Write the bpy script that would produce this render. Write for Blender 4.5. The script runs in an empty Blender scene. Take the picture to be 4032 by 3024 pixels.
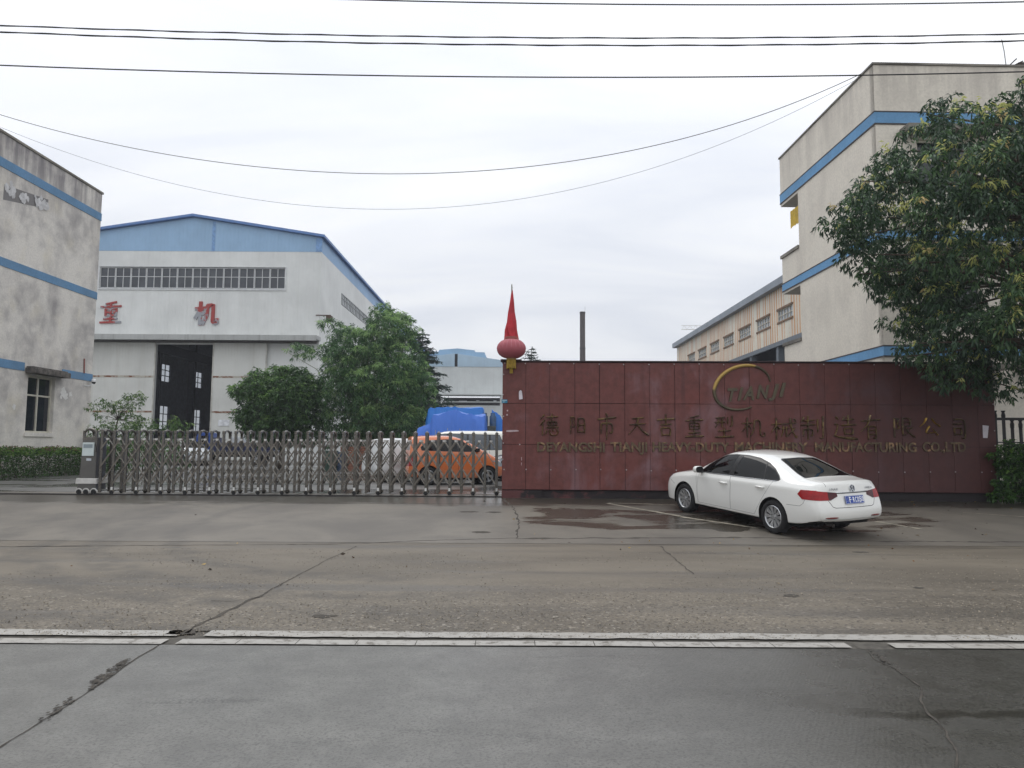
import bpy, bmesh, math, random
import numpy as np
from mathutils import Vector, Matrix, noise as mnoise

random.seed(7)
RNG = np.random.default_rng(11)
SC = bpy.context.scene
COL = SC.collection

# ------------------------------------------------------------------ camera
F_PX, W_PX, H_PX = 2850.0, 4032.0, 3024.0
CAM_H = 1.65
PITCH = math.atan(248.0 / F_PX)
ROLL = 0.0060
_cp, _sp = math.cos(PITCH), math.sin(PITCH)
FWD = Vector((0, _cp, _sp)); R0 = Vector((1, 0, 0)); U0 = Vector((0, -_sp, _cp))
RT = math.cos(ROLL) * R0 + math.sin(ROLL) * U0
UP = -math.sin(ROLL) * R0 + math.cos(ROLL) * U0
CAM = Vector((0, 0, CAM_H))
cam_data = bpy.data.cameras.new('camera')
cam_data.sensor_fit = 'HORIZONTAL'; cam_data.sensor_width = 36.0
cam_data.lens = 36.0 * F_PX / W_PX
cam_data.clip_start = 0.05; cam_data.clip_end = 3000.0
cam = bpy.data.objects.new('camera', cam_data); COL.objects.link(cam)
cam.matrix_world = Matrix(((RT.x, UP.x, -FWD.x, CAM.x), (RT.y, UP.y, -FWD.y, CAM.y),
                           (RT.z, UP.z, -FWD.z, CAM.z), (0, 0, 0, 1)))
SC.camera = cam

# ------------------------------------------------------------------ sky, sun, exposure
SUN_EL, SUN_AZ = math.radians(58), math.radians(-38)     # azimuth from +y, towards -x: behind and left of the plant
world = bpy.data.worlds.new("World"); SC.world = world
world.use_nodes = True
wt = world.node_tree; wn = wt.nodes; wl = wt.links
wn.clear()
w_out = wn.new('ShaderNodeOutputWorld'); w_bg = wn.new('ShaderNodeBackground'); w_bg2 = wn.new('ShaderNodeBackground')
w_sky = wn.new('ShaderNodeTexSky'); w_sky.sky_type = 'NISHITA'; w_sky.sun_disc = False
w_sky.sun_elevation = SUN_EL; w_sky.sun_rotation = SUN_AZ
w_bg.inputs['Strength'].default_value = 0.08
wl.new(w_sky.outputs[0], w_bg.inputs['Color'])
# overcast layer: cloud sheet mapped on a flat ceiling above the place
w_tc = wn.new('ShaderNodeTexCoord'); w_sep = wn.new('ShaderNodeSeparateXYZ')
wl.new(w_tc.outputs['Generated'], w_sep.inputs[0])
def wmath(op, a, b=None, c=None):
    n = wn.new('ShaderNodeMath'); n.operation = op
    for i, v in enumerate((a, b, c)):
        if v is None: continue
        if isinstance(v, (int, float)): n.inputs[i].default_value = v
        else: wl.new(v, n.inputs[i])
    return n.outputs[0]
zc = wmath('MAXIMUM', w_sep.outputs[2], 0.0)
den = wmath('ADD', zc, 0.16)
cx = wmath('DIVIDE', w_sep.outputs[0], den); cy = wmath('DIVIDE', w_sep.outputs[1], den)
w_cmb = wn.new('ShaderNodeCombineXYZ'); wl.new(cx, w_cmb.inputs[0]); wl.new(cy, w_cmb.inputs[1])
w_map = wn.new('ShaderNodeMapping'); w_map.inputs['Scale'].default_value = (0.75, 1.5, 1.0)
w_map.inputs['Rotation'].default_value = (0, 0, math.radians(14)); w_map.inputs['Location'].default_value = (1.3, 0.4, 0)
wl.new(w_cmb.outputs[0], w_map.inputs[0])
w_n = wn.new('ShaderNodeTexNoise'); w_n.inputs['Scale'].default_value = 0.9; w_n.inputs['Detail'].default_value = 7
w_n.inputs['Roughness'].default_value = 0.52; w_n.inputs['Distortion'].default_value = 0.5
wl.new(w_map.outputs[0], w_n.inputs['Vector'])
w_r = wn.new('ShaderNodeValToRGB')
w_r.color_ramp.elements[0].position = 0.38; w_r.color_ramp.elements[0].color = (0.735, 0.765, 0.825, 1)
w_r.color_ramp.elements[1].position = 0.61; w_r.color_ramp.elements[1].color = (0.93, 0.94, 0.955, 1)
wl.new(w_n.outputs['Fac'], w_r.inputs[0])
# an overcast sky is brightest overhead; below the horizon the ground sheet hides it
zen = wmath('ADD', wmath('MULTIPLY', wmath('POWER', zc, 1.3), 0.66), 0.97)
w_mul = wn.new('ShaderNodeVectorMath'); w_mul.operation = 'SCALE'
wl.new(w_r.outputs[0], w_mul.inputs[0]); wl.new(zen, w_mul.inputs['Scale'])
wl.new(w_mul.outputs[0], w_bg2.inputs['Color']); w_bg2.inputs['Strength'].default_value = 1.10
w_mix = wn.new('ShaderNodeMixShader'); w_mix.inputs[0].default_value = 0.93
wl.new(w_bg.outputs[0], w_mix.inputs[1]); wl.new(w_bg2.outputs[0], w_mix.inputs[2])
wl.new(w_mix.outputs[0], w_out.inputs[0])

sun_d = bpy.data.lights.new('sun', 'SUN'); sun_d.energy = 0.8; sun_d.angle = math.radians(28)
sun_d.color = (1.0, 0.965, 0.92)
sun = bpy.data.objects.new('sun', sun_d); COL.objects.link(sun)
_sd = Vector((math.sin(SUN_AZ) * math.cos(SUN_EL), math.cos(SUN_AZ) * math.cos(SUN_EL), math.sin(SUN_EL)))
sun.rotation_euler = (-_sd).to_track_quat('-Z', 'Y').to_euler()
SC.view_settings.view_transform = 'Standard'; SC.view_settings.look = 'None'
SC.view_settings.gamma = 1.0; SC.view_settings.exposure = 0.10
SC.view_settings.use_curve_mapping = False
HAZE = 0.0008
SC.render.engine = 'CYCLES'
SC.cycles.max_bounces = 8; SC.cycles.transparent_max_bounces = 12
SC.cycles.use_denoising = True

# ------------------------------------------------------------------ measuring helpers
GROUND_Y = [(-60, 0.0), (12.6, 0.0), (13.2, 0.04), (15.6, 0.225), (17.9, 0.36), (18.6, 0.40), (900, 0.40)]
def gz(y):
    for (a, za), (b, zb) in zip(GROUND_Y, GROUND_Y[1:]):
        if y <= b: return za + (zb - za) * max(0.0, (y - a)) / (b - a)
    return 0.40
def ray(px, py):
    px, py = float(px), float(py)
    return ((px - W_PX / 2) / F_PX) * RT + ((H_PX / 2 - py) / F_PX) * UP + FWD
def P(px, py, Y):
    d = ray(px, py); return CAM + d * (float(Y) / d.y)
def G(px, py):
    d = ray(px, py); y = 6.0
    for _ in range(60):
        y = 0.5 * y + 0.5 * (gz(y) - CAM_H) / d.z * d.y
    return CAM + d * (y / d.y)
def PX(px, py, X):                     # point of the plane x = X
    d = ray(px, py); return CAM + d * (X / d.x)
def D(x, y): return (x * 4032 / 2212.0, y * 4032 / 2212.0)

# ------------------------------------------------------------------ materials
def lin(c):
    r = []
    for v in c[:3]:
        v = v / 255.0
        r.append(v / 12.92 if v <= 0.04045 else ((v + 0.055) / 1.055) ** 2.4)
    return (r[0], r[1], r[2], 1.0)
class NT:
    """small node-tree writer"""
    def __init__(s, name):
        s.m = bpy.data.materials.new(name); s.m.use_nodes = True
        s.t = s.m.node_tree; s.n = s.t.nodes; s.l = s.t.links
        s.b = s.n['Principled BSDF']; s._pos = None; s._obj = None
    def new(s, k): return s.n.new(k)
    def put(s, sock, v):
        if isinstance(v, (int, float)): sock.default_value = v
        elif isinstance(v, tuple): sock.default_value = v
        else: s.l.new(v, sock)
    def pos(s):
        if s._pos is None: s._pos = s.new('ShaderNodeNewGeometry').outputs['Position']
        return s._pos
    def obj(s):
        if s._obj is None: s._obj = s.new('ShaderNodeTexCoord').outputs['Object']
        return s._obj
    def math(s, op, a, b=None, c=None, clamp=False):
        n = s.new('ShaderNodeMath'); n.operation = op; n.use_clamp = clamp
        for i, v in enumerate((a, b, c)):
            if v is not None: s.put(n.inputs[i], v)
        return n.outputs[0]
    def mapping(s, vec, scale=(1, 1, 1), loc=(0, 0, 0), rot=(0, 0, 0)):
        n = s.new('ShaderNodeMapping'); s.l.new(vec, n.inputs[0])
        n.inputs['Scale'].default_value = scale; n.inputs['Location'].default_value = loc
        n.inputs['Rotation'].default_value = rot
        return n.outputs[0]
    def noise(s, vec, scale, detail=5, rough=0.55, dist=0.0):
        n = s.new('ShaderNodeTexNoise'); s.l.new(vec, n.inputs['Vector'])
        n.inputs['Scale'].default_value = scale; n.inputs['Detail'].default_value = detail
        n.inputs['Roughness'].default_value = rough; n.inputs['Distortion'].default_value = dist
        return n.outputs['Fac']
    def ramp(s, fac, a, b):
        n = s.new('ShaderNodeMapRange'); s.put(n.inputs[0], fac)
        n.inputs[1].default_value = a; n.inputs[2].default_value = b; n.clamp = True
        n.interpolation_type = 'SMOOTHSTEP'
        return n.outputs[0]
    def mix(s, fac, a, b):
        n = s.new('ShaderNodeMix'); n.data_type = 'RGBA'
        s.put(n.inputs[0], fac); s.put(n.inputs[6], a); s.put(n.inputs[7], b)
        return n.outputs[2]
    def mixf(s, fac, a, b):
        n = s.new('ShaderNodeMix'); n.data_type = 'FLOAT'
        s.put(n.inputs[0], fac); s.put(n.inputs[2], a); s.put(n.inputs[3], b)
        return n.outputs[0]
    def bump(s, h, strength=0.3, dist=0.01):
        n = s.new('ShaderNodeBump'); n.inputs['Strength'].default_value = strength
        n.inputs['Distance'].default_value = dist; s.l.new(h, n.inputs['Height'])
        s.l.new(n.outputs[0], s.b.inputs['Normal'])
    def set(s, **k):
        names = dict(color='Base Color', rough='Roughness', metal='Metallic', coat='Coat Weight',
                     coatr='Coat Roughness', spec='Specular IOR Level', emis='Emission Color',
                     emist='Emission Strength', trans='Transmission Weight', alpha='Alpha')
        for kk, v in k.items(): s.put(s.b.inputs[names[kk]], v)
        return s.m

MATS = {}
def simple(name, c, rough=0.6, metal=0.0, var=0.25, scale=4.0, coat=0.0, bump=0.0, bscale=60, spec=0.5, world_pos=False):
    """a plain colour with a little wear in it"""
    if name in MATS: return MATS[name]
    t = NT(name); a = lin(c)
    v = t.pos() if world_pos else t.obj()
    n = t.noise(v, scale, 6, 0.6)
    dark = tuple(x * (1 - var) for x in a[:3]) + (1,)
    lite = tuple(min(1, x * (1 + var * 0.45)) for x in a[:3]) + (1,)
    t.set(color=t.mix(t.ramp(n, 0.3, 0.7), dark, lite), metal=metal, coat=coat, spec=spec,
          rough=t.mixf(n, max(0.02, rough * 0.85), min(1, rough * 1.15)))
    if bump: t.bump(t.noise(v, bscale, 4), bump, 0.004)
    MATS[name] = t.m
    return t.m

# ------------------------------------------------------------------ mesh builder
class MB:
    def __init__(s): s.v = []; s.f = []; s.mi = []
    def add(s, pts, faces, m=0):
        o = len(s.v); s.v.extend([tuple(p) for p in pts])
        for f in faces: s.f.append(tuple(i + o for i in f)); s.mi.append(m)
    def quad(s, a, b, c, d, m=0): s.add((a, b, c, d), ((0, 1, 2, 3),), m)
    def box(s, x0, x1, y0, y1, z0, z1, m=0, M=None):
        p = [(x0, y0, z0), (x1, y0, z0), (x1, y1, z0), (x0, y1, z0), (x0, y0, z1), (x1, y0, z1), (x1, y1, z1), (x0, y1, z1)]
        if M is not None: p = [tuple(M @ Vector(q)) for q in p]
        s.add(p, ((0, 3, 2, 1), (4, 5, 6, 7), (0, 1, 5, 4), (1, 2, 6, 5), (2, 3, 7, 6), (3, 0, 4, 7)), m)
    def bar(s, a, b, w, h, m=0, up=Vector((0, 0, 1))):
        """square bar from a to b"""
        a = Vector(a); b = Vector(b); d = (b - a).normalized()
        sx = d.cross(up)
        if sx.length < 1e-4: sx = d.cross(Vector((1, 0, 0)))
        sx.normalize(); sy = sx.cross(d).normalized()
        p = []
        for c in (a, b):
            for (i, j) in ((-1, -1), (1, -1), (1, 1), (-1, 1)):
                p.append(c + sx * (i * w / 2) + sy * (j * h / 2))
        s.add(p, ((3, 2, 1, 0), (4, 5, 6, 7), (0, 1, 5, 4), (1, 2, 6, 5), (2, 3, 7, 6), (3, 0, 4, 7)), m)
    def tube(s, pts, r, n=6, m=0, cap=True):
        pts = [Vector(p) for p in pts]; k = len(pts)
        rr = r if isinstance(r, (list, tuple)) else [r] * k
        ring = []; prev = None
        for i, p in enumerate(pts):
            d = (pts[min(i + 1, k - 1)] - pts[max(i - 1, 0)]).normalized()
            ref = prev if prev is not None else (Vector((0, 0, 1)) if abs(d.z) < 0.9 else Vector((1, 0, 0)))
            a = (ref - d * ref.dot(d)).normalized(); prev = a
            b = d.cross(a)
            ring.append([p + (a * math.cos(2 * math.pi * j / n) + b * math.sin(2 * math.pi * j / n)) * rr[i] for j in range(n)])
        P_ = [q for rg in ring for q in rg]; F_ = []
        for i in range(k - 1):
            for j in range(n):
                F_.append((i * n + j, i * n + (j + 1) % n, (i + 1) * n + (j + 1) % n, (i + 1) * n + j))
        if cap: F_.append(tuple(reversed(range(n)))); F_.append(tuple((k - 1) * n + j for j in range(n)))
        s.add(P_, F_, m)
    def lathe(s, prof, n=24, m=0, M=None, close=False):
        """prof: (r, z) list revolved about z"""
        P_ = []; F_ = []; k = len(prof)
        for (r, z) in prof:
            for j in range(n):
                t = 2 * math.pi * j / n; P_.append(Vector((r * math.cos(t), r * math.sin(t), z)))
        for i in range(k - 1):
            for j in range(n):
                F_.append((i * n + j, i * n + (j + 1) % n, (i + 1) * n + (j + 1) % n, (i + 1) * n + j))
        if close:
            F_.append(tuple(reversed(range(n)))); F_.append(tuple((k - 1) * n + j for j in range(n)))
        if M is not None: P_ = [M @ p for p in P_]
        s.add(P_, F_, m)
    def prism(s, poly, y0, y1, m=0, M=None):
        """poly of (x, z), pulled from y0 to y1"""
        n = len(poly)
        P_ = [Vector((x, y0, z)) for x, z in poly] + [Vector((x, y1, z)) for x, z in poly]
        if M is not None: P_ = [M @ p for p in P_]
        F_ = [tuple(range(n)), tuple(reversed(range(n, 2 * n)))]
        for i in range(n): F_.append((i, i + n, (i + 1) % n + n, (i + 1) % n))
        s.add(P_, F_, m)
    def build(s, name, mats, parent=None, smooth=False, bevel=0.0, angle=None, recalc=True):
        me = bpy.data.meshes.new(name); me.from_pydata(s.v, [], s.f)
        for m in (mats if isinstance(mats, (list, tuple)) else [mats]): me.materials.append(m)
        me.polygons.foreach_set('material_index', s.mi)
        if recalc:
            bm = bmesh.new(); bm.from_mesh(me); bmesh.ops.recalc_face_normals(bm, faces=bm.faces); bm.to_mesh(me); bm.free()
        if smooth: me.polygons.foreach_set('use_smooth', [True] * len(me.polygons))
        me.update()
        if smooth and angle is not None: me.set_sharp_from_angle(angle=math.radians(angle))
        o = bpy.data.objects.new(name, me); COL.objects.link(o)
        if parent is not None: o.parent = parent
        if bevel:
            b = o.modifiers.new('bevel', 'BEVEL'); b.width = bevel; b.segments = 2; b.limit_method = 'ANGLE'
            b.angle_limit = math.radians(40)
        return o
def tag(o, label=None, cat=None, group=None, kind=None):
    if label: o['label'] = label
    if cat: o['category'] = cat
    if group: o['group'] = group
    if kind: o['kind'] = kind
    return o
def thing(name, label, cat, loc=(0, 0, 0), rz=0.0, group=None):
    o = bpy.data.objects.new(name, None); COL.objects.link(o)
    o.empty_display_size = 0.2; o.location = loc; o.rotation_euler = (0, 0, rz)
    return tag(o, label, cat, group)
def wall_with_holes(mb, fn, u0, u1, z0, z1, holes, th, m=0, mr=None):
    """fn(u, z, d) -> point, d = depth behind the face; holes: (ua, ub, za, zb)"""
    mr = m if mr is None else mr
    us = sorted({u0, u1, *[h[0] for h in holes], *[h[1] for h in holes]})
    zs = sorted({z0, z1, *[h[2] for h in holes], *[h[3] for h in holes]})
    us = [u for u in us if u0 <= u <= u1]; zs = [z for z in zs if z0 <= z <= z1]
    for a, b in zip(us, us[1:]):
        for c, d in zip(zs, zs[1:]):
            mu, mz = (a + b) / 2, (c + d) / 2
            if any(h[0] < mu < h[1] and h[2] < mz < h[3] for h in holes): continue
            mb.quad(fn(a, c, 0), fn(b, c, 0), fn(b, d, 0), fn(a, d, 0), m)
            mb.quad(fn(a, c, th), fn(a, d, th), fn(b, d, th), fn(b, c, th), m)
    def rim(ua, ub, za, zb):
        mb.quad(fn(ua, za, 0), fn(ua, zb, 0), fn(ua, zb, th), fn(ua, za, th), mr)
        mb.quad(fn(ub, za, 0), fn(ub, za, th), fn(ub, zb, th), fn(ub, zb, 0), mr)
        mb.quad(fn(ua, za, 0), fn(ua, za, th), fn(ub, za, th), fn(ub, za, 0), mr)
        mb.quad(fn(ua, zb, 0), fn(ub, zb, 0), fn(ub, zb, th), fn(ua, zb, th), mr)
    rim(u0, u1, z0, z1)
    for h in holes: rim(*h)
# ------------------------------------------------------------------ the ground and its paving
def ground_strip(x0, x1, ys, dz, nx=2):
    mb = MB(); xs = [x0 + (x1 - x0) * i / (nx - 1) for i in range(nx)]
    P_ = [(x, y, gz(y) + dz) for y in ys for x in xs]; F_ = []
    for j in range(len(ys) - 1):
        for i in range(nx - 1):
            a = j * nx + i; F_.append((a, a + 1, a + nx + 1, a + nx))
    mb.add(P_, F_, 0)
    return mb

# base earth, one sheet to the horizon
t = NT('bare_earth'); n = t.noise(t.pos(), 0.8, 8)
t.set(color=t.mix(n, lin((92, 88, 78)), lin((120, 114, 100))), rough=0.95)
mb = ground_strip(-900, 900, [-200, 0, 12.6, 13.2, 15.6, 17.9, 18.6, 60, 200, 1500], -0.06, 5)
tag(mb.build('ground', t.m), kind='structure')

# near carriageway: damp broom-finished concrete
def tyre_tracks(t, p, sep, c, strength, dark):
    """rubber and mud swept round by vehicles turning out of the gate"""
    dx = t.math('ADD', sep.outputs[0], 1.0); dy = t.math('SUBTRACT', sep.outputs[1], 14.5)
    rr = t.math('SQRT', t.math('ADD', t.math('MULTIPLY', dx, dx), t.math('MULTIPLY', dy, dy)))
    rr = t.math('ADD', rr, t.math('MULTIPLY', t.math('SUBTRACT', t.noise(p, .5, 4), .5), 1.1))
    m = None
    for R_, w in ((5.2, .30), (6.3, .40), (7.1, .34), (8.2, .45)):
        k = t.math('SUBTRACT', 1.0, t.ramp(t.math('ABSOLUTE', t.math('SUBTRACT', rr, R_)), w * .25, w))
        m = k if m is None else t.math('MAXIMUM', m, k)
    side = t.math('SUBTRACT', 1.0, t.ramp(sep.outputs[0], -3.0, 2.5))
    m = t.math('MULTIPLY', t.math('MULTIPLY', m, side), t.ramp(t.noise(p, 2.2, 6, .65), .32, .62))
    return t.mix(t.math('MULTIPLY', m, strength), c, lin(dark))
def road_material():
    t = NT('damp_concrete'); p = t.pos()
    sep = t.new('ShaderNodeSeparateXYZ'); t.l.new(p, sep.inputs[0])
    big = t.noise(t.mapping(p, (0.55, 1.0, 1)), 0.55, 5, 0.6, 0.6)
    mid = t.noise(p, 2.6, 7, 0.62); fine = t.noise(p, 55, 4, 0.6); grit = t.noise(p, 190, 2, 0.5)
    c = t.mix(t.ramp(mid, 0.25, 0.75), lin((99, 98, 94)), lin((120, 119, 114)))
    c = t.mix(t.math('MULTIPLY', t.ramp(fine, 0.48, 0.66), 0.75), c, lin((74, 73, 70)))
    c = t.mix(t.math('MULTIPLY', t.ramp(grit, 0.56, 0.70), 0.65), c, lin((66, 65, 63)))
    # tyre-polished band and oil streaks run along the road (x)
    streak = t.noise(t.mapping(p, (0.10, 1.9, 1)), 1.6, 5, 0.6)
    c = t.mix(t.math('MULTIPLY', t.ramp(streak, 0.52, 0.78), 0.28), c, lin((84, 82, 79)))
    # wet right side, the tree's dark reflection painted into its colour; ragged edge
    wx = t.math('ADD', sep.outputs[0], t.math('MULTIPLY', t.math('SUBTRACT', big, 0.5), 3.4))
    wx = t.math('ADD', wx, t.math('MULTIPLY', t.math('SUBTRACT', sep.outputs[1], 5.0), -0.10))
    wet = t.math('MULTIPLY', t.ramp(wx, 0.0, 2.7), t.mixf(t.ramp(mid, .35, .65), .75, 1.0))
    c = t.mix(t.math('MULTIPLY', t.ramp(t.noise(p, 11, 6, .7), .42, .66), .35), c, lin((88, 87, 84)))
    c = t.mix(t.math('MULTIPLY', t.ramp(t.noise(t.mapping(p, (.5, 1.6, 1), (4, 2, 0)), 6, 6, .7, .5), .60, .70), .35), c, lin((74, 73, 70)))
    sm = t.math('SUBTRACT', 1.0, t.ramp(t.math('ABSOLUTE', t.math('ADD', t.math('SUBTRACT', sep.outputs[1], 4.72), t.math('MULTIPLY', t.math('SUBTRACT', mid, .5), .5))), .02, .20))
    sm = t.math('MULTIPLY', sm, t.ramp(sep.outputs[0], 1.2, 2.6))
    wet = t.math('MAXIMUM', wet, t.math('MULTIPLY', sm, 1.25))
    c = t.mix(t.math('MULTIPLY', wet, 0.80), c, t.mix(t.ramp(fine, .4, .65), lin((56, 54, 48)), lin((38, 37, 33))))
    oil = t.ramp(t.noise(t.mapping(p, (0.45, 2.6, 1), (3.1, 0.3, 0)), 1.1, 4, 0.5, 0.3), 0.62, 0.72)
    c = t.mix(t.math('MULTIPLY', t.math('MULTIPLY', oil, t.ramp(fine, .38, .6)), 0.6), c, lin((60, 59, 57)))
    r = t.mixf(t.ramp(big, 0.35, 0.65), 0.46, 0.36)
    r = t.mixf(wet, r, 0.24)
    broom = t.new('ShaderNodeTexWave'); broom.wave_type = 'BANDS'; broom.bands_direction = 'X'
    t.l.new(t.mapping(p, (1, 1, 1), rot=(0, 0, math.radians(28))), broom.inputs['Vector'])
    broom.inputs['Scale'].default_value = 11.0; broom.inputs['Distortion'].default_value = 5.0; broom.inputs['Detail'].default_value = 3; broom.inputs['Detail Scale'].default_value = 2.5
    bm_ = t.math('MULTIPLY', broom.outputs['Fac'], t.math('MULTIPLY', t.ramp(wx, 0.0, 1.2), t.math('SUBTRACT', 1.0, t.ramp(wx, 2.0, 3.4))))
    h = t.math('ADD', t.math('MULTIPLY', mid, 0.8), t.math('ADD', t.math('MULTIPLY', fine, 0.45), t.math('MULTIPLY', bm_, 0.10)))
    h = t.math('ADD', h, t.math('MULTIPLY', grit, 0.30))
    t.set(color=c, rough=r, spec=t.mixf(wet, 0.5, 0.22))
    t.bump(h, 0.34, 0.012)
    return t.m
def shoulder_material():
    t = NT('worn_grit_paving'); p = t.pos()
    vo = t.new('ShaderNodeTexVoronoi'); t.l.new(p, vo.inputs['Vector']); vo.inputs['Scale'].default_value = 42
    sepc = t.new('ShaderNodeSeparateColor'); t.l.new(vo.outputs['Color'], sepc.inputs[0])
    sep = t.new('ShaderNodeSeparateXYZ'); t.l.new(p, sep.inputs[0])
    big = t.noise(t.mapping(p, (0.35, 1, 1)), 0.8, 6, 0.6, 0.4); mid = t.noise(p, 5, 6, 0.65)
    c = t.mix(t.ramp(big, 0.3, 0.7), lin((92, 85, 74)), lin((114, 106, 93)))
    near = t.math('SUBTRACT', 1.0, t.ramp(t.math('ADD', sep.outputs[1], t.math('MULTIPLY', big, 3.0)), 8.4, 12.0))
    stone = t.math('MULTIPLY', t.ramp(sepc.outputs[0], 0.78, 0.9), t.math('MULTIPLY', near, t.ramp(mid, 0.40, 0.6)))
    c = t.mix(t.math('MULTIPLY', stone, 0.75), c, t.mix(sepc.outputs[1], lin((128, 116, 98)), lin((166, 160, 150))))
    hole = t.math('MULTIPLY', t.ramp(t.math('SUBTRACT', 1.0, sepc.outputs[0]), 0.78, 0.92), t.math('MULTIPLY', near, 0.8))
    c = t.mix(hole, c, lin((56, 52, 46)))
    smooth_w = t.ramp(t.noise(t.mapping(p, (0.12, 1.4, 1), (0, 2.1, 0)), 1.1, 4, 0.55), 0.50, 0.68)
    c = t.mix(t.math('MULTIPLY', smooth_w, 0.50), c, lin((72, 69, 65)))
    fine = t.noise(p, 120, 3)
    c = t.mix(t.math('MULTIPLY', t.ramp(fine, 0.55, 0.7), 0.4), c, lin((60, 56, 50)))
    c = tyre_tracks(t, p, sep, c, .55, (66, 63, 59))
    t.set(color=c, rough=t.mixf(smooth_w, 0.62, 0.45), spec=0.4)
    h = t.math('ADD', t.math('MULTIPLY', vo.outputs['Distance'], t.mixf(near, 0.12, 0.6)), t.math('ADD', mid, t.math('MULTIPLY', fine, 0.25)))
    t.bump(h, 0.45, 0.012)
    return t.m
def apron_material():
    t = NT('apron_concrete'); p = t.pos()
    sep = t.new('ShaderNodeSeparateXYZ'); t.l.new(p, sep.inputs[0])
    big = t.noise(p, 0.5, 6, 0.6, 0.5); mid = t.noise(p, 3, 7, 0.62); fine = t.noise(p, 90, 3)
    c = t.mix(t.ramp(big, 0.3, 0.7), lin((88, 83, 76)), lin((112, 106, 96)))
    c = t.mix(t.math('MULTIPLY', t.ramp(mid, 0.5, 0.8), 0.45), c, lin((80, 76, 70)))
    c = t.mix(t.math('MULTIPLY', t.ramp(fine, 0.55, 0.75), 0.35), c, lin((62, 58, 52)))
    c = tyre_tracks(t, p, sep, c, .45, (66, 63, 59))
    # puddles in front of the sign wall and along the gate rail
    pn = t.noise(t.mapping(p, (0.55, 1.3, 1), (0.2, 0.9, 0)), 1.0, 4, 0.5, 0.6)
    inx = t.math('MULTIPLY', t.ramp(sep.outputs[0], -0.6, 0.9), t.math('SUBTRACT', 1.0, t.ramp(sep.outputs[0], 7.6, 10.5)))
    iny = t.math('MULTIPLY', t.ramp(sep.outputs[1], 13.2, 14.2), t.math('SUBTRACT', 1.0, t.ramp(sep.outputs[1], 16.2, 17.4)))
    pud = t.ramp(t.math('ADD', pn, t.math('MULTIPLY', t.math('MULTIPLY', inx, iny), 0.40)), 0.80, 0.90)
    rail = t.ramp(t.math('ADD', t.math('SUBTRACT', 1.25, t.math('ABSOLUTE', t.math('SUBTRACT', sep.outputs[1], 17.9))), t.math('MULTIPLY', t.math('SUBTRACT', pn, 0.5), 1.6)), 0.05, 0.55)
    foot = t.math('MULTIPLY', t.math('MULTIPLY', t.ramp(sep.outputs[1], 16.9, 17.8), t.ramp(sep.outputs[0], -0.4, 0.4)), 0.85)
    wet = t.math('MAXIMUM', pud, t.math('MAXIMUM', t.math('MULTIPLY', rail, 0.95), foot))
    c = t.mix(t.math('MULTIPLY', wet, 0.72), c, lin((52, 47, 40)))
    r = t.mixf(pud, t.mixf(wet, 0.60, 0.26), 0.24)
    t.set(color=c, rough=r, spec=0.5)
    h = t.math('MULTIPLY', t.math('ADD', mid, t.math('MULTIPLY', fine, 0.35)), t.math('SUBTRACT', 1.0, t.math('MULTIPLY', pud, 0.75)))
    t.bump(h, 0.35, 0.010)
    return t.m
def yard_material():
    t = NT('yard_concrete'); p = t.pos()
    big = t.noise(t.mapping(p, (0.4, 1, 1)), 0.35, 6, 0.6, 0.5); mid = t.noise(p, 2, 6)
    c = t.mix(t.ramp(mid, 0.3, 0.7), lin((84, 83, 81)), lin((106, 105, 102)))
    wet = t.ramp(big, 0.42, 0.58)
    c = t.mix(t.math('MULTIPLY', wet, 0.6), c, lin((62, 60, 58)))
    t.set(color=c, rough=t.mixf(wet, 0.5, 0.14))
    t.bump(mid, 0.15, 0.01)
    return t.m

LINE1_FAR, LINE1_NEAR = G(2016, 2491).y, G(2016, 2513).y
LINE2_FAR, LINE2_NEAR = G(2016, 2525).y, G(2016, 2544).y
crack_m = simple('crack_dirt', (70, 65, 58), 0.95, var=0.5, scale=9, world_pos=True)
joint_m = simple('gutter_grit', (84, 80, 73), 0.9, var=0.5, scale=12, world_pos=True, bump=0.5, bscale=90)

def crack(mb, pts, w, dz, m, jag=0.35, step=0.10):
    """ragged filled crack laid over the paving"""
    pts = [Vector((p[0], p[1])) for p in pts]; L = []; 
    for a, b in zip(pts, pts[1:]):
        n = max(1, int((b - a).length / step))
        for i in range(n): L.append(a.lerp(b, i / n))
    L.append(pts[-1]); left = []; right = []
    for i, q in enumerate(L):
        d = (L[min(i + 1, len(L) - 1)] - L[max(0, i - 1)]).normalized(); nn = Vector((-d.y, d.x))
        k = 0.55 + 0.9 * abs(mnoise.noise(Vector((q.x * 3.1, q.y * 3.1, 4.2)))) * 2
        off = jag * w * 2.2 * mnoise.noise(Vector((q.x * 5.0, q.y * 5.0, 1.3)))
        hw = w * k * random.uniform(0.35, 1.0) / 2
        a = q + nn * (off + hw); b = q + nn * (off - hw)
        left.append((a.x, a.y, gz(a.y) + dz)); right.append((b.x, b.y, gz(b.y) + dz))
    for i in range(len(L) - 1): mb.quad(left[i], left[i + 1], right[i + 1], right[i], m)
def patch(mb, cx_, cy_, rx, ry, dz, m, n=22, seed=0):
    """ragged spalled hollow"""
    P_ = []
    for j in range(n):
        t_ = 2 * math.pi * j / n
        k = 0.55 + 0.75 * abs(mnoise.noise(Vector((math.cos(t_) * 1.7 + seed, math.sin(t_) * 1.7, seed * 3.7)))) + random.uniform(0, 0.22)
        y = cy_ + ry * k * math.sin(t_); P_.append((cx_ + rx * k * math.cos(t_), y, gz(y) + dz))
    mb.add(P_, (tuple(range(n)),), m)

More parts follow.
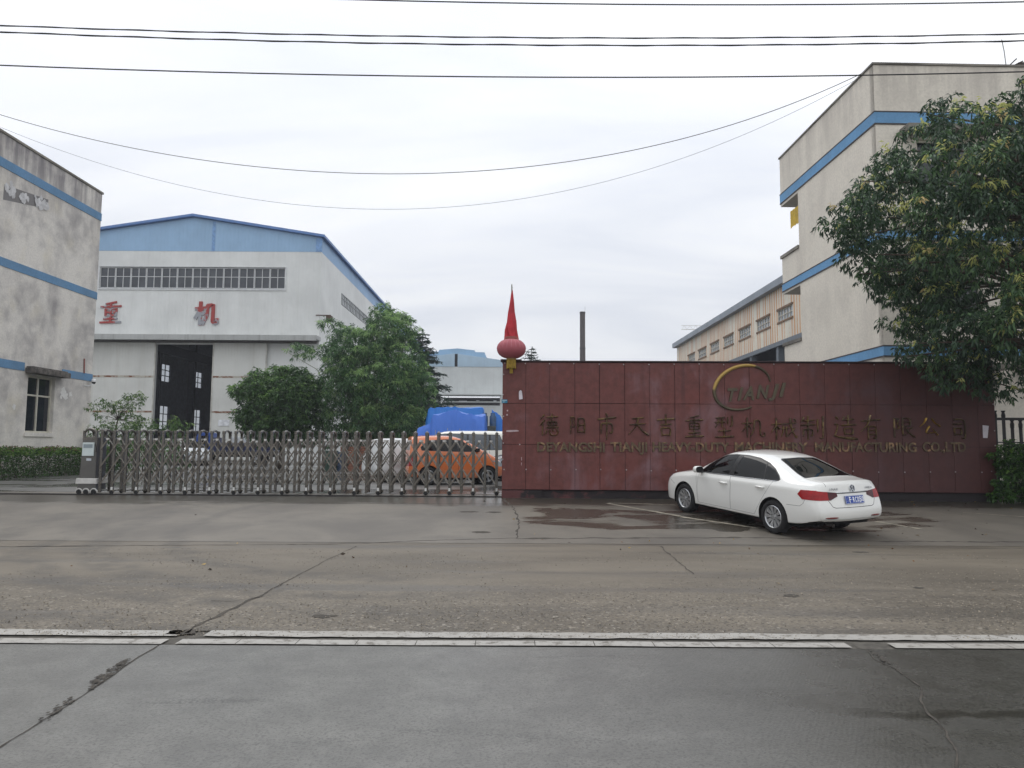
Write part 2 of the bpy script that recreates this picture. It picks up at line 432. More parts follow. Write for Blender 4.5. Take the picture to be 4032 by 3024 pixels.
# road slab, with its joints and breaks
mb = ground_strip(-70, 70, [-25, LINE2_NEAR - 0.01], -0.004, 2)
mb2 = MB(); mb2.v, mb2.f, mb2.mi = mb.v, mb.f, mb.mi
gq = lambda x, y: G(*D(x, y))
LJ = [gq(-60, 1650), gq(0, 1614), gq(120, 1540), gq(230, 1468), gq(300, 1418), gq(345, 1392)]
crack(mb2, [(q.x, q.y) for q in LJ], 0.020, 0.0, 1, 0.3)
for (px, py, rx, ry, sd) in [(235 + dx * 9 + random.uniform(-6, 6), 1452 - dx * 6.5 + random.uniform(-4, 9), random.uniform(.006, .024), random.uniform(.008, .036), 40 + k) for k in range(80) for dx in (random.uniform(-4.5, 4.5),)] + [(125 + dx * 9 + random.uniform(-6, 5), 1531 - dx * 6.5 + random.uniform(-3, 7), random.uniform(.005, .018), random.uniform(.008, .03), 90 + k) for k in range(30) for dx in (random.uniform(-4, 4),)]:
    q = gq(px, py); patch(mb2, q.x, q.y, rx, ry, 0.001 + 0.00004 * sd, 1, seed=sd)
RJ = [gq(1838, 1390), gq(1870, 1404), gq(1895, 1425), gq(1935, 1444), gq(1985, 1482), gq(1992, 1512), gq(2010, 1545), gq(2050, 1580), gq(2068, 1640), gq(2080, 1700)]
crack(mb2, [(q.x, q.y) for q in RJ], 0.016, 0.0, 1, 0.9, 0.05)
for (px, py, rx, ry, sd) in [(1895 + dx * 12 + random.uniform(-5, 5), 1416 + dx * 9 + random.uniform(-3, 3), random.uniform(.005, .02), random.uniform(.006, .022), 130 + k) for k in range(26) for dx in (random.uniform(-2, 2),)]:
    q = gq(px, py); patch(mb2, q.x, q.y, rx, ry, 0.001 + 0.00004 * sd, 1, seed=sd)
damp_m = simple('damp_hollow', (70, 69, 67), 0.35, var=0.4, scale=10, world_pos=True)
tag(mb2.build('road', [road_material(), crack_m, damp_m], recalc=False), kind='structure')

# gutter strip between the two white lines
mb = ground_strip(-70, 70, [LINE2_NEAR - 0.01, LINE1_FAR + 0.01], -0.010, 2)
tag(mb.build('gutter', joint_m, recalc=False), kind='structure')

# painted edge lines, worn and broken at the slab joints
def paint_material():
    t = NT('worn_white_paint'); p = t.pos()
    w = t.noise(p, 9, 6, 0.65, 0.4); f = t.noise(p, 60, 4)
    worn = t.ramp(t.math('ADD', w, t.math('MULTIPLY', f, 0.35)), 0.66, 0.84)
    c = t.mix(worn, lin((160, 157, 151)), lin((106, 101, 93)))
    c = t.mix(t.math('MULTIPLY', t.ramp(t.noise(t.mapping(p, (0.3, 1, 1)), 1.4, 5), 0.45, 0.75), 0.5), c, lin((142, 136, 127)))
    t.set(color=c, rough=0.6); t.bump(f, 0.2, 0.004)
    return t.m
paint_m = paint_material()
mb = MB()
def line_strip(mb, x0, x1, ya, yb, dz, m, rag=0.02, step=0.08, slabs=None, ph=0.0):
    n = max(2, int((x1 - x0) / step)); lo = []; hi = []
    for i in range(n + 1):
        x = x0 + (x1 - x0) * i / n
        wob = 0.020 * mnoise.noise(Vector((x * 0.7, 2.2 + ph, 0)))
        a = ya + wob + rag * mnoise.noise(Vector((x * 4.3, 7.7 + ph, 0))) + random.uniform(-.3, .3) * rag
        b = yb + wob + rag * mnoise.noise(Vector((x * 4.9, 17.7 + ph, 0))) + random.uniform(-.3, .3) * rag
        lo.append((x, a, gz(a) + dz)); hi.append((x, b, gz(b) + dz))
    for i in range(n): mb.quad(lo[i], lo[i + 1], hi[i + 1], hi[i], m)
xl_a = gq(385, 1372).x; xl_b = gq(442, 1372).x
line_strip(mb, -40, xl_a, LINE1_NEAR, LINE1_FAR, 0.004, 0, 0.012)
line_strip(mb, xl_b, 40, LINE1_NEAR, LINE1_FAR, 0.004, 0, 0.022)
xs2 = [-40 + 0.0]; x = gq(380, 1390).x
line_strip(mb, -40, gq(350, 1390).x, LINE2_NEAR, LINE2_FAR, 0.004, 0, 0.006, ph=3)
gap0, gap1 = gq(1828, 1392).x, gq(1850, 1392).x
while x < 30:
    x2 = x + 0.50
    if not (x < gap1 and x2 > gap0): line_strip(mb, x, x2 - 0.007, LINE2_NEAR, LINE2_FAR, 0.004, 0, 0.004, ph=3)
    elif x < gap0: line_strip(mb, x, gap0, LINE2_NEAR, LINE2_FAR, 0.004, 0, 0.004, ph=3)
    elif x2 > gap1: line_strip(mb, max(x, gap1), x2 - 0.007, LINE2_NEAR, LINE2_FAR, 0.004, 0, 0.004, ph=3)
    x = x2
tag(mb.build('road_marking', paint_m, recalc=False), kind='structure')

# shoulder: worn grit paving up to the apron
mb = ground_strip(-70, 70, [LINE1_FAR + 0.005, 9.0, 12.6], 0.0, 3)
q = [gq(395, 1368), gq(420, 1355), gq(470, 1332), gq(520, 1308), gq(575, 1280), gq(630, 1250), gq(700, 1213), gq(770, 1180)]
crack(mb, [(v.x, v.y) for v in q[:5]], 0.055, 0.004, 1, 0.5); crack(mb, [(v.x, v.y) for v in q[4:]], 0.022, 0.004, 1, 0.5)
q = [gq(1425, 1180), gq(1460, 1210), gq(1500, 1241)]; crack(mb, [(v.x, v.y) for v in q], 0.03, 0.004, 1, 0.5)
q = [gq(455, 1298), gq(500, 1300), gq(560, 1290)]; crack(mb, [(v.x, v.y) for v in q], 0.015, 0.004, 1, 0.6)
for (px, py, rx, ry, sd) in ((697, 1332, .12, .09, 21), (1710, 1287, .10, .09, 22), (400, 1366, .14, .12, 23), (1985, 1270, .07, .06, 24), (1860, 1193, .13, .07, 26)):
    v = gq(px, py); patch(mb, v.x, v.y, rx, ry, 0.004, 1, seed=sd)
mb_s = mb
tag(mb_s.build('shoulder', [shoulder_material(), crack_m], recalc=False), kind='structure')

# apron: the gently rising slab in front of gate and sign wall
mb = ground_strip(-70, 70, [12.6, 13.2, 14.4, 15.6, 16.8, 17.9, 18.6, 19.2], 0.004, 4)
q = [gq(-150, 1186), gq(0, 1181), gq(420, 1178), gq(700, 1176), gq(900, 1169), gq(1115, 1163)]
crack(mb, [(v.x, v.y) for v in q], 0.05, 0.006, 1, 0.4)
q = [gq(1115, 1164), gq(1300, 1163), gq(1640, 1162), gq(1900, 1170), gq(2300, 1172)]
crack(mb, [(v.x, v.y) for v in q], 0.10, 0.006, 1, 0.3)
q = [gq(380, 1086), gq(600, 1087), gq(850, 1088), gq(1090, 1089)]
crack(mb, [(v.x, v.y) for v in q], 0.035, 0.006, 1, 0.3)
q = [gq(1085, 1076), gq(1108, 1095), gq(1122, 1130), gq(1115, 1163)]
crack(mb, [(v.x, v.y) for v in q], 0.05, 0.006, 1, 0.5)
for (px, py, rx, ry, sd) in ((1013, 1106, .22, .10, 31), (1068, 1107, .18, .10, 32), (1040, 1150, .20, .10, 33)):
    v = gq(px, py); patch(mb, v.x, v.y, rx, ry, 0.008, 1, seed=sd)
apron_m = apron_material()
# bay lines painted round the parked sedan
def bay_line(a, b, w):
    a = gq(*a); b = gq(*b); d = Vector((b.x - a.x, b.y - a.y)); n = max(2, int(d.length / 0.12)); d.normalize(); nn = Vector((-d.y, d.x))
    L = Vector((b.x - a.x, b.y - a.y)).length; l0 = []; l1 = []
    for i in range(n + 1):
        c_ = Vector((a.x, a.y)) + d * (L * i / n); ww = w * (0.75 + 0.5 * abs(mnoise.noise(Vector((i * .7, a.x, 0)))))
        p0 = c_ + nn * ww / 2; p1 = c_ - nn * ww / 2
        l0.append((p0.x, p0.y, gz(p0.y) + 0.009)); l1.append((p1.x, p1.y, gz(p1.y) + 0.009))
    for i in range(n): mb.quad(l0[i], l0[i + 1], l1[i + 1], l1[i], 2)
old_paint = simple('faded_bay_paint', (150, 143, 128), 0.7, var=0.45, scale=7, world_pos=True)
bay_line((1312, 1088), (1470, 1116), 0.13); bay_line((1470, 1117), (1640, 1142), 0.12)
bay_line((1315, 1087), (1478, 1092), 0.10)
bay_line((1892, 1127), (1990, 1144), 0.10); bay_line((2080, 1108), (2240, 1119), 0.09)
tag(mb.build('apron', [apron_m, crack_m, old_paint], recalc=False), kind='structure')

mb = ground_strip(-80, 80, [19.2, 60, 200], 0.008, 2)
tag(mb.build('yard', yard_material(), recalc=False), kind='structure')
# ------------------------------------------------------------------ building materials
def stained_plaster(name, base, dark, amount, vertical=0.5, warm=(150, 140, 118), seed=0.0, top=None):
    t = NT(name); p = t.pos()
    q = t.mapping(p, (1, 1, 1), (seed, seed * .7, 0))
    a = t.noise(q, 0.42, 4, 0.55, 0.3); b = t.noise(q, 1.4, 5, 0.58, 0.3)
    s = t.noise(t.mapping(p, (1.2, 1.2, 0.12), (seed, 0, 0)), 1.5, 6, 0.65)
    fine = t.noise(q, 14, 5)
    c = t.mix(t.ramp(fine, .3, .7), lin(tuple(x * 0.94 for x in base)), lin(base))
    c = t.mix(t.math('MULTIPLY', t.ramp(t.noise(q, 0.8, 5), 0.5, 0.75), 0.45 * amount), c, lin(warm))
    m = t.math('ADD', t.math('MULTIPLY', a, 0.5), t.math('ADD', t.math('MULTIPLY', b, 0.3), t.math('MULTIPLY', s, vertical * 0.4)))
    lo = 0.37 + 0.2 * vertical
    f = t.math('MULTIPLY', t.ramp(m, lo - 0.06, lo + 0.20), amount)
    if top is not None:      # rain streaks run down from the coping: soot of its own on the parapet
        sep = t.new('ShaderNodeSeparateXYZ'); t.l.new(p, sep.inputs[0])
        band = t.ramp(sep.outputs[2], top - 3.2, top)
        f = t.math('MAXIMUM', f, t.math('MULTIPLY', t.math('MULTIPLY', band, t.ramp(t.math('ADD', s, t.math('MULTIPLY', b, 0.3)), 0.45, 0.85)), min(1, amount + .25)))
    c = t.mix(f, c, lin(dark))
    t.set(color=c, rough=0.9, spec=0.25); t.bump(t.math('ADD', fine, b), 0.15, 0.01)
    return t.m
def sheet_metal(name, base, pitch=0.30, axis='X', rust=0.0, grime=0.25, rough=0.5, rustc=(150, 92, 52), dirtc=(128, 122, 112), streak_scale=1.0):
    """profiled cladding: ribs as bump, streaks of grime and rust"""
    t = NT(name); p = t.obj()
    sep = t.new('ShaderNodeSeparateXYZ'); t.l.new(p, sep.inputs[0])
    u = sep.outputs[0] if axis == 'X' else sep.outputs[1]
    fr = t.math('FRACT', t.math('DIVIDE', u, pitch))
    rib = t.math('SUBTRACT', t.ramp(fr, 0.04, 0.12), t.ramp(fr, 0.20, 0.28))
    sv = t.mapping(p, (1.3, 1.3, 0.07)); s = t.noise(sv, 1.2 * streak_scale, 7, 0.7); b = t.noise(p, 0.35, 6, 0.6)
    c = t.mix(t.ramp(b, .3, .7), lin(tuple(x * 0.93 for x in base)), lin(base))
    c = t.mix(t.math('MULTIPLY', t.ramp(s, 0.45, 0.8), grime), c, lin(dirtc))
    if rust:
        # rust follows the trapezoid ribs, in tongues of different length
        col = t.math('FLOOR', t.math('DIVIDE', u, pitch))
        cc = t.new('ShaderNodeCombineXYZ'); t.l.new(col, cc.inputs[0]); t.l.new(t.math('MULTIPLY', sep.outputs[2], 0.10), cc.inputs[1])
        rn = t.noise(cc.outputs[0], 0.55, 4, 0.6)
        edge = t.noise(p, 6, 5)
        half = t.math('SUBTRACT', t.ramp(fr, 0.10, 0.28), t.ramp(fr, 0.55, 0.78))
        f = t.math('MULTIPLY', t.ramp(t.math('ADD', rn, t.math('MULTIPLY', edge, 0.25)), 0.66 - rust * .16, 0.84 - rust * .16), half)
        c = t.mix(t.math('MULTIPLY', f, 0.9), c, t.mix(edge, lin(rustc), lin(tuple(x * 1.22 for x in rustc))))
    t.set(color=c, rough=rough, spec=0.4)
    t.bump(rib, 0.5, 0.025)
    return t.m
glass_dark = simple('window_glass', (30, 36, 44), 0.08, var=0.3, scale=0.6, spec=0.6)
glass_grey = simple('dusty_glass', (70, 74, 80), 0.25, var=0.35, scale=0.7)
alu = simple('pale_aluminium', (205, 207, 208), 0.4, var=0.12)
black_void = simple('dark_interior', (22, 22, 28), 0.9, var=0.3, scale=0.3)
blue_band = stained_plaster('blue_band_paint', (112, 160, 202), (86, 118, 146), 0.4, 0.6, (120, 140, 150))
blue_band_l = stained_plaster('faded_blue_band_paint', (106, 146, 182), (86, 110, 130), 0.5, 0.6, (120, 132, 138), 3.0)
concrete_m = stained_plaster('stained_concrete', (140, 136, 128), (58, 55, 52), 0.8, 0.6)
soffit_m = simple('soffit_plaster', (190, 186, 178), 0.9, var=0.1)

# ------------------------------------------------------------------ left office block (its yard side runs away from the road)
XL = -19.5
def zl(px, py): return PX(px, py, XL)
lc = zl(*D(221, 420)); L_TOP = lc.z; L_END = lc.y
left = thing('office_building', 'stained grey plaster office block with three blue bands and a ground floor window', 'building', (XL, L_END, 0.4))
plaster_l = stained_plaster('left_plaster', (226, 221, 213), (130, 126, 128), .85, 0.12, (204, 194, 168), 1.7, top=L_TOP)
plaster_l.name = 'mottled_grey_plaster'
ly = lambda y: y - L_END; lz = lambda z: z - 0.4
w0 = zl(*D(58, 935)); w1 = zl(*D(112, 935)); wt_ = zl(*D(64, 812)); 
WY0, WY1 = zl(*D(57, 880)).y, zl(*D(116, 880)).y
WZ0, WZ1 = zl(*D(57, 934)).z, zl(*D(62, 810)).z
mb = MB()
fnL = lambda u, z, d: (-d, u, z)
wall_with_holes(mb, fnL, ly(13.0), 0, 0, lz(L_TOP), [(ly(WY0), ly(WY1), lz(WZ0), lz(WZ1))], 0.30)
mb.quad((-0.3, 0, 0), (-13, 0, 0), (-13, 0, lz(L_TOP)), (-0.3, 0, lz(L_TOP)))
mb.quad((-13, 0, 0), (-13, ly(13), 0), (-13, ly(13), lz(L_TOP)), (-13, 0, lz(L_TOP)))
mb.quad((-13, ly(13), 0), (-0.3, ly(13), 0), (-0.3, ly(13), lz(L_TOP)), (-13, ly(13), lz(L_TOP)))
mb.quad((-0.3, 0, lz(L_TOP) - .5), (-13, 0, lz(L_TOP) - .5), (-13, ly(13), lz(L_TOP) - .5), (-0.3, ly(13), lz(L_TOP) - .5))
mb.build('wall', plaster_l, left, recalc=False)
mb = MB(); mb.box(-0.42, 0.05, ly(13), 0.05, lz(L_TOP), lz(L_TOP) + 0.10)
mb.build('coping', concrete_m, left, bevel=0.01)
bands = [(zl(398, 841).z, zl(398, 871).z), (zl(382, 1152).z, zl(382, 1180).z), (zl(364, 1474).z, zl(362, 1502).z)]
for i, (za, zb) in enumerate(bands):
    mb = MB()
    if i < 2: mb.box(-0.02, 0.022, ly(13), 0.022, lz(zb), lz(za))
    else:
        mb.box(-0.02, 0.022, ly(13), ly(WY0) - 0.28, lz(zb), lz(za)); mb.box(-0.02, 0.022, ly(WY1) + 0.42, 0.022, lz(zb), lz(za))
    mb.build('blue_band', blue_band_l, left, recalc=False)
mb = MB(); mb.box(0.024, 0.42, ly(WY0) - 0.25, ly(WY1) + 0.40, lz(WZ1) + 0.06, lz(WZ1) + 0.28)
mb.box(0.024, 0.34, ly(WY0) - 0.2, ly(WY1) + 0.3, lz(WZ1) + 0.28, lz(WZ1) + 0.34)
mb.build('canopy', simple('sooty_concrete', (98, 93, 88), 0.95, var=0.6, scale=5, bump=0.6, bscale=16), left, bevel=0.02)
def window_unit(parent, fn, u0, u1, z0, z1, cols, rows, gm, fm, fw=0.05, depth=0.12, name='window'):
    """rows: list of heights fractions where rails run"""
    mb = MB()
    def bx(ua, ub, za, zb, d0, d1, m):
        p = [fn(ua, za, d0), fn(ub, za, d0), fn(ub, za, d1), fn(ua, za, d1), fn(ua, zb, d0), fn(ub, zb, d0), fn(ub, zb, d1), fn(ua, zb, d1)]
        mb.add(p, ((0, 3, 2, 1), (4, 5, 6, 7), (0, 1, 5, 4), (1, 2, 6, 5), (2, 3, 7, 6), (3, 0, 4, 7)), m)
    bx(u0, u0 + fw, z0, z1, depth - .06, depth, 0); bx(u1 - fw, u1, z0, z1, depth - .06, depth, 0)
    bx(u0 + fw, u1 - fw, z0, z0 + fw, depth - .06, depth, 0); bx(u0 + fw, u1 - fw, z1 - fw, z1, depth - .06, depth, 0)
    for c in cols: bx(u0 + (u1 - u0) * c - fw / 2, u0 + (u1 - u0) * c + fw / 2, z0 + fw, z1 - fw, depth - .055, depth - .001, 0)
    for r in rows: bx(u0 + fw, u1 - fw, z0 + (z1 - z0) * r - fw / 2, z0 + (z1 - z0) * r + fw / 2, depth - .050, depth - .002, 0)
    w = mb.build(name, fm, parent)
    mb = MB(); mb.quad(fn(u0, z0, depth + .005), fn(u1, z0, depth + .005), fn(u1, z1, depth + .005), fn(u0, z1, depth + .005))
    mb.build('pane', gm, w, recalc=False)
    return w
cream = simple('cream_frame', (196, 192, 178), 0.5, var=0.15)
window_unit(left, fnL, ly(WY0), ly(WY1), lz(WZ0), lz(WZ1), [0.5], [0.66], glass_dark, cream, 0.07, 0.20)
mb = MB(); mb.box(0.002, 0.05, ly(WY0) - .06, ly(WY1) + .06, lz(WZ0) - .16, lz(WZ0) - 0.004); mb.build('sill', plaster_l, left)
# worn-off lettering: white flecks on a grey painted-over panel high on the wall
mb = MB()
pa, pb = zl(*D(14, 405)), zl(*D(104, 440))
def flecks(cx_, cz_, r, n):
    for _ in range(n):
        a = random.uniform(0, 6.28); rr = r * math.sqrt(random.random()); k = random.randint(5, 8)
        u = cx_ + rr * math.cos(a); z = cz_ + rr * math.sin(a) * 0.8; s = random.uniform(.05, .15)
        mb.add([(0.006 + .0006 * len(mb.f), u + s * random.uniform(.5, 1.2) * math.cos(6.283 * j / k), z + s * random.uniform(.6, 1.6) * math.sin(6.283 * j / k)) for j in range(k)], (tuple(range(k)),), 1)
mb.quad((0.003, ly(zl(*D(8, 408)).y), lz(zl(*D(8, 432)).z)), (0.003, ly(zl(*D(104, 440)).y), lz(zl(*D(104, 452)).z)),
        (0.003, ly(zl(*D(104, 440)).y), lz(zl(*D(104, 431)).z)), (0.003, ly(zl(*D(8, 408)).y), lz(zl(*D(8, 398)).z)), 0)
for (px, py, r) in ((24, 408, .30), (50, 425, .26), (82, 436, .34), (97, 443, .16)):
    q = zl(*D(px, py)); flecks(ly(q.y), lz(q.z), r, 14)
mb.build('painted_over_lettering', [stained_plaster('painted_over_grey', (136, 134, 134), (112, 109, 110), .5), simple('white_fleck', (205, 204, 204), .8)], left, recalc=False)
# peeled patch and a short red conduit by the corner
mb = MB()
for (px, py, r_) in ((136, 846, .18), (142, 856, .16), (152, 852, .12), (132, 858, .08), (30, 878, .10)):
    q = zl(*D(px, py)); k = 11
    mb.add([(0.004 + .0006 * len(mb.f), ly(q.y) + r_ * random.uniform(.6, 1.5) * math.cos(6.283 * j / k), lz(q.z) + r_ * random.uniform(.6, 1.5) * math.sin(6.283 * j / k)) for j in range(k)], (tuple(range(k)),))
mb.build('peeled_patch', simple('bare_skim', (216, 214, 210), .85, var=.1), left, recalc=False)
q0, q1 = zl(330, 1412), zl(329, 1470)
mb = MB(); mb.tube([(.03, ly(q0.y), lz(q0.z)), (.03, ly(q1.y), lz(q1.z))], .03, 6); mb.build('conduit', simple('faded_red_pipe', (150, 96, 88), .7), left)
# camera on a bracket near the far corner
q = zl(*D(193, 824))
cc = thing('security_camera', 'small white camera on a bracket under the lowest blue band', 'camera', (XL, q.y, q.z))
mb = MB(); mb.tube([(0, -0.35, -0.22), (0.10, -0.25, -0.24), (0.2, -0.05, -0.12), (0.2, 0, 0)], 0.02, 6)
mb.build('bracket', alu, cc)
mb = MB(); mb.lathe([(0.02, .10), (0.085, .09), (0.10, 0.0), (0.09, -0.05)], 14, M=Matrix.Translation((0.2, 0, 0.02)))
mb.build('housing', simple('white_plastic', (214, 214, 214), .4), cc, smooth=True)
mb = MB(); mb.lathe([(0.088, -0.05), (0.07, -0.11), (0.03, -0.14), (0.001, -0.145)], 14, M=Matrix.Translation((0.2, 0, 0.02)))
mb.build('lens_dome', simple('smoked_dome', (18, 18, 20), .1), cc, smooth=True)

# ------------------------------------------------------------------ right office block
RA = math.atan2(1955 - 2016, F_PX) * -1          # its side wall vanishes at px 1955
RD = 22.3
rc = P(3437, 255, RD); R_TOP = rc.z
dirv = Vector((-math.sin(RA), math.cos(RA)))
right = thing('office_building', 'cream three storey office block with blue bands behind the red sign wall', 'building', (rc.x, rc.y, 0.4), RA)
plaster_r = stained_plaster('cream_plaster', (226, 219, 206), (160, 153, 146), 0.28, 0.75, (200, 191, 176), 5.1, top=R_TOP)
RM = Matrix.Rotation(-RA, 4, 'Z') @ Matrix.Translation((-rc.x, -rc.y, -0.4))
def side_pt(px, py):
    """pixel -> (v, z) on the side wall of the right block"""
    d = ray(px, py); n = Vector((math.cos(RA), math.sin(RA), 0)); k = (Vector((rc.x, rc.y, 0)) - CAM).dot(n) / d.dot(n)
    w = RM @ (CAM + d * k); return w.y, w.z
def front_pt(px, py):
    d = ray(px, py); n = Vector((-math.sin(RA), math.cos(RA), 0)); k = (Vector((rc.x, rc.y, 0)) - CAM).dot(n) / d.dot(n)
    w = RM @ (CAM + d * k); return w.x, w.z
V1 = side_pt(3145, 900)[0]; V2 = side_pt(3071, 700)[0]
top_z = R_TOP - 0.4
zA = side_pt(3074, 814)[1]; zB = side_pt(3077, 1022)[1]; zC = side_pt(3085, 1157)[1]; zE = side_pt(3086, 1366)[1]
s1 = (side_pt(3072, 769)[1], side_pt(3073, 805)[1]); s2 = (side_pt(3085, 1119)[1], side_pt(3085, 1149)[1])
s3 = (front_pt(3488, 1361)[1], front_pt(3488, 1402)[1])
mb = MB()
fz = lambda px, py: front_pt(px, py)
FW = [(fz(3606, 520)[0], fz(3606, 520)[0] + 1.9, fz(3606, 590)[1], fz(3606, 505)[1])]
wx0 = FW[0][0]
wins = []
for k in range(3):
    for st, sb in ((s1[1] - .50, 2.0), (s2[1] - .50, 2.0), (s3[1] - 0.55, 1.9)):
        wins.append((wx0 + k * 3.4, wx0 + k * 3.4 + 1.9, st - sb, st - 0.0))
fnF = lambda u, z, d: (u, d, z)
wall_with_holes(mb, fnF, 0, 14, 0, top_z, wins, 0.25)
fnS = lambda v, z, d: (d, v, z)
mb.quad((0, 0, 0), (0, V1, 0), (0, V1, top_z), (0, 0, top_z)); mb.quad((14, 0, 0), (14, V1, 0), (14, V1, top_z), (14, 0, top_z))
mb.quad((0, V1, 0), (14, V1, 0), (14, V1, top_z), (0, V1, top_z))
mb.quad((0, 0, top_z - .4), (14, 0, top_z - .4), (14, V1, top_z - .4), (0, V1, top_z - .4))
for (za, zb) in ((zA, top_z), (zC, zB), (0.0, zE)):
    mb.quad((0, V1, za), (0, V2, za), (0, V2, zb), (0, V1, zb)); mb.quad((14, V1, za), (14, V2, za), (14, V2, zb), (14, V1, zb))
    mb.quad((0, V2, za), (14, V2, za), (14, V2, zb), (0, V2, zb)); mb.quad((0, V1, zb), (14, V1, zb), (14, V2, zb), (0, V2, zb))
mb.build('wall', plaster_r, right, recalc=False)
mb = MB()
for z in (zA, zC): mb.box(0.002, 13.9, V1 + .004, V2 - .004, z - 0.02, z + 0.06)
mb.build('gallery_soffit', soffit_m, right, recalc=False)
mb = MB()
for z in (zB, zE): mb.box(-0.06, 14.06, V1 + .01, V2 + 0.06, z + 0.003, z + 0.13)
mb.box(-0.04, 14.04, -0.04, V2 + .04, top_z + .003, top_z + 0.07)
mb.build('coping', concrete_m, right, recalc=False)
for (za, zb), vend in ((s1, V2), (s2, V2), (s3, V2)):
    mb = MB(); mb.box(-0.022, 14.02, -0.022, 0.0, zb, za); mb.box(-0.022, 0.0, 0.001, vend + .02, zb, za)
    mb.build('blue_band', blue_band, right, recalc=False)
    mb = MB()
    for z in (za, zb): mb.box(-0.030, 14.03, -0.030, -0.001, z - .02, z + .02); mb.box(-0.030, -0.001, 0.0, vend + .028, z - .02, z + .02)
    mb.build('band_edge', simple('dark_line', (70, 68, 70), .8), right, recalc=False)
for i, w in enumerate(wins):
    window_unit(right, fnF, *w, [0.5], [0.68], glass_dark, cream, 0.07, 0.14)
    mb = MB(); mb.box(w[0] - .55, w[1] + .35, -0.55, -0.024, w[3] + 0.10, w[3] + 0.30); mb.build('canopy', concrete_m, right, bevel=.01)
# things on the roof edge and under the gallery
v, z = side_pt(3125, 835)
mb = MB()
zb0 = side_pt(3120, 818)[1]; zb1 = side_pt(3120, 885)[1]
for i in range(9):
    a = V1 + .10 + i * (V2 - V1 - .75) / 9; b = V1 + .10 + (i + 1) * (V2 - V1 - .75) / 9
    mb.quad((0.10 + .03 * (i % 2), a, zb1 + random.uniform(-.08, .04)), (0.10 + .03 * ((i + 1) % 2), b, zb1 + random.uniform(-.08, .04)), (0.10 + .03 * ((i + 1) % 2), b, zb0), (0.10 + .03 * (i % 2), a, zb0))
yb = mb.build('roller_blind', simple('yellow_cloth', (200, 168, 62), .8, var=.25), None, recalc=False)
yb.location = right.location; yb.rotation_euler = right.rotation_euler
tag(yb, 'tattered yellow blind hanging under the top gallery of the cream office block', 'blind')
ux, uz = front_pt(3975, 250)
an = thing('roof_aerial', 'thin aerial and clutter on the roof edge above the tree', 'aerial', right.matrix_basis @ Vector((ux, 0.15, top_z + .07)))
mb = MB(); mb.tube([(0, 0, 0), (-0.04, 0, .55), (-0.10, 0, .95)], 0.014, 5)
mb.build('mast', simple('grey_steel', (120, 120, 122), .5), an)
mb = MB(); mb.tube([(0.05, 0, 0.02), (0.35, 0, .30)], .02, 5); mb.tube([(0.2, 0, .05), (0.55, 0, .22)], .02, 5); mb.box(.38, .56, -.05, .06, .0, .16); mb.box(.1, .3, -.05, .05, 0, .06)
mb.build('clutter', simple('rusty_scrap', (60, 52, 48), .9), an, recalc=False)

# ------------------------------------------------------------------ great steel shed across the yard
SY = 58.0
def sp(px, py): return P(px, py, SY)
pk = sp(765, 856); ec = sp(1267.5, 936)
SCX = pk.x; HALF = ec.x - SCX
ZB = sp(900, 990).z; ZE = ec.z; ZP = pk.z
shed = thing('factory_shed', 'tall white steel workshop with blue gable, open sliding door and strip windows', 'building', (SCX, SY, 0.4))
SLEN = 92.0
X0, X1 = -HALF, HALF
white_clad = sheet_metal('white_cladding', (224, 226, 224), 0.30, 'X', grime=0.13)
white_clad_side = sheet_metal('white_cladding_side', (224, 226, 224), 0.30, 'Y', grime=0.12)
blue_clad = sheet_metal('blue_cladding', (152, 186, 218), 0.30, 'X', grime=0.15, dirtc=(112, 146, 184))
blue_clad_side = sheet_metal('blue_cladding_side', (140, 176, 214), 0.30, 'Y', grime=0.15, dirtc=(104, 138, 178))
door_clad = sheet_metal('door_cladding', (216, 217, 212), 0.25, 'X', grime=0.25, dirtc=(150, 140, 120))
trim_blue = simple('blue_trim', (92, 128, 184), .45, var=.15)
sx = lambda px, py: sp(px, py).x - SCX
sz = lambda px, py: sp(px, py).z - 0.4
wz0, wz1 = sz(760, 1137), sz(760, 1052)
wxr = sx(1123, 1100); wxl = -wxr + 0.15
dx0, dx1 = sx(606, 1600), sx(836, 1600)
dz1 = sz(720, 1356)
mb = MB()
fnG = lambda u, z, d: (u, d, z)
wall_with_holes(mb, fnG, X0, X1, 0, ZB - .4, [(wxl, wxr, wz0, wz1), (dx0, dx1, -0.0, dz1)], 0.18)
mb.build('gable_wall', white_clad, shed, recalc=False)
mb = MB(); zb, ze, zp = ZB - .4, ZE - .4, ZP - .4
mb.prism([(X0, zb), (X1, zb), (X1, ze), (0, zp), (X0, ze)], -0.02, 0.18); mb.build('blue_gable', blue_clad, shed)
mb = MB(); mb.box(X1 - .45, X1 + .05, -0.05, -0.021, zb, ze - .05); mb.build('corner_trim', simple('blue_flashing', (120, 158, 204), .5), shed)
mb = MB(); mb.box(1.55, 1.80, -0.035, -0.021, zb, zp - .35); mb.build('gable_seam', MATS['blue_flashing'], shed)
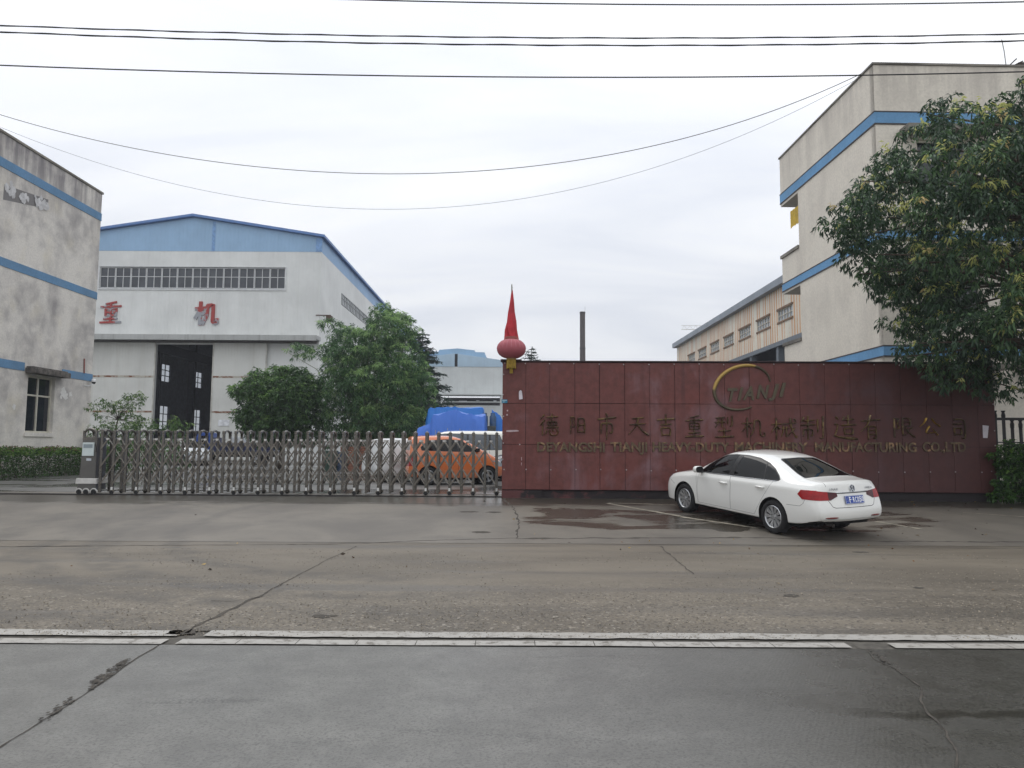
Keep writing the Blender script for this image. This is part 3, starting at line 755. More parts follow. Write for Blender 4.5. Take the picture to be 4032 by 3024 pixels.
# side walls: right one seen from the gate, left one with windows that light the interior
swt, swb = PX(1344, 1152, SCX + HALF).z - .4, PX(1344, 1199, SCX + HALF).z - .4
sw_y0 = PX(1344, 1175, SCX + HALF).y - SY; 
mb = MB()
fnR = lambda u, z, d: (X1 - d, u, z)
wall_with_holes(mb, fnR, 0.18, SLEN, 0, zb, [(sw_y0, sw_y0 + 40, swb, swt)], 0.15)
mb.build('side_wall', white_clad_side, shed, recalc=False)
mb = MB(); mb.box(X1 - .14, X1 + .004, 0.18, SLEN, zb, ze); mb.build('side_band', blue_clad_side, shed, recalc=False)
mb = MB(); fnW = lambda u, z, d: (X0 + d, u, z)
lw = []
for k in range(10):
    y0 = 8 + k * 8.0; lw.append((y0, y0 + 3.0, 7.9, 9.7)); lw.append((y0, y0 + 3.0, 2.9, 5.3))
wall_with_holes(mb, fnW, 0.18, SLEN, 0, ze, lw, 0.15)
mb.quad((X0, SLEN, 0), (X1, SLEN, 0), (X1, SLEN, ze), (X0, SLEN, ze))
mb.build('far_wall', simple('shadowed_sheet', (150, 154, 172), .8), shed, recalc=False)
t = NT('sooty_pane'); tr_ = t.new('ShaderNodeBsdfTransparent'); n = t.noise(t.obj(), .8, 4); t.l.new(t.mix(n, (.30, .32, .34, 1), (.62, .64, .66, 1)), tr_.inputs[0])
t.l.new(tr_.outputs[0], t.n['Material Output'].inputs[0]); tinted = t.m
for (y0, y1, a, b) in lw:
    mb = MB()
    for f in (0.0, .33, .66, 1.0): mb.box(X0 + .04, X0 + .10, y0 + (y1 - y0) * f - .05, y0 + (y1 - y0) * f + .05, a, b)
    for f in (.33, .66): mb.box(X0 + .045, X0 + .095, y0, y1, a + (b - a) * f - .04, a + (b - a) * f + .04)
    gb_ = mb.build('glazing_bars', simple('dark_bars', (40, 40, 44), .7), shed, recalc=False)
    mb = MB(); mb.quad((X0 + .07, y0, a), (X0 + .07, y1, a), (X0 + .07, y1, b), (X0 + .07, y0, b)); mb.build('pane', tinted, gb_, recalc=False)
mb = MB()
for s in (-1, 1):
    e = Vector((s * (HALF + .35), 0, ze - .055)); p_ = Vector((0, 0, zp))
    mb.add([(0, -0.35, zp + .02), (s * (HALF + .3), -0.35, ze - .03), (s * (HALF + .3), SLEN, ze - .03), (0, SLEN, zp + .02),
            (0, -0.35, zp + .22), (s * (HALF + .3), -0.35, ze + .17), (s * (HALF + .3), SLEN, ze + .17), (0, SLEN, zp + .22)],
           ((0, 1, 2, 3), (4, 7, 6, 5), (0, 4, 5, 1), (1, 5, 6, 2), (2, 6, 7, 3)), 0)
mb.build('roof', trim_blue, shed)
# interior: columns, crane girder and floor darkness
mb = MB()
for k in range(11):
    for xx in (X0 + .7, X1 - .7): mb.box(xx - .35, xx + .35, 7 + k * 8 - .25, 7 + k * 8 + .25, 0, ze - .5)
for xx in (X0 + .9, X1 - .9): mb.box(xx - .3, xx + .3, .4, SLEN - .4, 10.6, 11.6)
mb.build('inner_frame', simple('dark_steel', (96, 98, 112), .8), shed, recalc=False)
# strip window over the doors: 12 two-light units
nU = 12; uw = (wxr - wxl) / nU
for k in range(nU):
    a = wxl + k * uw
    window_unit(shed, fnG, a + .015, a + uw - .015, wz0 + .05, wz1 - .05, [.5], [.56], glass_grey, alu, 0.045, 0.10)
mb = MB(); mb.box(wxl - .1, wxr + .1, -0.07, -0.004, wz0 - .12, wz0 - .0); mb.box(wxl - .1, wxr + .1, -0.05, -0.004, wz1, wz1 + .07)
mb.box(wxl - .10, wxl, -0.05, -0.004, wz0, wz1); mb.box(wxr, wxr + .10, -0.05, -0.004, wz0, wz1)
mb.build('window_surround', alu, shed, recalc=False)
for k in range(20):
    window_unit(shed, fnR, sw_y0 + k * 2.0 + .03, sw_y0 + k * 2 + 1.97, swb + .03, swt - .03, [.33, .66], [.6], simple('pale_glass', (196, 200, 202), .35, var=.12), simple('grey_bars', (150, 152, 154), .5), 0.07, 0.03)
# sliding doors with rusty rails
def door_panel(x0, x1, z1, right_=False):
    mb = MB(); mb.box(x0, x1, -0.22, -0.10, 0.08, z1); d = mb.build('sliding_door', door_clad, shed)
    mb = MB()
    for z in (sz(700, 1483), sz(700, 1621)): mb.box(x0, x1, -0.235, -0.221, z - .10, z + .05, 0)
    mb.box(x0, x0 + .10, -0.24, -0.221, .08, z1, 1); mb.box(x1 - .10, x1, -0.24, -0.221, .08, z1, 1)
    mb.build('rail', [rust_rail, simple('door_edge', (190, 188, 180), .6, var=.3, scale=2)], d, recalc=False)
t = NT('rusty_rail'); n = t.noise(t.obj(), 2.2, 6, .7)
t.set(color=t.mix(t.ramp(n, .42, .60), lin((186, 182, 170)), lin((122, 74, 44))), rough=.85); rust_rail = t.m
d_x0, d_x1 = sx(393, 1600) - 1.5, sx(1048, 1600)
door_panel(d_x0, dx0 + .05, dz1 + .10); door_panel(dx1 - .05, d_x1, dz1 + .10)
mb = MB(); mb.box(X0 + .2, sx(1263, 1340), -1.3, -0.003, sz(720, 1341), sz(720, 1326)); mb.box(X0 + .2, sx(1263, 1340), -1.34, -1.301, sz(720, 1347), sz(720, 1327))
cp = mb.build('canopy', sheet_metal('grey_canopy', (176, 178, 176), .25, 'X', grime=.6, dirtc=(96, 92, 86)), shed)
mb = MB(); mb.box(X0 + .3, sx(1250, 1340), -.30, -.02, dz1 + .12, dz1 + .34); mb.build('door_track', simple('track_steel', (96, 94, 90), .6), shed)
mb = MB(); mb.box(sx(864, 1660), sx(908, 1660), -0.26, -0.236, sz(880, 1677), sz(880, 1653)); mb.build('notice_board', simple('notice_white', (226, 228, 232), .6), shed)
# drain spout at the corner
cz = sz(1268, 1243)
mb = MB(); mb.box(X1 - .3, X1 + .9, -.05, .12, cz, cz + .07); mb.box(X1 + .55, X1 + 1.0, -.12, .30, cz - .45, cz - .02)
mb.build('gutter_spout', simple('rusty_brown', (92, 72, 60), .85, var=.4), shed, recalc=False)

# ------------------------------------------------------------------ strokes for the written characters: (points, start width, end width)
HAN = {
'德': [([(28,95),(8,74)],10,3), ([(30,72),(4,46)],10,3), ([(20,58),(20,4)],8,7), ([(38,84),(90,87)],7,7), ([(63,99),(60,66)],8,6), ([(42,64),(44,47)],7,6), ([(42,64),(86,65),(83,48)],6,6), ([(44,48),(84,49)],5,5), ([(56,63),(57,49)],5,5), ([(70,63),(70,49)],5,5), ([(36,38),(93,40)],7,8), ([(40,26),(31,7)],9,4), ([(50,29),(54,8),(70,4),(84,6),(88,19)],6,5), ([(63,31),(70,21)],8,5), ([(83,31),(94,19)],8,6)],
'阳': [([(13,92),(12,2)],9,6), ([(12,90),(35,89),(23,66),(35,52),(30,38),(16,40)],7,5), ([(52,84),(50,10)],9,7), ([(52,82),(88,85),(86,6)],7,9), ([(52,48),(86,50)],7,6), ([(51,14),(86,15)],7,6)],
'市': [([(46,101),(55,88)],9,10), ([(6,76),(94,85)],8,9), ([(24,60),(24,20)],9,6), ([(24,60),(78,63),(77,22),(66,27)],7,8), ([(51,84),(50,-4)],10,6)],
'天': [([(26,84),(78,89)],7,8), ([(14,56),(84,61)],7,7), ([(52,87),(46,50),(8,10)],10,3), ([(50,55),(70,26),(99,8)],5,13)],
'吉': [([(6,76),(94,82)],8,10), ([(50,102),(50,56)],10,7), ([(24,55),(78,58)],7,8), ([(27,42),(32,6)],9,7), ([(27,41),(76,44),(70,6)],7,8), ([(31,11),(72,12)],7,7)],
'重': [([(74,97),(26,87)],9,4), ([(4,74),(96,79)],7,9), ([(26,64),(27,36)],7,6), ([(26,64),(77,66),(74,36)],6,7), ([(26,50),(75,51)],5,5), ([(26,37),(75,38)],5,5), ([(50,90),(50,6)],8,7), ([(20,21),(80,23)],6,7), ([(4,5),(97,8)],8,10)],
'型': [([(8,88),(54,91)],6,7), ([(4,68),(58,71)],6,7), ([(22,88),(20,64),(5,46)],8,3), ([(41,89),(40,46)],8,6), ([(68,91),(68,60)],8,5), ([(90,99),(90,50),(78,55)],9,4), ([(20,30),(82,33)],6,7), ([(50,45),(50,5)],9,7), ([(4,3),(97,7)],8,10)],
'机': [([(3,69),(46,73)],6,7), ([(25,99),(24,0)],9,6), ([(24,66),(3,28)],8,3), ([(27,62),(41,45)],7,6), ([(56,85),(53,40),(36,3)],9,3), ([(56,84),(80,87),(79,14),(88,6),(99,10),(97,26)],7,6)],
'械': [([(2,69),(37,73)],6,7), ([(20,99),(20,0)],9,6), ([(20,66),(1,32)],8,3), ([(22,62),(34,47)],7,6), ([(40,71),(97,77)],6,8), ([(74,99),(78,50),(97,3),(99,20)],9,4), ([(88,96),(96,86)],8,8), ([(92,55),(62,14)],7,3), ([(38,50),(68,53)],5,6), ([(47,63),(46,34),(37,13)],7,3), ([(59,63),(58,12)],7,6)],
'制': [([(14,93),(5,74)],8,4), ([(10,78),(56,81)],6,7), ([(2,60),(60,63)],6,7), ([(31,99),(30,-2)],8,5), ([(12,42),(12,14)],7,6), ([(12,42),(50,44),(48,15),(40,19)],6,5), ([(70,85),(70,30)],8,5), ([(92,98),(92,2),(77,10)],9,4)],
'造': [([(11,93),(21,82)],9,9), ([(5,61),(21,63),(14,36),(5,13)],7,5), ([(2,17),(20,9),(99,2)],6,13), ([(48,92),(37,76)],8,4), ([(43,79),(86,83)],6,7), ([(63,99),(62,58)],8,6), ([(33,57),(96,61)],7,8), ([(45,44),(48,19)],8,6), ([(45,44),(83,46),(80,19)],6,7), ([(48,22),(80,23)],6,6)],
'有': [([(4,76),(96,83)],7,9), ([(51,101),(36,60),(2,32)],10,3), ([(38,54),(38,-1)],8,6), ([(38,54),(77,57),(76,3),(63,9)],7,6), ([(38,38),(76,39)],5,5), ([(38,22),(76,23)],5,5)],
'限': [([(11,92),(10,-1)],9,6), ([(10,90),(33,89),(22,66),(33,50),(26,37),(13,40)],7,5), ([(46,90),(83,92),(80,54)],6,7), ([(46,72),(80,73)],5,5), ([(46,54),(80,55)],5,5), ([(48,90),(46,5),(64,17)],8,4), ([(92,47),(70,33)],7,4), ([(56,53),(70,24),(100,1)],5,11)],
'公': [([(37,93),(26,66),(5,46)],10,3), ([(60,93),(74,66),(98,49)],5,12), ([(49,51),(27,11),(78,17)],9,6), ([(64,36),(86,3)],7,10)],
'司': [([(18,88),(85,91),(83,1),(68,9)],7,8), ([(14,67),(68,70)],6,7), ([(21,51),(24,19)],8,6), ([(21,50),(64,52),(60,19)],6,7), ([(24,22),(60,23)],6,6)],
'川': [([(20,92),(18,40),(6,6)],11,9), ([(50,88),(50,14)],11,11), ([(82,94),(82,4)],11,11)],
}
def stroke_mesh(mb, glyph, size, M, ridge=0.02, back=0.0, flat=None, m=0, wk=1.0):
    """brush strokes as raised ribs; x right, z up, y towards -y (out of the wall)"""
    for si, (pts, wa, wb) in enumerate(HAN[glyph]):
        pts = [Vector((a / 100 * size, 0, b / 100 * size)) for a, b in pts]
        L = [pts[0]]
        for a, b in zip(pts, pts[1:]):
            for k in range(1, 5): L.append(a.lerp(b, k / 4))
        if flat is None and len(pts) > 2:      # round the turns a little
            for _ in range(2): L = [L[0]] + [(L[i - 1] + L[i] * 2 + L[i + 1]) / 4 for i in range(1, len(L) - 1)] + [L[-1]]
        n = len(L); rows = []
        for i, q in enumerate(L):
            d = (L[min(i + 1, n - 1)] - L[max(i - 1, 0)]).normalized(); nn = Vector((-d.z, 0, d.x)); t_ = i / (n - 1)
            if flat is None:
                w = (wa + (wb - wa) * t_) * (0.86 + 0.34 * (2 * t_ - 1) ** 2) / 100 * size * 0.5
                if i == 0 or i == n - 1: w *= 0.6
                h = ridge * min(1, w / (0.035 * size) + 0.25)
                rows.append([q + nn * w, q + nn * w * .8 + Vector((0, -h * .6, 0)), q + Vector((0, -h, 0)), q - nn * w * .8 + Vector((0, -h * .6, 0)), q - nn * w])
            else:
                w = flat / 100 * size * 0.5; h = ridge + si * 0.004
                ext = (d * w * 0.35 if i == n - 1 else (d * -w * 0.35 if i == 0 else Vector()))
                rows.append([q + ext + nn * w, q + ext + nn * w + Vector((0, -h, 0)), q + ext - nn * w + Vector((0, -h, 0)), q + ext - nn * w])
        k = len(rows[0]); P_ = [M @ p for r in rows for p in r]; F_ = []
        for i in range(n - 1):
            for j in range(k - 1): F_.append((i * k + j, i * k + j + 1, (i + 1) * k + j + 1, (i + 1) * k + j))
        F_.append(tuple(range(k))); F_.append(tuple(reversed([(n - 1) * k + j for j in range(k)])))
        mb.add(P_, F_, m)
def font_mesh(text, size, extrude, shear=0.0, spacing=1.0, bevel=0.0, bold=0.0):
    cu = bpy.data.curves.new('lettering', 'FONT'); cu.body = text; cu.size = size; cu.extrude = extrude; cu.shear = shear
    cu.space_character = spacing; cu.bevel_depth = bevel; cu.offset = bold; cu.resolution_u = 3; cu.align_x = 'LEFT'
    o = bpy.data.objects.new('lettering', cu); COL.objects.link(o)
    me = bpy.data.meshes.new_from_object(o); bpy.data.objects.remove(o); bpy.data.curves.remove(cu)
    return me
def add_text(parent, name, text, height, M, mat, extrude=0.01, width=None, shear=0.0, bevel=0.0, bold=0.0):
    """capitals `height` tall; M places x right, y up, z out"""
    me = font_mesh(text, 1.0, 0.0 if extrude == 0 else extrude, shear, 1.0, bevel, bold)
    co = np.empty(len(me.vertices) * 3); me.vertices.foreach_get('co', co); co = co.reshape(-1, 3)
    lo, hi = co.min(0), co.max(0)
    capm = font_mesh('H', 1.0, 0); c2 = np.empty(len(capm.vertices) * 3); capm.vertices.foreach_get('co', c2); cap = c2.reshape(-1, 3)[:, 1].max()
    sy = height / cap; sx_ = sy if width is None else width / (hi[0] - lo[0])
    co[:, 0] = (co[:, 0] - lo[0]) * sx_; co[:, 1] = co[:, 1] * sy
    me.vertices.foreach_set('co', co.ravel()); me.transform(M); me.update()
    me.name = name; me.materials.clear(); me.materials.append(mat)
    o = bpy.data.objects.new(name, me); COL.objects.link(o); o.parent = parent
    return o, (hi[0] - lo[0]) * sx_

# peeling red characters on the shed
t = NT('peeling_red_paint'); p = t.obj(); n = t.noise(p, .75, 5, .6, .6); n2 = t.noise(p, 4, 5, .7)
t.set(color=t.mix(t.ramp(t.math('ADD', n, t.math('MULTIPLY', n2, .35)), .66, .72), lin((158, 62, 58)), lin((150, 152, 158))), rough=.7)
peel = t.m
for g, a, b, c_, d_ in (('重', 394, 485, 1275, 1184), ('机', 768, 863, 1277, 1184)):
    w = sx(b, 1230) - sx(a, 1230); h = sz(430, d_) - sz(430, c_)
    mb = MB(); stroke_mesh(mb, g, 1.0, Matrix.Translation((sx(a, 1230), -0.003, sz(430, c_))) @ Matrix.Diagonal((w * .95, 1, h * .97, 1)), 0.08, flat=15 if g == '机' else 8.5)
    mb.build('character', peel, shed)
# ------------------------------------------------------------------ far workshop at the end of the yard
FY = 112.0
def fp(px, py): return P(px, py, FY)
q0 = fp(1640, 1500); q1 = fp(2150, 1500)
far = thing('factory_shed', 'distant pale workshop with blue top behind the blue tarpaulins', 'building', (q0.x, FY, .4))
fx = lambda px: fp(px, 1500).x - q0.x
fz_ = lambda py: fp(1850, py).z - .4
fw_clad = sheet_metal('far_white_cladding', (214, 218, 217), 0.4, 'X', grime=.15)
fb_clad = sheet_metal('far_blue_cladding', (176, 200, 218), 0.5, 'X', grime=.1, dirtc=(110, 140, 170))
fb2 = sheet_metal('far_blue_roof_cladding', (150, 186, 216), 0.5, 'X', grime=.1, dirtc=(110, 140, 170))
mb = MB()
wall_with_holes(mb, lambda u, z, d: (u, d, z), 0, fx(1979), 0, fz_(1444), [(fx(1735), fx(1969), fz_(1581), fz_(1560)), (fx(1735), fx(1969), fz_(1596), fz_(1583))], .3)
mb.build('wall', fw_clad, far, recalc=False)
pk_x = fx(1790)
mb = MB(); zz0 = fz_(1444)
gp = [(0, zz0), (fx(1789), zz0), (fx(1789), fz_(1392)), (0, fz_(1410))]
mb.prism(gp, -.1, 40); mb.prism([(fx(1801), zz0), (fx(1979), zz0), (fx(1979), fz_(1418)), (fx(1801), fz_(1393))], -.1, 40)
mb.build('blue_gable', fb_clad, far)
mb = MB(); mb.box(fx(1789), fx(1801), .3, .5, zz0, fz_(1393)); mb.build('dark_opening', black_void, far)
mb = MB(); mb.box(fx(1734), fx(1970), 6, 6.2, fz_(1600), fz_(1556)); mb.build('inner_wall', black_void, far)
mb = MB(); mb.box(fx(1650), fx(1974), -1.6, -.002, fz_(1560) + .1, fz_(1553)); mb.build('canopy', fw_clad, far)
mb = MB(); mb.box(fx(1650), fx(1974), -.5, -.003, fz_(1585), fz_(1581)); mb.build('lintel', fw_clad, far)
for a, b, c_, d_ in ((1797, 1830, 1573, 1568), (1868, 1882, 1569, 1567), (1940, 1952, 1574, 1567)):
    mb = MB(); mb.box(fx(a), fx(b), 5.8, 5.95, fz_(c_), fz_(d_)); mb.build('window', simple('far_window', (215, 220, 225), .3), far, recalc=False)
mb = MB(); mb.prism([(fx(1690), fz_(1395)), (fx(1916), fz_(1408)), (fx(1906), fz_(1385)), (fx(1870), fz_(1384)), (fx(1866), fz_(1377)), (fx(1798), fz_(1370)), (fx(1727), fz_(1376)), (fx(1722), fz_(1384)), (fx(1690), fz_(1386))], .6, 30)
mb.build('roof', fb2, far)
mb = MB()
for k in range(3):
    x = fx(1697 + k * 12.5); mb.prism([(x, fz_(1386)), (x + fx(1708) - fx(1697), fz_(1386)), (x + .12, fz_(1376))], .8, 2.5)
mb.build('roof_vent', simple('vent_grey', (104, 120, 136), .6), far)

# chimney
CY = 125.0
c0 = P(2294, 1430, CY); ct = P(2294, 1229, CY); rw = (P(2304.5, 1300, CY).x - P(2283.5, 1300, CY).x) / 2
ch = thing('chimney', 'dark round steel chimney standing behind the red sign wall', 'chimney', (c0.x, CY, .4))
zt = ct.z - .4; zm = P(2294, 1372, CY).z - .4
mb = MB(); mb.lathe([(rw * 1.22, 0), (rw * 1.12, zm - 6), (rw * 1.03, zm), (rw, zm + .05), (rw, zt), (rw * .8, zt), (rw * .8, zt - 1)], 28)
mb.build('stack', simple('sooty_steel', (74, 66, 64), .8, var=.3, scale=.5), ch, smooth=True, angle=40)
mb = MB(); mb.lathe([(rw * 1.08, zt - .22), (rw * 1.08, zt + .02), (rw * .9, zt + .02)], 28); mb.build('rim', simple('rim_steel', (56, 50, 50), .8), ch, smooth=True, angle=40)
mb = MB(); mb.lathe([(rw * 1.12, zm - .12), (rw * 1.12, zm + .1), (rw, zm + .12)], 28)
mb.build('rim', simple('rim_steel', (56, 50, 50), .8), ch, smooth=True, angle=40)
mb = MB(); mb.tube([(rw * .95, 0, zt - .5), (rw * .95, 0, zt + 1.0)], .02, 5); mb.build('lightning_rod', simple('rod_steel', (130, 130, 134), .5), ch)

# rusty cream shed on the right: side wall running away
XR = 20.0
def rp(px, py): return PX(px, py, XR)
RYA = 40.0; RYB = rp(2675, 1380).y
ez = rp(2674.6, 1370).z; cz0 = rp(3159, 1308.7).z
rusty = thing('factory_shed', 'rust streaked cream workshop with small windows behind the sign wall', 'building', (XR, RYA, .4), math.radians(.35))
rust_clad = sheet_metal('rust_streaked_cladding', (222, 216, 200), 0.47, 'Y', rust=1.1, grime=.3, rustc=(176, 122, 70))
t_ = None
wv = [((3066.8, 1221), (3124, 1202), (3068, 1271)), ((2985.7, 1267), (3035.8, 1247), (2987, 1309)), ((2917, 1304), (2960, 1285), (2918, 1340)),
      ((2857.5, 1334.5), (2894, 1316), (2858, 1367)), ((2806, 1359), (2838, 1345), (2807, 1388)), ((2759, 1382), (2788, 1370), (2760, 1411)), ((2719, 1402), (2744, 1391), (2720, 1430))]
holes = []
ztop = sum(rp(*a).z for a, b, c_ in wv[:4]) / 4 - .4; zbot = sum(rp(*c_).z for a, b, c_ in wv[:4]) / 4 - .4
for a, b, c_ in wv:
    ya, yb_ = rp(*a).y - RYA, rp(*b).y - RYA; holes.append((min(ya, yb_), max(ya, yb_), zbot, ztop))
mb = MB(); fnU = lambda u, z, d: (d, u, z)
wall_with_holes(mb, fnU, 0, RYB - RYA, cz0 - .4, ez - .4, holes, .15)
mb.quad((0, RYB - RYA, 0), (18, RYB - RYA, 0), (18, RYB - RYA, ez - .4), (0, RYB - RYA, ez - .4))
mb.build('cladding', rust_clad, rusty, recalc=False)
for h in holes:
    window_unit(rusty, fnU, *h, [.2, .4, .6, .8], [.5], simple('cracked_glass', (164, 170, 176), .25, var=.3, scale=1.2), simple('pale_bars', (196, 190, 176), .6), .06, .08)
mb = MB()
for h in holes: mb.box(-.06, -.002, h[0] - .1, h[1] + .1, h[2] - .14, h[2]); mb.box(-.08, -.002, h[0] - .1, h[1] + .1, h[3], h[3] + .14)
mb.build('window_trim', simple('rusty_trim', (124, 98, 76), .8, var=.35), rusty, recalc=False)
mb = MB(); mb.box(-.5, 18, -.2, RYB - RYA + .3, ez - .4, ez + .12); mb.build('roof', simple('grey_gutter', (134, 142, 152), .6, var=.2, scale=.6), rusty)
mb = MB(); mb.box(-.02, .2, 0, RYB - RYA, cz0 - .75, cz0 - .41)
for k in range(9): mb.box(.1, .55, k * 6.0 + 2.0, k * 6 + 2.45, 0, cz0 - .75)
mb.box(.12, .4, 0, RYB - RYA, 4.4, 4.75)
mb.build('steel_frame', simple('frame_steel', (104, 112, 120), .6, var=.2), rusty, recalc=False)
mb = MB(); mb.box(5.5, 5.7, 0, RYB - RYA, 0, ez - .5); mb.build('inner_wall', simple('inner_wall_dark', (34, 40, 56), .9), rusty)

# far tower crane: jib seen over the rusty shed
TY = 330.0
a = P(2683, 1285, TY); b = P(2960, 1296, TY)
cr = thing('tower_crane', 'distant pale tower crane jib over the rusty workshop roof', 'crane', (b.x + 14, TY, .4))
ox = lambda x: x - (b.x + 14); zj = (a.z + b.z) / 2 - .4
mb = MB(); n = 26; L0 = ox(a.x); L1 = 22.0; w = .26
mb.bar((L0, 0, zj - .9), (L1, 0, zj - .9), w, w); mb.bar((L0, 0, zj + .9), (L1, 0, zj + .9), w * .8, w * .8)
for i in range(n):
    x0 = L0 + (L1 - L0) * i / n; x1 = L0 + (L1 - L0) * (i + 1) / n; xm = (x0 + x1) / 2
    mb.bar((x0, 0, zj - .9), (xm, 0, zj + .9), .12, .12); mb.bar((xm, 0, zj + .9), (x1, 0, zj - .9), .12, .12)
crm = simple('pale_crane_paint', (206, 204, 198), .6)
mb.build('jib', crm, cr, recalc=False)
mb = MB()
for (xx, yy) in ((-.9, -.9), (.9, -.9), (.9, .9), (-.9, .9)): mb.bar((xx, yy, 0), (xx, yy, zj + 5), .25, .25, 0, Vector((0, 1, 0)))
for k in range(int(zj / 2.2)): mb.bar((-.9, -.9, k * 2.2), (.9, -.9, k * 2.2 + 2.2), .14, .14)
mb.build('mast', crm, cr, recalc=False)

# ------------------------------------------------------------------ overhead lines
wire_m = simple('black_cable', (26, 27, 32), .6, var=.2)
def fit_wire(pts, Y, x0, x1, n=60):
    w = [P(*D(*p), Y) for p in pts]
    c = np.polyfit([q.x for q in w], [q.z for q in w], 2)
    return [Vector((x, Y, float(np.polyval(c, x)))) for x in np.linspace(x0, x1, n)]
WY = 8.4
def cable(name, pts, r, label, twist=0):
    mb = MB(); mb.tube(pts, r, 6)
    if twist:
        hel = []
        for i in range(len(pts) - 1):
            for k in range(6):
                t_ = k / 6; q = Vector(pts[i]).lerp(Vector(pts[i + 1]), t_); an_ = (i + t_) * 5.0
                hel.append(q + Vector((0, math.cos(an_) * r * .8, math.sin(an_) * r * .8)))
        mb.tube(hel, r * .7, 5)
    return tag(mb.build(name, wire_m, None, smooth=True), label, 'cable', 'overhead power cables along the road')
cable('overhead_cable', fit_wire([(720, -2), (1300, 9), (2212, 4)], WY, -26, 26), .0085, 'topmost overhead cable, leaving the top edge of the picture')
cable('overhead_cable', fit_wire([(0, 55), (1000, 80), (2212, 73)], WY, -26, 26), .0080, 'upper cable of the close pair crossing the whole sky', 1)
cable('overhead_cable', fit_wire([(0, 69), (1100, 97), (2212, 88)], WY, -26, 26), .0085, 'lower cable of the close pair crossing the whole sky', 1)
cable('overhead_cable', fit_wire([(0, 141), (1250, 167), (2212, 155)], WY, -26, 26), .0085, 'lowest of the straight overhead cables, crossing the cream office parapet')
def droop(pts, r, label):
    pts = [Vector(p) for p in pts]; xs = [p[0] for p in pts]
    c = np.polyfit(xs, [p[1] for p in pts], 4 if len(pts) > 4 else 2); L = []
    for x in np.linspace(xs[0], xs[-1], 60):
        Y = 26.2 + (23.0 - 26.2) * (x - xs[0]) / (xs[-1] - xs[0]); L.append(P(*D(x, float(np.polyval(c, x))), Y))
    mb = MB(); mb.tube(L, r, 5)
    return tag(mb.build('sagging_wire', wire_m, None, smooth=True), label, 'wire', 'sagging wires between the office blocks')
droop([(-25, 240), (0, 247), (200, 302), (400, 340), (620, 366), (830, 375), (1050, 368), (1300, 339), (1600, 262), (1868, 156)], .012, 'thicker upper wire sagging between the two office roofs')
droop([(-25, 262), (0, 276), (200, 350), (400, 400), (620, 440), (800, 453), (1000, 446), (1300, 392), (1600, 295), (1860, 166)], .006, 'thinner lower wire sagging between the two office roofs')
# ------------------------------------------------------------------ red sign wall
WYL, WYR = 18.25, 17.95
wl0 = P(1975, 1963, WYL); wr0 = P(3936, 1980, WYR)
SWX0, SWX1 = wl0.x, wr0.x
SWA = math.atan2(WYR - WYL, SWX1 - SWX0)
SW_BASE = 0.36
SWL = math.hypot(SWX1 - SWX0, WYR - WYL)
sw = thing('sign_wall', 'long dark red panelled wall with raised bronze company lettering and oval emblem', 'sign wall', (SWX0, WYL, SW_BASE), SWA)
SM = Matrix.Translation((SWX0, WYL, SW_BASE)) @ Matrix.Rotation(SWA, 4, 'Z'); SMI = SM.inverted()
def swp(px, py):
    d = ray(px, py); n = Vector((-math.sin(SWA), math.cos(SWA), 0)); k = (Vector((SWX0, WYL, 0)) - CAM).dot(n) / d.dot(n)
    w = SMI @ (CAM + d * k); return w.x, w.z
SWH = swp(2500, 1425)[1]
def maroon():
    t = NT('maroon_panel'); p = t.obj()
    a = t.noise(t.mapping(p, (1, 1, .75)), .9, 6, .6, .6); b = t.noise(p, 5, 6, .65)
    g = t.noise(p, 90, 3)
    s = t.noise(t.mapping(p, (2.2, 1, .22)), 1.4, 6, .62, .3)
    c = t.mix(t.ramp(b, .3, .7), lin((92, 50, 46)), lin((110, 62, 57)))
    c = t.mix(t.math('MULTIPLY', t.ramp(g, .5, .75), .35), c, lin((70, 34, 36)))
    rustn = t.ramp(t.noise(p, .7, 5, .6), .52, .72); c = t.mix(t.math('MULTIPLY', rustn, .45), c, lin((116, 56, 48)))
    # pale bloom left by water, dark runs from the seams
    bloom = t.ramp(t.math('ADD', t.math('MULTIPLY', a, .7), t.math('MULTIPLY', s, .3)), .50, .72)
    c = t.mix(t.math('MULTIPLY', bloom, .60), c, lin((136, 112, 118)))
    c = t.mix(t.math('MULTIPLY', t.ramp(t.noise(t.mapping(p, (3.5, 1, .10), (3, 0, 0)), 1.2, 5, .6), .56, .8), .55), c, lin((62, 34, 38)))
    sep = t.new('ShaderNodeSeparateXYZ'); t.l.new(p, sep.inputs[0])
    # shade of the tree painted into the panel colour, darker towards its end
    tree_shade = t.ramp(t.math('ADD', sep.outputs[0], t.math('MULTIPLY', t.math('SUBTRACT', a, .5), 4.5)), 6.2, 10.6)
    c = t.mix(t.math('MULTIPLY', tree_shade, .65), c, lin((60, 36, 36)))
    t.set(color=c, rough=t.mixf(bloom, .5, .75), spec=.35); t.bump(t.math('ADD', b, t.math('MULTIPLY', g, .3)), .12, .004)
    return t.m
maroon_m = maroon()
seam_m = simple('dark_seam', (40, 20, 24), .9, var=.4, scale=3)
PL = swp(2500, 1931)[1]                       # plinth top
H1 = swp(2300, 1589)[1]; H2 = swp(2300, 1751.6)[1]
S0 = swp(1981, 1430)[0]; SP = (swp(2116 / 2.107 * 1 + 1950 - 0, 1430)[0] - S0)
edges = [0.0] + [swp(1950 + v / 2.107, 1600)[0] for v in (253, 452, 660, 866, 1075, 1282, 1490, 1697, 1905, 2112)]
pitch = (edges[10] - edges[1]) / 9
while edges[-1] + pitch < SWL - .25: edges.append(edges[-1] + pitch)
edges.append(SWL)
mb = MB(); mb.box(0.005, SWL - .005, 0.021, 0.42, PL - .02, SWH - .01); mb.build('core', seam_m, sw)
mb = MB()
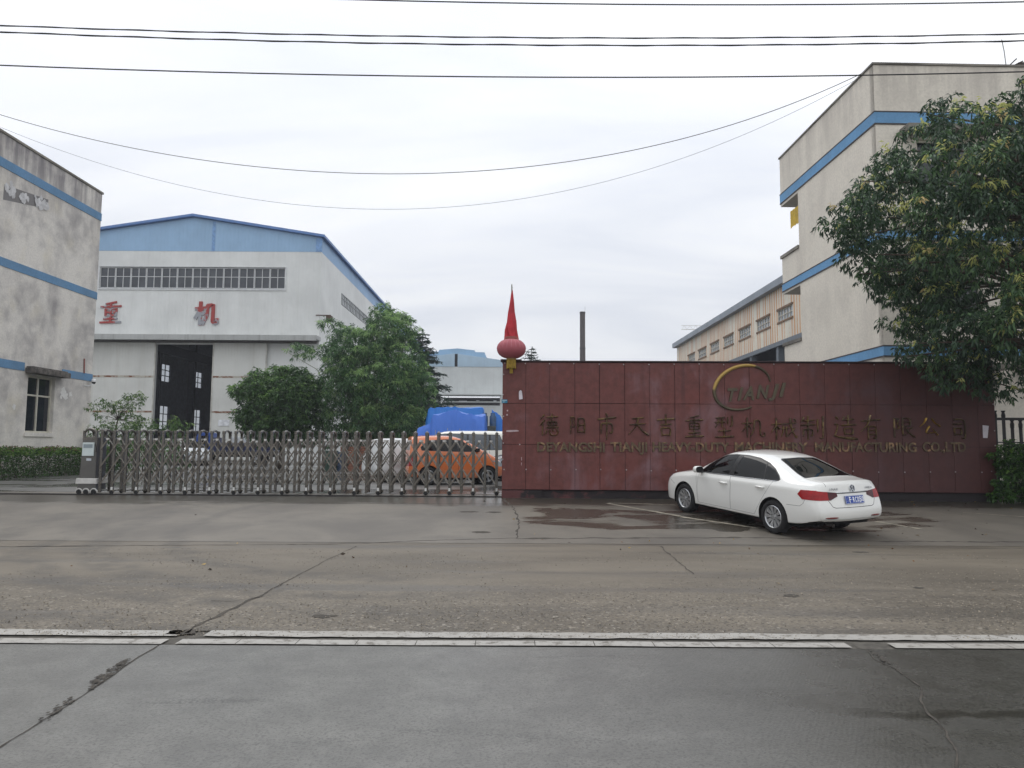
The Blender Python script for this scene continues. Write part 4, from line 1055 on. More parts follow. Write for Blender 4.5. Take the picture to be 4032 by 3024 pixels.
for a, b in zip(edges, edges[1:]):
    for c_, d_ in ((PL, H2), (H2, H1), (H1, SWH - .02)):
        g = random.choice((.003, .004, .0065)); j = random.uniform(0, .006); mb.box(a + g, b - g, -j, 0.020, c_ + g, d_ - g)
mb.build('panels', maroon_m, sw, bevel=.002)
mb = MB(); mb.box(-.02, SWL + .02, -.04, .45, SWH - .005, SWH + .022); mb.build('coping', simple('rusty_capping', (58, 40, 42), .8, var=.3), sw)
t = NT('blackened_plinth'); p = t.obj(); n = t.noise(t.mapping(p, (1, 1, 1)), 1.5, 5, .6)
sep = t.new('ShaderNodeSeparateXYZ'); t.l.new(p, sep.inputs[0])
f = t.ramp(t.math('ADD', n, t.math('MULTIPLY', sep.outputs[0], .045)), .50, .60)
t.set(color=t.mix(f, lin((88, 50, 50)), lin((34, 28, 30))), rough=.8); t.bump(n, .3, .01)
mb = MB(); mb.box(.01, SWL - .01, 0.05, .40, -.2, PL - .025); mb.box(0, 1.0, -.012, .05, -.2, PL - .02)
mb.build('plinth', t.m, sw, recalc=False)
stud_m = simple('stud_white', (168, 156, 156), .7, var=.45, scale=1.6)
def stud(u, z):
    u += random.uniform(-.012, .012); z += random.uniform(-.012, .012)
    mb = MB(); mb.box(u - .015, u + .015, -.014, -.0045, z - .015, z + .015); mb.build('stud', stud_m, sw, bevel=.004)
for e in edges[:-1]: stud(e + (.05 if e == 0 else -.012), SWH - .055)
z_low = swp(2200, 1849)[1]
for e in edges[:-1]: stud(e + (.045 if e == 0 else .018), z_low)
for py in (1475, 1555, 1640, 1711, 1744, 1808): stud(swp(1981, py)[0], swp(1981, py)[1])
for px, py in ((2048, 1750), (3916, 1592), (3925, 1698), (3935, 1755), (3903, 1855)): stud(min(swp(px, py)[0], SWL - .03), swp(px, py)[1])
def bronze(name, paint, wear):
    t = NT(name); p = t.obj(); n = t.noise(p, 4.5, 6, .7); f = t.noise(p, 22, 4)
    m = t.ramp(t.math('ADD', n, t.math('MULTIPLY', f, .2)), wear, wear + .14)
    t.set(color=t.mix(m, lin(paint), lin((92, 78, 60))), rough=t.mixf(m, .30, .48), metal=t.mixf(m, .75, .6), spec=.6)
    t.bump(f, .2, .003); return t.m
bronze_m = bronze('tarnished_bronze', (164, 142, 100), .52)
chars = '德阳市天吉重型机械制造有限公司'
boxes = [(2119, 2206, 1625, 1718), (2238, 2311, 1631, 1711), (2347, 2430, 1624, 1728), (2467, 2554, 1632, 1719), (2582, 2660, 1629, 1722), (2695, 2771, 1630, 1724), (2812, 2889, 1632, 1724),
         (2920, 3010, 1640, 1723), (3037, 3136, 1642, 1731), (3152, 3246, 1633, 1731), (3281, 3372, 1630, 1730), (3388, 3465, 1632, 1732), (3512, 3598, 1636, 1722), (3617, 3700, 1638, 1715), (3743, 3806, 1638, 1731)]
for g, (a, b, c_, d_) in zip(chars, boxes):
    u0, z0 = swp(a, d_); u1, z1 = swp(b, c_)
    mb = MB(); stroke_mesh(mb, g, 1.0, Matrix.Translation((u0, -.004, z0)) @ Matrix.Diagonal((u1 - u0, 1, (z1 - z0) * .96, 1)), .060, wk=1.7)
    mb.build('character', bronze_m if g != '公' else bronze('gilded_bronze', (176, 142, 66), .62), sw, smooth=False)
dull = bronze('dull_bronze', (140, 112, 84), .48)
for text, a, b in (('DEYANGSHI', 2115, 2381), ('TIANJI', 2404, 2548), ('HEAVY-DUTY', 2569, 2872), ('MACHINERY', 2892, 3180), ('MANUFACTURING', 3208, 3607), ('CO.,LTD', 3632, 3802)):
    u0, z0 = swp(a, 1777); u1, _ = swp(b, 1777); z1 = swp(a, 1742)[1]
    add_text(sw, 'lettering', text, z1 - z0, Matrix.Translation((u0, -.012, z0)) @ Matrix.Rotation(math.pi / 2, 4, 'X'), dull, .010, u1 - u0, bevel=.010, bold=.020)
# oval emblem with slanted letters
def ring(mb, cx_, cz_, a, b, rot, t0, t1, wfun, h, m=0, n=80):
    P_ = []; F_ = []
    for i in range(n + 1):
        f = i / n; th = math.radians(t0 + (t1 - t0) * f); w = wfun(f)
        c = Vector((a * math.cos(th), 0, b * math.sin(th))); nn = Vector((math.cos(th) / a, 0, math.sin(th) / b)).normalized()
        for off, y in ((w, 0), (w * .75, -h), (0, -h * 1.2), (-w * .75, -h), (-w, 0)):
            q = c + nn * off; P_.append((cx_ + q.x * math.cos(rot) - q.z * math.sin(rot), y - .004, cz_ + q.x * math.sin(rot) + q.z * math.cos(rot)))
    for i in range(n):
        for j in range(4): F_.append((i * 5 + j, i * 5 + j + 1, i * 5 + j + 6, i * 5 + j + 5))
    mb.add(P_, F_, m)
ec_ = [swp(2750 + x / 4.916, 1400 + y / 4.916) for x, y in ((845, 620), (310, 740), (1360, 480), (1000, 185), (720, 1055))]
cx_, cz_ = ec_[0]; a_ = .70; b_ = .515
um = swp(2750, 1500)[0]; kpx = swp(2751, 1500)[0] - um
a_ = 113 * kpx; b_ = 84 * kpx
t = NT('emblem_bronze'); p = t.obj(); n = t.noise(p, 5, 5, .65); sep = t.new('ShaderNodeSeparateXYZ'); t.l.new(p, sep.inputs[0])
# gilding survives on the upper left arc only
g_ = t.math('ADD', t.math('SUBTRACT', t.math('MULTIPLY', t.math('SUBTRACT', sep.outputs[2], cz_), 1.0), t.math('MULTIPLY', t.math('SUBTRACT', sep.outputs[0], cx_), .55)), t.math('MULTIPLY', t.math('SUBTRACT', n, .5), .25))
f_ = t.ramp(g_, .30, .42)
t.set(color=t.mix(f_, t.mix(n, lin((58, 54, 44)), lin((96, 84, 60))), lin((168, 138, 72))), rough=.42, metal=.35, spec=.6); emb = t.m
mb = MB(); ring(mb, cx_, cz_, a_, b_, math.radians(21), -12, 272, lambda f: .008 + .040 * math.sin(math.pi * min(1, max(0, f * .90 + .04))) ** .7, .045)
mb.build('emblem', emb, sw, smooth=True)
tl = [(562, 752, 880, 640), (750, 862, 862, 625), (848, 1066, 850, 603), (1116, 1366, 822, 578), (1350, 1560, 790, 556), (1552, 1690, 790, 535)]
for chx, (xa, xb, yb_, yt) in zip('TIANJI', tl):
    u0, z0 = swp(2750 + xa / 4.916, 1400 + yb_ / 4.916); u1, _ = swp(2750 + xb / 4.916, 1500); z1 = swp(2750, 1400 + yt / 4.916)[1]
    add_text(sw, 'emblem_letter', chx, z1 - z0, Matrix.Translation((u0, -.016, z0)) @ Matrix.Rotation(math.pi / 2, 4, 'X'), emb, .014, u1 - u0, shear=.28, bevel=.006, bold=.03)
# papers, tape marks and address plate stuck on it
paper_m = simple('wet_paper', (206, 200, 206), .8, var=.12)
def slip(name, pts, label, cat, m=paper_m, off=-.010):
    q = [swp(*p) for p in pts]; n = len(q); cxx = sum(a for a, b in q) / n; czz = sum(b for a, b in q) / n
    mb = MB(); P_ = [(a - cxx, 0 - .012 * ((i * 7) % 3) / 2, b - czz) for i, (a, b) in enumerate(q)]
    P_ += [(a - cxx, .0025, b - czz) for a, b in q]
    mb.add(P_, [tuple(range(n)), tuple(reversed(range(n, 2 * n)))] + [(i, i + n, (i + 1) % n + n, (i + 1) % n) for i in range(n)])
    o = mb.build(name, m, None); o.matrix_world = SM @ Matrix.Translation((cxx, off, czz)); return tag(o, label, cat)
slip('paper_slip', [(2044, 1573), (2053, 1572), (2058, 1571.5), (2056.5, 1552), (2054.5, 1540), (2050, 1536), (2044.5, 1540), (2043, 1548)], 'small torn white paper slip hanging near the left end of the red wall', 'paper')
slip('paper_sheet', [(3870, 1724), (3887, 1725), (3891, 1677), (3868, 1674)], 'white paper sheet stuck on the dark right end of the red wall', 'paper')
mb = MB()
def smear(pts):
    q = [swp(*p) for p in pts]; mb.add([(a, -.006, b) for a, b in q], (tuple(range(len(q))),))
smear([(1993, 1700), (1994, 1694), (2010, 1693), (2035, 1693), (2043, 1696), (2043, 1698.5), (2025, 1700), (2008, 1701)])
smear([(2052, 1800), (2054.5, 1800), (2055, 1812), (2053, 1814)]); smear([(2052, 1822), (2055, 1821), (2054, 1832), (2052.5, 1834)])
smear([(1995, 1615), (2000, 1613), (2001, 1619), (1996, 1620)]); smear([(1993, 1632), (1999, 1630), (2000, 1636), (1993, 1636)])
mb.build('tape_mark', simple('tape_white', (180, 160, 162), .8, var=.2), sw)
u0, z0 = swp(1975, 1587); u1, z1 = swp(1998, 1573)
plate = thing('address_plate', 'small blue address plate on the left edge of the red wall', 'sign', SM @ Vector((u0, 0, z0)), SWA)
pw, ph = u1 - u0, z1 - z0
mb = MB(); mb.box(0, pw, -.018, -.007, 0, ph); mb.build('plate', simple('plate_blue', (30, 118, 150), .4), plate, bevel=.003)
mb = MB()
for k in range(5): mb.box(pw * (.08 + .17 * k), pw * (.08 + .17 * k + .11), -.0205, -.0182, ph * .60, ph * .86)
mb.build('small_lettering', simple('plate_white', (190, 214, 220), .5), plate, recalc=False)
add_text(plate, 'number', '129', ph * .34, Matrix.Translation((pw * .14, -.0184, ph * .14)) @ Matrix.Rotation(math.pi / 2, 4, 'X'), MATS['plate_white'], .001)

# ------------------------------------------------------------------ lantern and furled flag above the wall
lq = P(1100, 1540, WYL + .02)
LYY = WYL - .12
s_l = LYY / F_PX
lc_ = P(2013.5, 1373.5, LYY)
lan = thing('lantern', 'faded red round lantern with yellow tassel above the wall end', 'lantern', (lc_.x, LYY, lc_.z))
ra, rb = 57.5 * s_l, 39.5 * s_l
t = NT('faded_lantern_silk'); p = t.obj(); n = t.noise(p, 5, 5)
t.set(color=t.mix(n, lin((148, 72, 82)), lin((176, 96, 104))), rough=.75); lan_m = t.m
mb = MB(); N = 20; K = 14; P_ = []; F_ = []
for i in range(K + 1):
    ph_ = -math.pi / 2 + math.pi * i / K
    for j in range(N * 3):
        th = 2 * math.pi * j / (N * 3); rr = ra * (abs(math.cos(ph_)) ** .82) * (1 + .012 * abs(math.sin(th * N / 2)))
        P_.append((rr * math.cos(th), rr * math.sin(th), rb * math.sin(ph_)))
for i in range(K):
    for j in range(N * 3): F_.append((i * N * 3 + j, i * N * 3 + (j + 1) % (N * 3), (i + 1) * N * 3 + (j + 1) % (N * 3), (i + 1) * N * 3 + j))
mb.add(P_, F_); mb.build('shade', lan_m, lan, smooth=True)
mb = MB()
for j in range(0, N):
    th = 2 * math.pi * j / N; pts = []
    for i in range(4, K - 1):
        ph_ = -math.pi / 2 + math.pi * i / K; rr = ra * (abs(math.cos(ph_)) ** .82) * 1.006
        pts.append((rr * math.cos(th), rr * math.sin(th), rb * math.sin(ph_)))
    mb.tube(pts[3:], .0032, 4)
mb.build('ribs', simple('pale_rib', (192, 132, 140), .6), lan)
mb = MB(); mb.lathe([(.155, rb - .035), (.165, rb + .01), (.155, rb + .05), (.001, rb + .055)], 24); mb.build('cap', simple('lantern_cap', (150, 76, 70), .5), lan, smooth=True, angle=40)
mb = MB(); mb.lathe([(.12, -rb + .03), (.125, -rb - .03), (.001, -rb - .03)], 24); mb.build('lower_cap', simple('gold_cap', (150, 116, 60), .5), lan, smooth=True, angle=40)
mb = MB(); nT = 40
for j in range(nT):
    th = 2 * math.pi * j / nT; r0, r1 = .11, .105 + .012 * random.random()
    z1_ = -rb - .03 - .215 + random.uniform(-.012, .012)
    mb.tube([(r0 * math.cos(th), r0 * math.sin(th), -rb - .03), (r1 * math.cos(th), r1 * math.sin(th), z1_)], .0085, 4)
for j in range(10):
    th = 2 * math.pi * j / 10; mb.tube([(.03 * math.cos(th), .03 * math.sin(th), -rb - .03), (.032 * math.cos(th), .032 * math.sin(th), -rb - .37)], .010, 4)
mb.build('tassel', simple('yellow_tassel', (168, 140, 52), .8, var=.3, scale=20), lan)
FYY = WYL + .22
fb = P(2013, 1400, FYY); ft = P(2013.5, 1120, FYY)
flag = thing('flag', 'furled red flag on a pole rising behind the lantern', 'flag', (fb.x, FYY, SW_BASE + SWH + .02))
z0 = 0; H = ft.z - flag.location.z
mb = MB(); mb.tube([(0, 0, 0), (0, 0, H * .5), (.004, 0, H)], [.022, .02, .014], 8); mb.tube([(.004, 0, H - .06), (.03, 0, H - .10)], .008, 6)
mb.build('pole', simple('flag_pole', (126, 122, 112), .5), flag)
zz = lambda py: P(2013, py, FYY).z - flag.location.z
lay = [(1142, -.014, .018), (1190, -.055, .055), (1230, -.088, .085), (1268, -.125, .112), (1300, -.155, .148), (1335, -.170, .178), (1372, -.182, .208), (1400, -.19, .215)]
mb = MB(); n = 40; P_ = []; F_ = []
for (py, xa, xb) in lay:
    for j in range(n):
        th = 2 * math.pi * j / n; cxm = (xa + xb) / 2; hw = (xb - xa) / 2
        r = 1 + .16 * math.sin(th * 3 + py * .012) + .13 * math.sin(th * 8 + py * .006) * max(0, -math.sin(th)) + .04 * math.sin(th * 13 + py * .03)
        P_.append((cxm + hw * r * math.cos(th) + .012 * math.sin(py * .09), hw * .55 * r * math.sin(th), zz(py + (10 * math.sin(th * 2) if py > 1390 else 0))))
for i in range(len(lay) - 1):
    for j in range(n): F_.append((i * n + j, i * n + (j + 1) % n, (i + 1) * n + (j + 1) % n, (i + 1) * n + j))
mb.add(P_, F_)
# one free fold hanging across the front
fo = [(1262, -.085, .02), (1290, -.11, .07), (1318, -.05, .10), (1345, .035, .09), (1362, .06, .065)]
P_ = []; F_ = []
for i, (py, xa, xb) in enumerate(fo):
    for j in range(7): u = j / 6; P_.append((xa + (xb - xa) * u, -.105 - .02 * math.sin(u * 6 + i) - .004 * i, zz(py)))
for i in range(len(fo) - 1):
    for j in range(6): F_.append((i * 7 + j, i * 7 + j + 1, (i + 1) * 7 + j + 1, (i + 1) * 7 + j))
mb.add(P_, F_)
mb.build('cloth', simple('red_flag_cloth', (184, 52, 62), .8, var=.30, scale=5), flag, smooth=True)
mb = MB(); mb.box(-.27, .27, -.10, .10, -.004, .055); mb.build('base', simple('rusty_base', (64, 40, 42), .8), flag)

# ------------------------------------------------------------------ retractable gate
GYL, GYR = 18.45, 18.85
gl = P(392, 1941, GYL); gr = P(1955, 1942, GYR)
GA = math.atan2(GYR - GYL, gr.x - gl.x); GLN = math.hypot(GYR - GYL, gr.x - gl.x)
GZ = 0.40
gate = thing('retractable_gate', 'folding stainless steel lattice gate closed across the yard entrance', 'gate', (gl.x, GYL, GZ), GA)
t = NT('dull_stainless'); p = t.obj(); n = t.noise(p, 3, 6, .6); n2 = t.noise(t.mapping(p, (1, 1, .2)), 14, 4)
t.set(color=t.mix(n, lin((80, 77, 72)), lin((116, 112, 106))), metal=.80, rough=t.mixf(n2, .20, .36)); steel_m = t.m
bar_m = simple('bar_steel', (116, 110, 102), .30, .7, var=.25, scale=5)
skylit_bar_m = simple('skylit_bar_steel', (150, 145, 137), .28, .6, var=.2, scale=5)  # paler steel paints the sky's reflection onto one set of bars
rub_m = simple('black_rubber', (24, 24, 25), .7, var=.2)
cap_m = simple('pale_plastic', (196, 194, 190), .45, var=.15)
NF = 34; gp_ = GLN / (NF - 1); GH = 1.60; GD = .46; GB = .13
def px_at(i): return i * gp_
proto = None
def gate_frame():
    mb = MB()
    for y in (0, GD):
        mb.box(-.033, .033, y - .024, y + .024, .045, GH)
    # moulded arch bridging front and back posts
    n = 12; pts = []
    for k in range(n + 1):
        th = math.pi * k / n; pts.append(Vector((0, GD / 2 - math.cos(th) * (GD / 2), GH - .13 + .15 * math.sin(th))))
    mb.tube(pts, .030, 8)
    mb.box(-.038, .038, -.029, .03, GH - .06, GH + .012); mb.box(-.038, .038, GD - .03, GD + .029, GH - .06, GH + .012)
    mb.box(-.016, .016, .02, GD - .02, .075, .105); 
    return mb
fr = gate_frame().build('gate_frame', steel_m, gate, bevel=.006)
for i in range(NF):
    f = fr if i == 0 else fr.copy()
    if i: COL.objects.link(f); f.parent = gate
    f.location = (px_at(i), 0, 0)
# scissor bars: each runs from a mid-bay apex down across two and a half bays
zt_, zb_ = 1.385, .235
bars = {}
for sgn in (1, -1):
    mb = MB()
    for y in (-.026 - .008 * (sgn > 0), GD + .026 + .008 * (sgn > 0)):
        mb.bar((0, y, zt_), (sgn * 2.5 * gp_, y, zb_), .013, .036, 0, Vector((0, 0, 1)))
    bars[sgn] = mb
end = (NF - 1) * gp_
def clipped(sgn, x0):
    x1 = x0 + sgn * 2.5 * gp_; mb = MB(); f0, f1 = 0.0, 1.0
    lo, hi = -.02, end + .02
    for k in (0, 1): pass
    def fx_(x): return (x - x0) / (x1 - x0)
    if x1 > hi: f1 = fx_(hi)
    if x1 < lo: f1 = fx_(lo)
    for y in ((-.032, GD + .032) if sgn < 0 else (.034, GD - .034)):
        mb.bar((0, y, zt_), ((x1 - x0) * f1, y, zt_ + (zb_ - zt_) * f1), .024 if sgn > 0 else .038, .012, 0, Vector((0, 1, 0)))
    return mb, f1
protos = {}
for i in range(NF - 1):
    x0 = (i + .5) * gp_
    for sgn in (1, -1):
        mb, f1 = clipped(sgn, x0); key = (sgn, round(f1, 3))
        if key not in protos: o = protos[key] = mb.build('scissor_bar', bar_m if sgn < 0 else skylit_bar_m, gate, bevel=.004)
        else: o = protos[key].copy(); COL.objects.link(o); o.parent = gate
        o.location = (x0, 0, 0)
# partial bars at both ends finish the lattice
jn = None
def joint():
    mb = MB()
    for y in (-.05,): mb.lathe([(.001, -.016), (.024, -.016), (.024, .016), (.001, .016)], 10, M=Matrix.Translation((0, y, zt_)) @ Matrix.Rotation(math.pi / 2, 4, 'X'))
    mb.box(-.034, .034, -.062, -.036, zt_ - .006, zt_ + .030)
    return mb
for i in range(NF - 1):
    if jn is None: o = jn = joint().build('joint_cap', cap_m, gate)
    else: o = jn.copy(); COL.objects.link(o); o.parent = gate
    o.location = ((i + .5) * gp_, 0, 0)
    o = jn.copy(); COL.objects.link(o); o.parent = gate; o.location = ((i + .5) * gp_, GD, 0); o.rotation_euler = (0, 0, 0); o.scale = (1, -1, 1)
mb = MB(); mb.lathe([(.001, -.022), (.040, -.022), (.050, -.010), (.050, .010), (.040, .022), (.001, .022)], 16, M=Matrix.Rotation(math.pi / 2, 4, 'X'))
wp = mb.build('wheel', rub_m, gate, smooth=True, angle=40)
mb = MB(); mb.tube([(.058 * math.cos(a), 0, .002 + .058 * math.sin(a)) for a in np.linspace(0, math.pi, 9)], .016, 6)
mg = mb.build('mudguard', bar_m, gate)
mb = MB(); mb.box(-.026, .026, -.035, -.0235, .105, .185); rf_ = mb.build('reflector', simple('reflector_white', (226, 226, 222), .4), gate, bevel=.006)
first = True
for i in range(1, NF, 2):
    for y in (-.02, GD + .02):
        for src in (wp, mg):
            o = src if first else src.copy()
            if not first: COL.objects.link(o); o.parent = gate
            o.location = (px_at(i), y, .05)
        first = False
    o = rf_ if i == 1 else rf_.copy()
    if i > 1: COL.objects.link(o); o.parent = gate
    o.location = (px_at(i), 0, 0)
# drive head at the left end
HX0, HX1 = P(308, 1941, GYL).x - gl.x, P(374, 1941, GYL).x - gl.x
head = bpy.data.objects.new('drive_head', None)
t = NT('brushed_head_steel'); p = t.obj(); n = t.noise(p, 1.6, 6, .7, .5); n2 = t.noise(t.mapping(p, (.3, 1, 14)), 8, 4)
t.set(color=t.mix(n, lin((78, 77, 75)), lin((112, 110, 106))), metal=.6, rough=t.mixf(n2, .28, .45)); head_m = t.m
mb = MB(); mb.prism([(HX0 - .03, .10), (HX1 + .03, .10), (HX1, .36), (HX1 - .01, GH - .16), (HX0 + .06, GH - .16), (HX0 + .02, .36)], -.02, GD + .02)
hd = mb.build('drive_head', head_m, gate, bevel=.015)
mb = MB(); mb.prism([(HX0 - .05, .26), (HX1 + .05, .26), (HX1 + .035, .40), (HX0 - .035, .40)], -.05, GD + .05); mb.build('skirt', cap_m, hd, bevel=.01)
mb = MB()
for y in (0, GD):
    for x in (HX0 + .085, HX1 - .035): mb.box(x - .028, x + .028, y - .022, y + .022, GH - .161, GH)
for x in (HX0 + .085, HX1 - .035):
    pts = [(x, GD / 2 - math.cos(math.pi * k / 12) * GD / 2, GH - .12 + .15 * math.sin(math.pi * k / 12)) for k in range(13)]; mb.tube(pts, .024, 8)
pts = [((HX0 + HX1 + .05) / 2 - math.cos(math.pi * k / 12) * (HX1 - HX0 - .12) / 2, -.0, GH - .10 + .14 * math.sin(math.pi * k / 12)) for k in range(13)]; mb.tube(pts, .026, 8)
mb.box(HX0 + .06, HX1, -.025, .0, GH - .24, GH - .165)
mb.build('head_frame', steel_m, hd)
pz0, pz1 = .96, 1.30
mb = MB(); mb.box(HX0 + .075, HX1 - .06, -.055, -.021, pz0, pz1); pn = mb.build('control_panel', simple('panel_white', (196, 206, 206), .35, var=.08), hd, bevel=.01)
mb = MB(); mb.box(HX0 + .105, HX1 - .09, -.0580, -.0556, pz1 - .14, pz1 - .045); mb.build('panel_label', simple('panel_grey', (140, 152, 158), .4), hd)
mb = MB(); mb.box(HX0 + .18, HX0 + .30, -.032, -.021, pz0 - .12, pz0 - .06); mb.build('keyhole_plate', simple('plate_pale', (184, 188, 196), .4), hd)
mb = MB(); mb.tube([(HX1 - .05, -.03, pz1 - .04), (HX1 - .005, -.04, pz1 - .12), (HX1 - .01, -.03, pz0 + .10)], .008, 5); mb.build('cable_loop', rub_m, hd)
for x in (HX0 + .04, (HX0 + HX1) / 2, HX1 - .02):
    mb = MB(); mb.lathe([(.001, -.03), (.050, -.03), (.062, -.012), (.062, .012), (.050, .03), (.001, .03)], 16, M=Matrix.Translation((x, -.03, .062)) @ Matrix.Rotation(math.pi / 2, 4, 'X'))
    mb.build('head_wheel', rub_m, hd, smooth=True, angle=40)
    mb = MB(); mb.tube([(x + .075 * math.cos(a), -.03, .064 + .075 * math.sin(a)) for a in np.linspace(.1, math.pi - .1, 9)], .018, 6); mb.build('head_mudguard', cap_m, hd)
# steel rail in the ground
rail = MB(); rail.box(-60, SWX0 + .3, GYL - .10, GYL - .04, GZ - .03, GZ + .016)
rs = rail.build('gate_rail', simple('rail_steel', (44, 42, 42), .5, .4, var=.3), None); tag(rs, 'dark steel rail running along the ground under the lattice gate', 'rail')

# ------------------------------------------------------------------ iron fence right of the wall
q = P(3960, 1900, 18.9); fzt = P(3950, 1617, 18.9).z
fence = thing('iron_fence', 'black iron picket fence between the red wall and the picture edge', 'fence', (q.x - .25, 18.9, .38))
iron = simple('black_iron', (30, 28, 30), .5, .3, var=.3)
fh = fzt - .38; prm = None
mb = MB()
for k in range(26):
    x = .06 + k * .218
    if prm is None:
        mp = MB(); mp.box(-.028, .028, -.028, .028, 0, fh - .10); mp.lathe([(.03, fh - .26), (.045, fh - .20), (.05, fh - .12), (.032, fh - .05), (.05, fh - .015), (.05, fh), (.001, fh)], 10)
        prm = o = mp.build('picket', iron, fence)
    else: o = prm.copy(); COL.objects.link(o); o.parent = fence
    o.location = (x, 0, -.0 if k < 2 else -.24)
rz1 = P(3960, 1650, 18.9).z - .38; rz2 = P(3960, 1742, 18.9).z - .38
for z, h in ((rz1, .07), (rz2, .03)):
    mb = MB(); mb.box(0, 5.6, -.045, -.029, z - h / 2, z + h / 2); mb.build('rail', iron, fence)
mb = MB(); mb.box(0, 5.6, -.10, .10, -.1, .25); mb.build('kerb', concrete_m, fence)
# ------------------------------------------------------------------ foliage
def leaf_mat(name, c, rough=.5, trans=.25):
    t = NT(name); n = t.noise(t.pos(), 1.7, 4); n2 = t.noise(t.pos(), 23, 2)
    a = lin(c); d = tuple(x * .72 for x in a[:3]) + (1,)
    t.set(color=t.mix(n2, t.mix(n, d, a), a), rough=rough, spec=.35)
    t.put(t.b.inputs['Subsurface Weight'], 0.0)
    tr = t.new('ShaderNodeBsdfTranslucent'); tr.inputs[0].default_value = tuple(min(1, x * 1.5) for x in a[:3]) + (1,)
    mx = t.new('ShaderNodeMixShader'); mx.inputs[0].default_value = trans
    t.l.new(t.b.outputs[0], mx.inputs[1]); t.l.new(tr.outputs[0], mx.inputs[2])
    t.l.new(mx.outputs[0], t.n['Material Output'].inputs[0])
    return t.m
def nrm(v): return v / np.maximum(np.linalg.norm(v, axis=1, keepdims=True), 1e-6)
def leaves_mesh(name, base, dirs, length, width, mats, mi, parent, fold=.25, sag=.25, seed=1):
    """one folded, sagging leaf (two quads) per entry"""
    r = np.random.default_rng(seed); n = len(base)
    dirs = nrm(dirs); rnd = r.normal(size=(n, 3)); side = nrm(np.cross(dirs, rnd)); up = np.cross(side, dirs)
    L = np.asarray(length).reshape(-1, 1) * np.ones((n, 1)); Wd = np.asarray(width).reshape(-1, 1) * np.ones((n, 1))
    down = np.array([[0, 0, -1.0]])
    mid = base + dirs * L * .5 + down * L * sag * .25; tip = base + dirs * L * .95 + down * L * sag
    a = mid + side * Wd * .5 + up * Wd * fold; b = mid - side * Wd * .5 + up * Wd * fold
    V = np.stack([base, a, tip, b, mid], 1).reshape(-1, 3)
    k = np.arange(n)[:, None] * 5
    Fq = np.concatenate([k + np.array([[0, 1, 2, 4]]), k + np.array([[0, 4, 2, 3]])], 1).reshape(-1, 4)
    me = bpy.data.meshes.new(name); me.vertices.add(len(V)); me.vertices.foreach_set('co', V.astype(np.float32).ravel())
    me.loops.add(Fq.size); me.loops.foreach_set('vertex_index', Fq.astype(np.int32).ravel())
    me.polygons.add(len(Fq)); me.polygons.foreach_set('loop_start', np.arange(0, Fq.size, 4, dtype=np.int32))
    for m in mats: me.materials.append(m)
    me.polygons.foreach_set('material_index', np.repeat(np.asarray(mi, dtype=np.int32), 2))
    me.update(calc_edges=True)
    o = bpy.data.objects.new(name, me); COL.objects.link(o)
    if parent is not None: o.parent = parent
    return o
def inside(poly, x, y):
    c = False; n = len(poly); j = n - 1
    for i in range(n):
        xi, yi = poly[i]; xj, yj = poly[j]
        if (yi > y) != (yj > y) and x < (xj - xi) * (y - yi) / (yj - yi) + xi: c = not c
        j = i
    return c
def edge_dist(poly, x, y):
    d = 1e9; n = len(poly)
    for i in range(n):
        ax, ay = poly[i]; bx, by = poly[(i + 1) % n]; dx, dy = bx - ax, by - ay
        t_ = max(0, min(1, ((x - ax) * dx + (y - ay) * dy) / (dx * dx + dy * dy + 1e-9)))
        d = min(d, math.hypot(x - ax - t_ * dx, y - ay - t_ * dy))
    return d
def crown_points(poly, depth, n, rmin, rmax, seed, shell=.5, sprig=.22):
    """clump centres through a crown volume whose front outline is poly (metres, x/z); returns (x, y, z, r)"""
    r = random.Random(seed); xs = [p[0] for p in poly]; zs = [p[1] for p in poly]; out = []; tries = 0
    dmax = max(edge_dist(poly, x, z) for x in np.linspace(min(xs), max(xs), 14) for z in np.linspace(min(zs), max(zs), 14) if inside(poly, x, z))
    np_ = len(poly)
    while len(out) < n * sprig:      # loose sprigs that break the outline
        i = r.randrange(np_); t_ = r.random(); a, b = poly[i], poly[(i + 1) % np_]; cx_, cz_ = sum(xs) / np_, sum(zs) / np_
        x, z = a[0] + (b[0] - a[0]) * t_, a[1] + (b[1] - a[1]) * t_; L = math.hypot(x - cx_, z - cz_); k = r.uniform(-.25, .18)
        out.append((x + (x - cx_) / L * k, r.uniform(-.5, .5) * depth * .5, z + (z - cz_) / L * k, rmin * r.uniform(.35, .7)))
    while len(out) < n and tries < n * 60:
        tries += 1; x = r.uniform(min(xs), max(xs)); z = r.uniform(min(zs), max(zs))
        if not inside(poly, x, z): continue
        e = edge_dist(poly, x, z); rad = r.uniform(rmin, rmax)
        if e < .9 and mnoise.noise(Vector((x * 1.15, z * 1.15, seed))) > .22: continue
        rad = min(rad, e * 1.05 + rmin * .40)
        if e < rad * .40: continue
        th = depth * math.sqrt(max(.02, 1 - (1 - min(1, e / dmax)) ** 2))
        u = r.uniform(-1, 1); u = math.copysign(abs(u) ** shell, u)
        y = u * max(.05, th - rad * .5); 
        if any((x - a) ** 2 + (y - b) ** 2 + (z - c) ** 2 < (.45 * (rad + d)) ** 2 for a, b, c, d in out): continue
        out.append((x, y, z, rad))
    return out
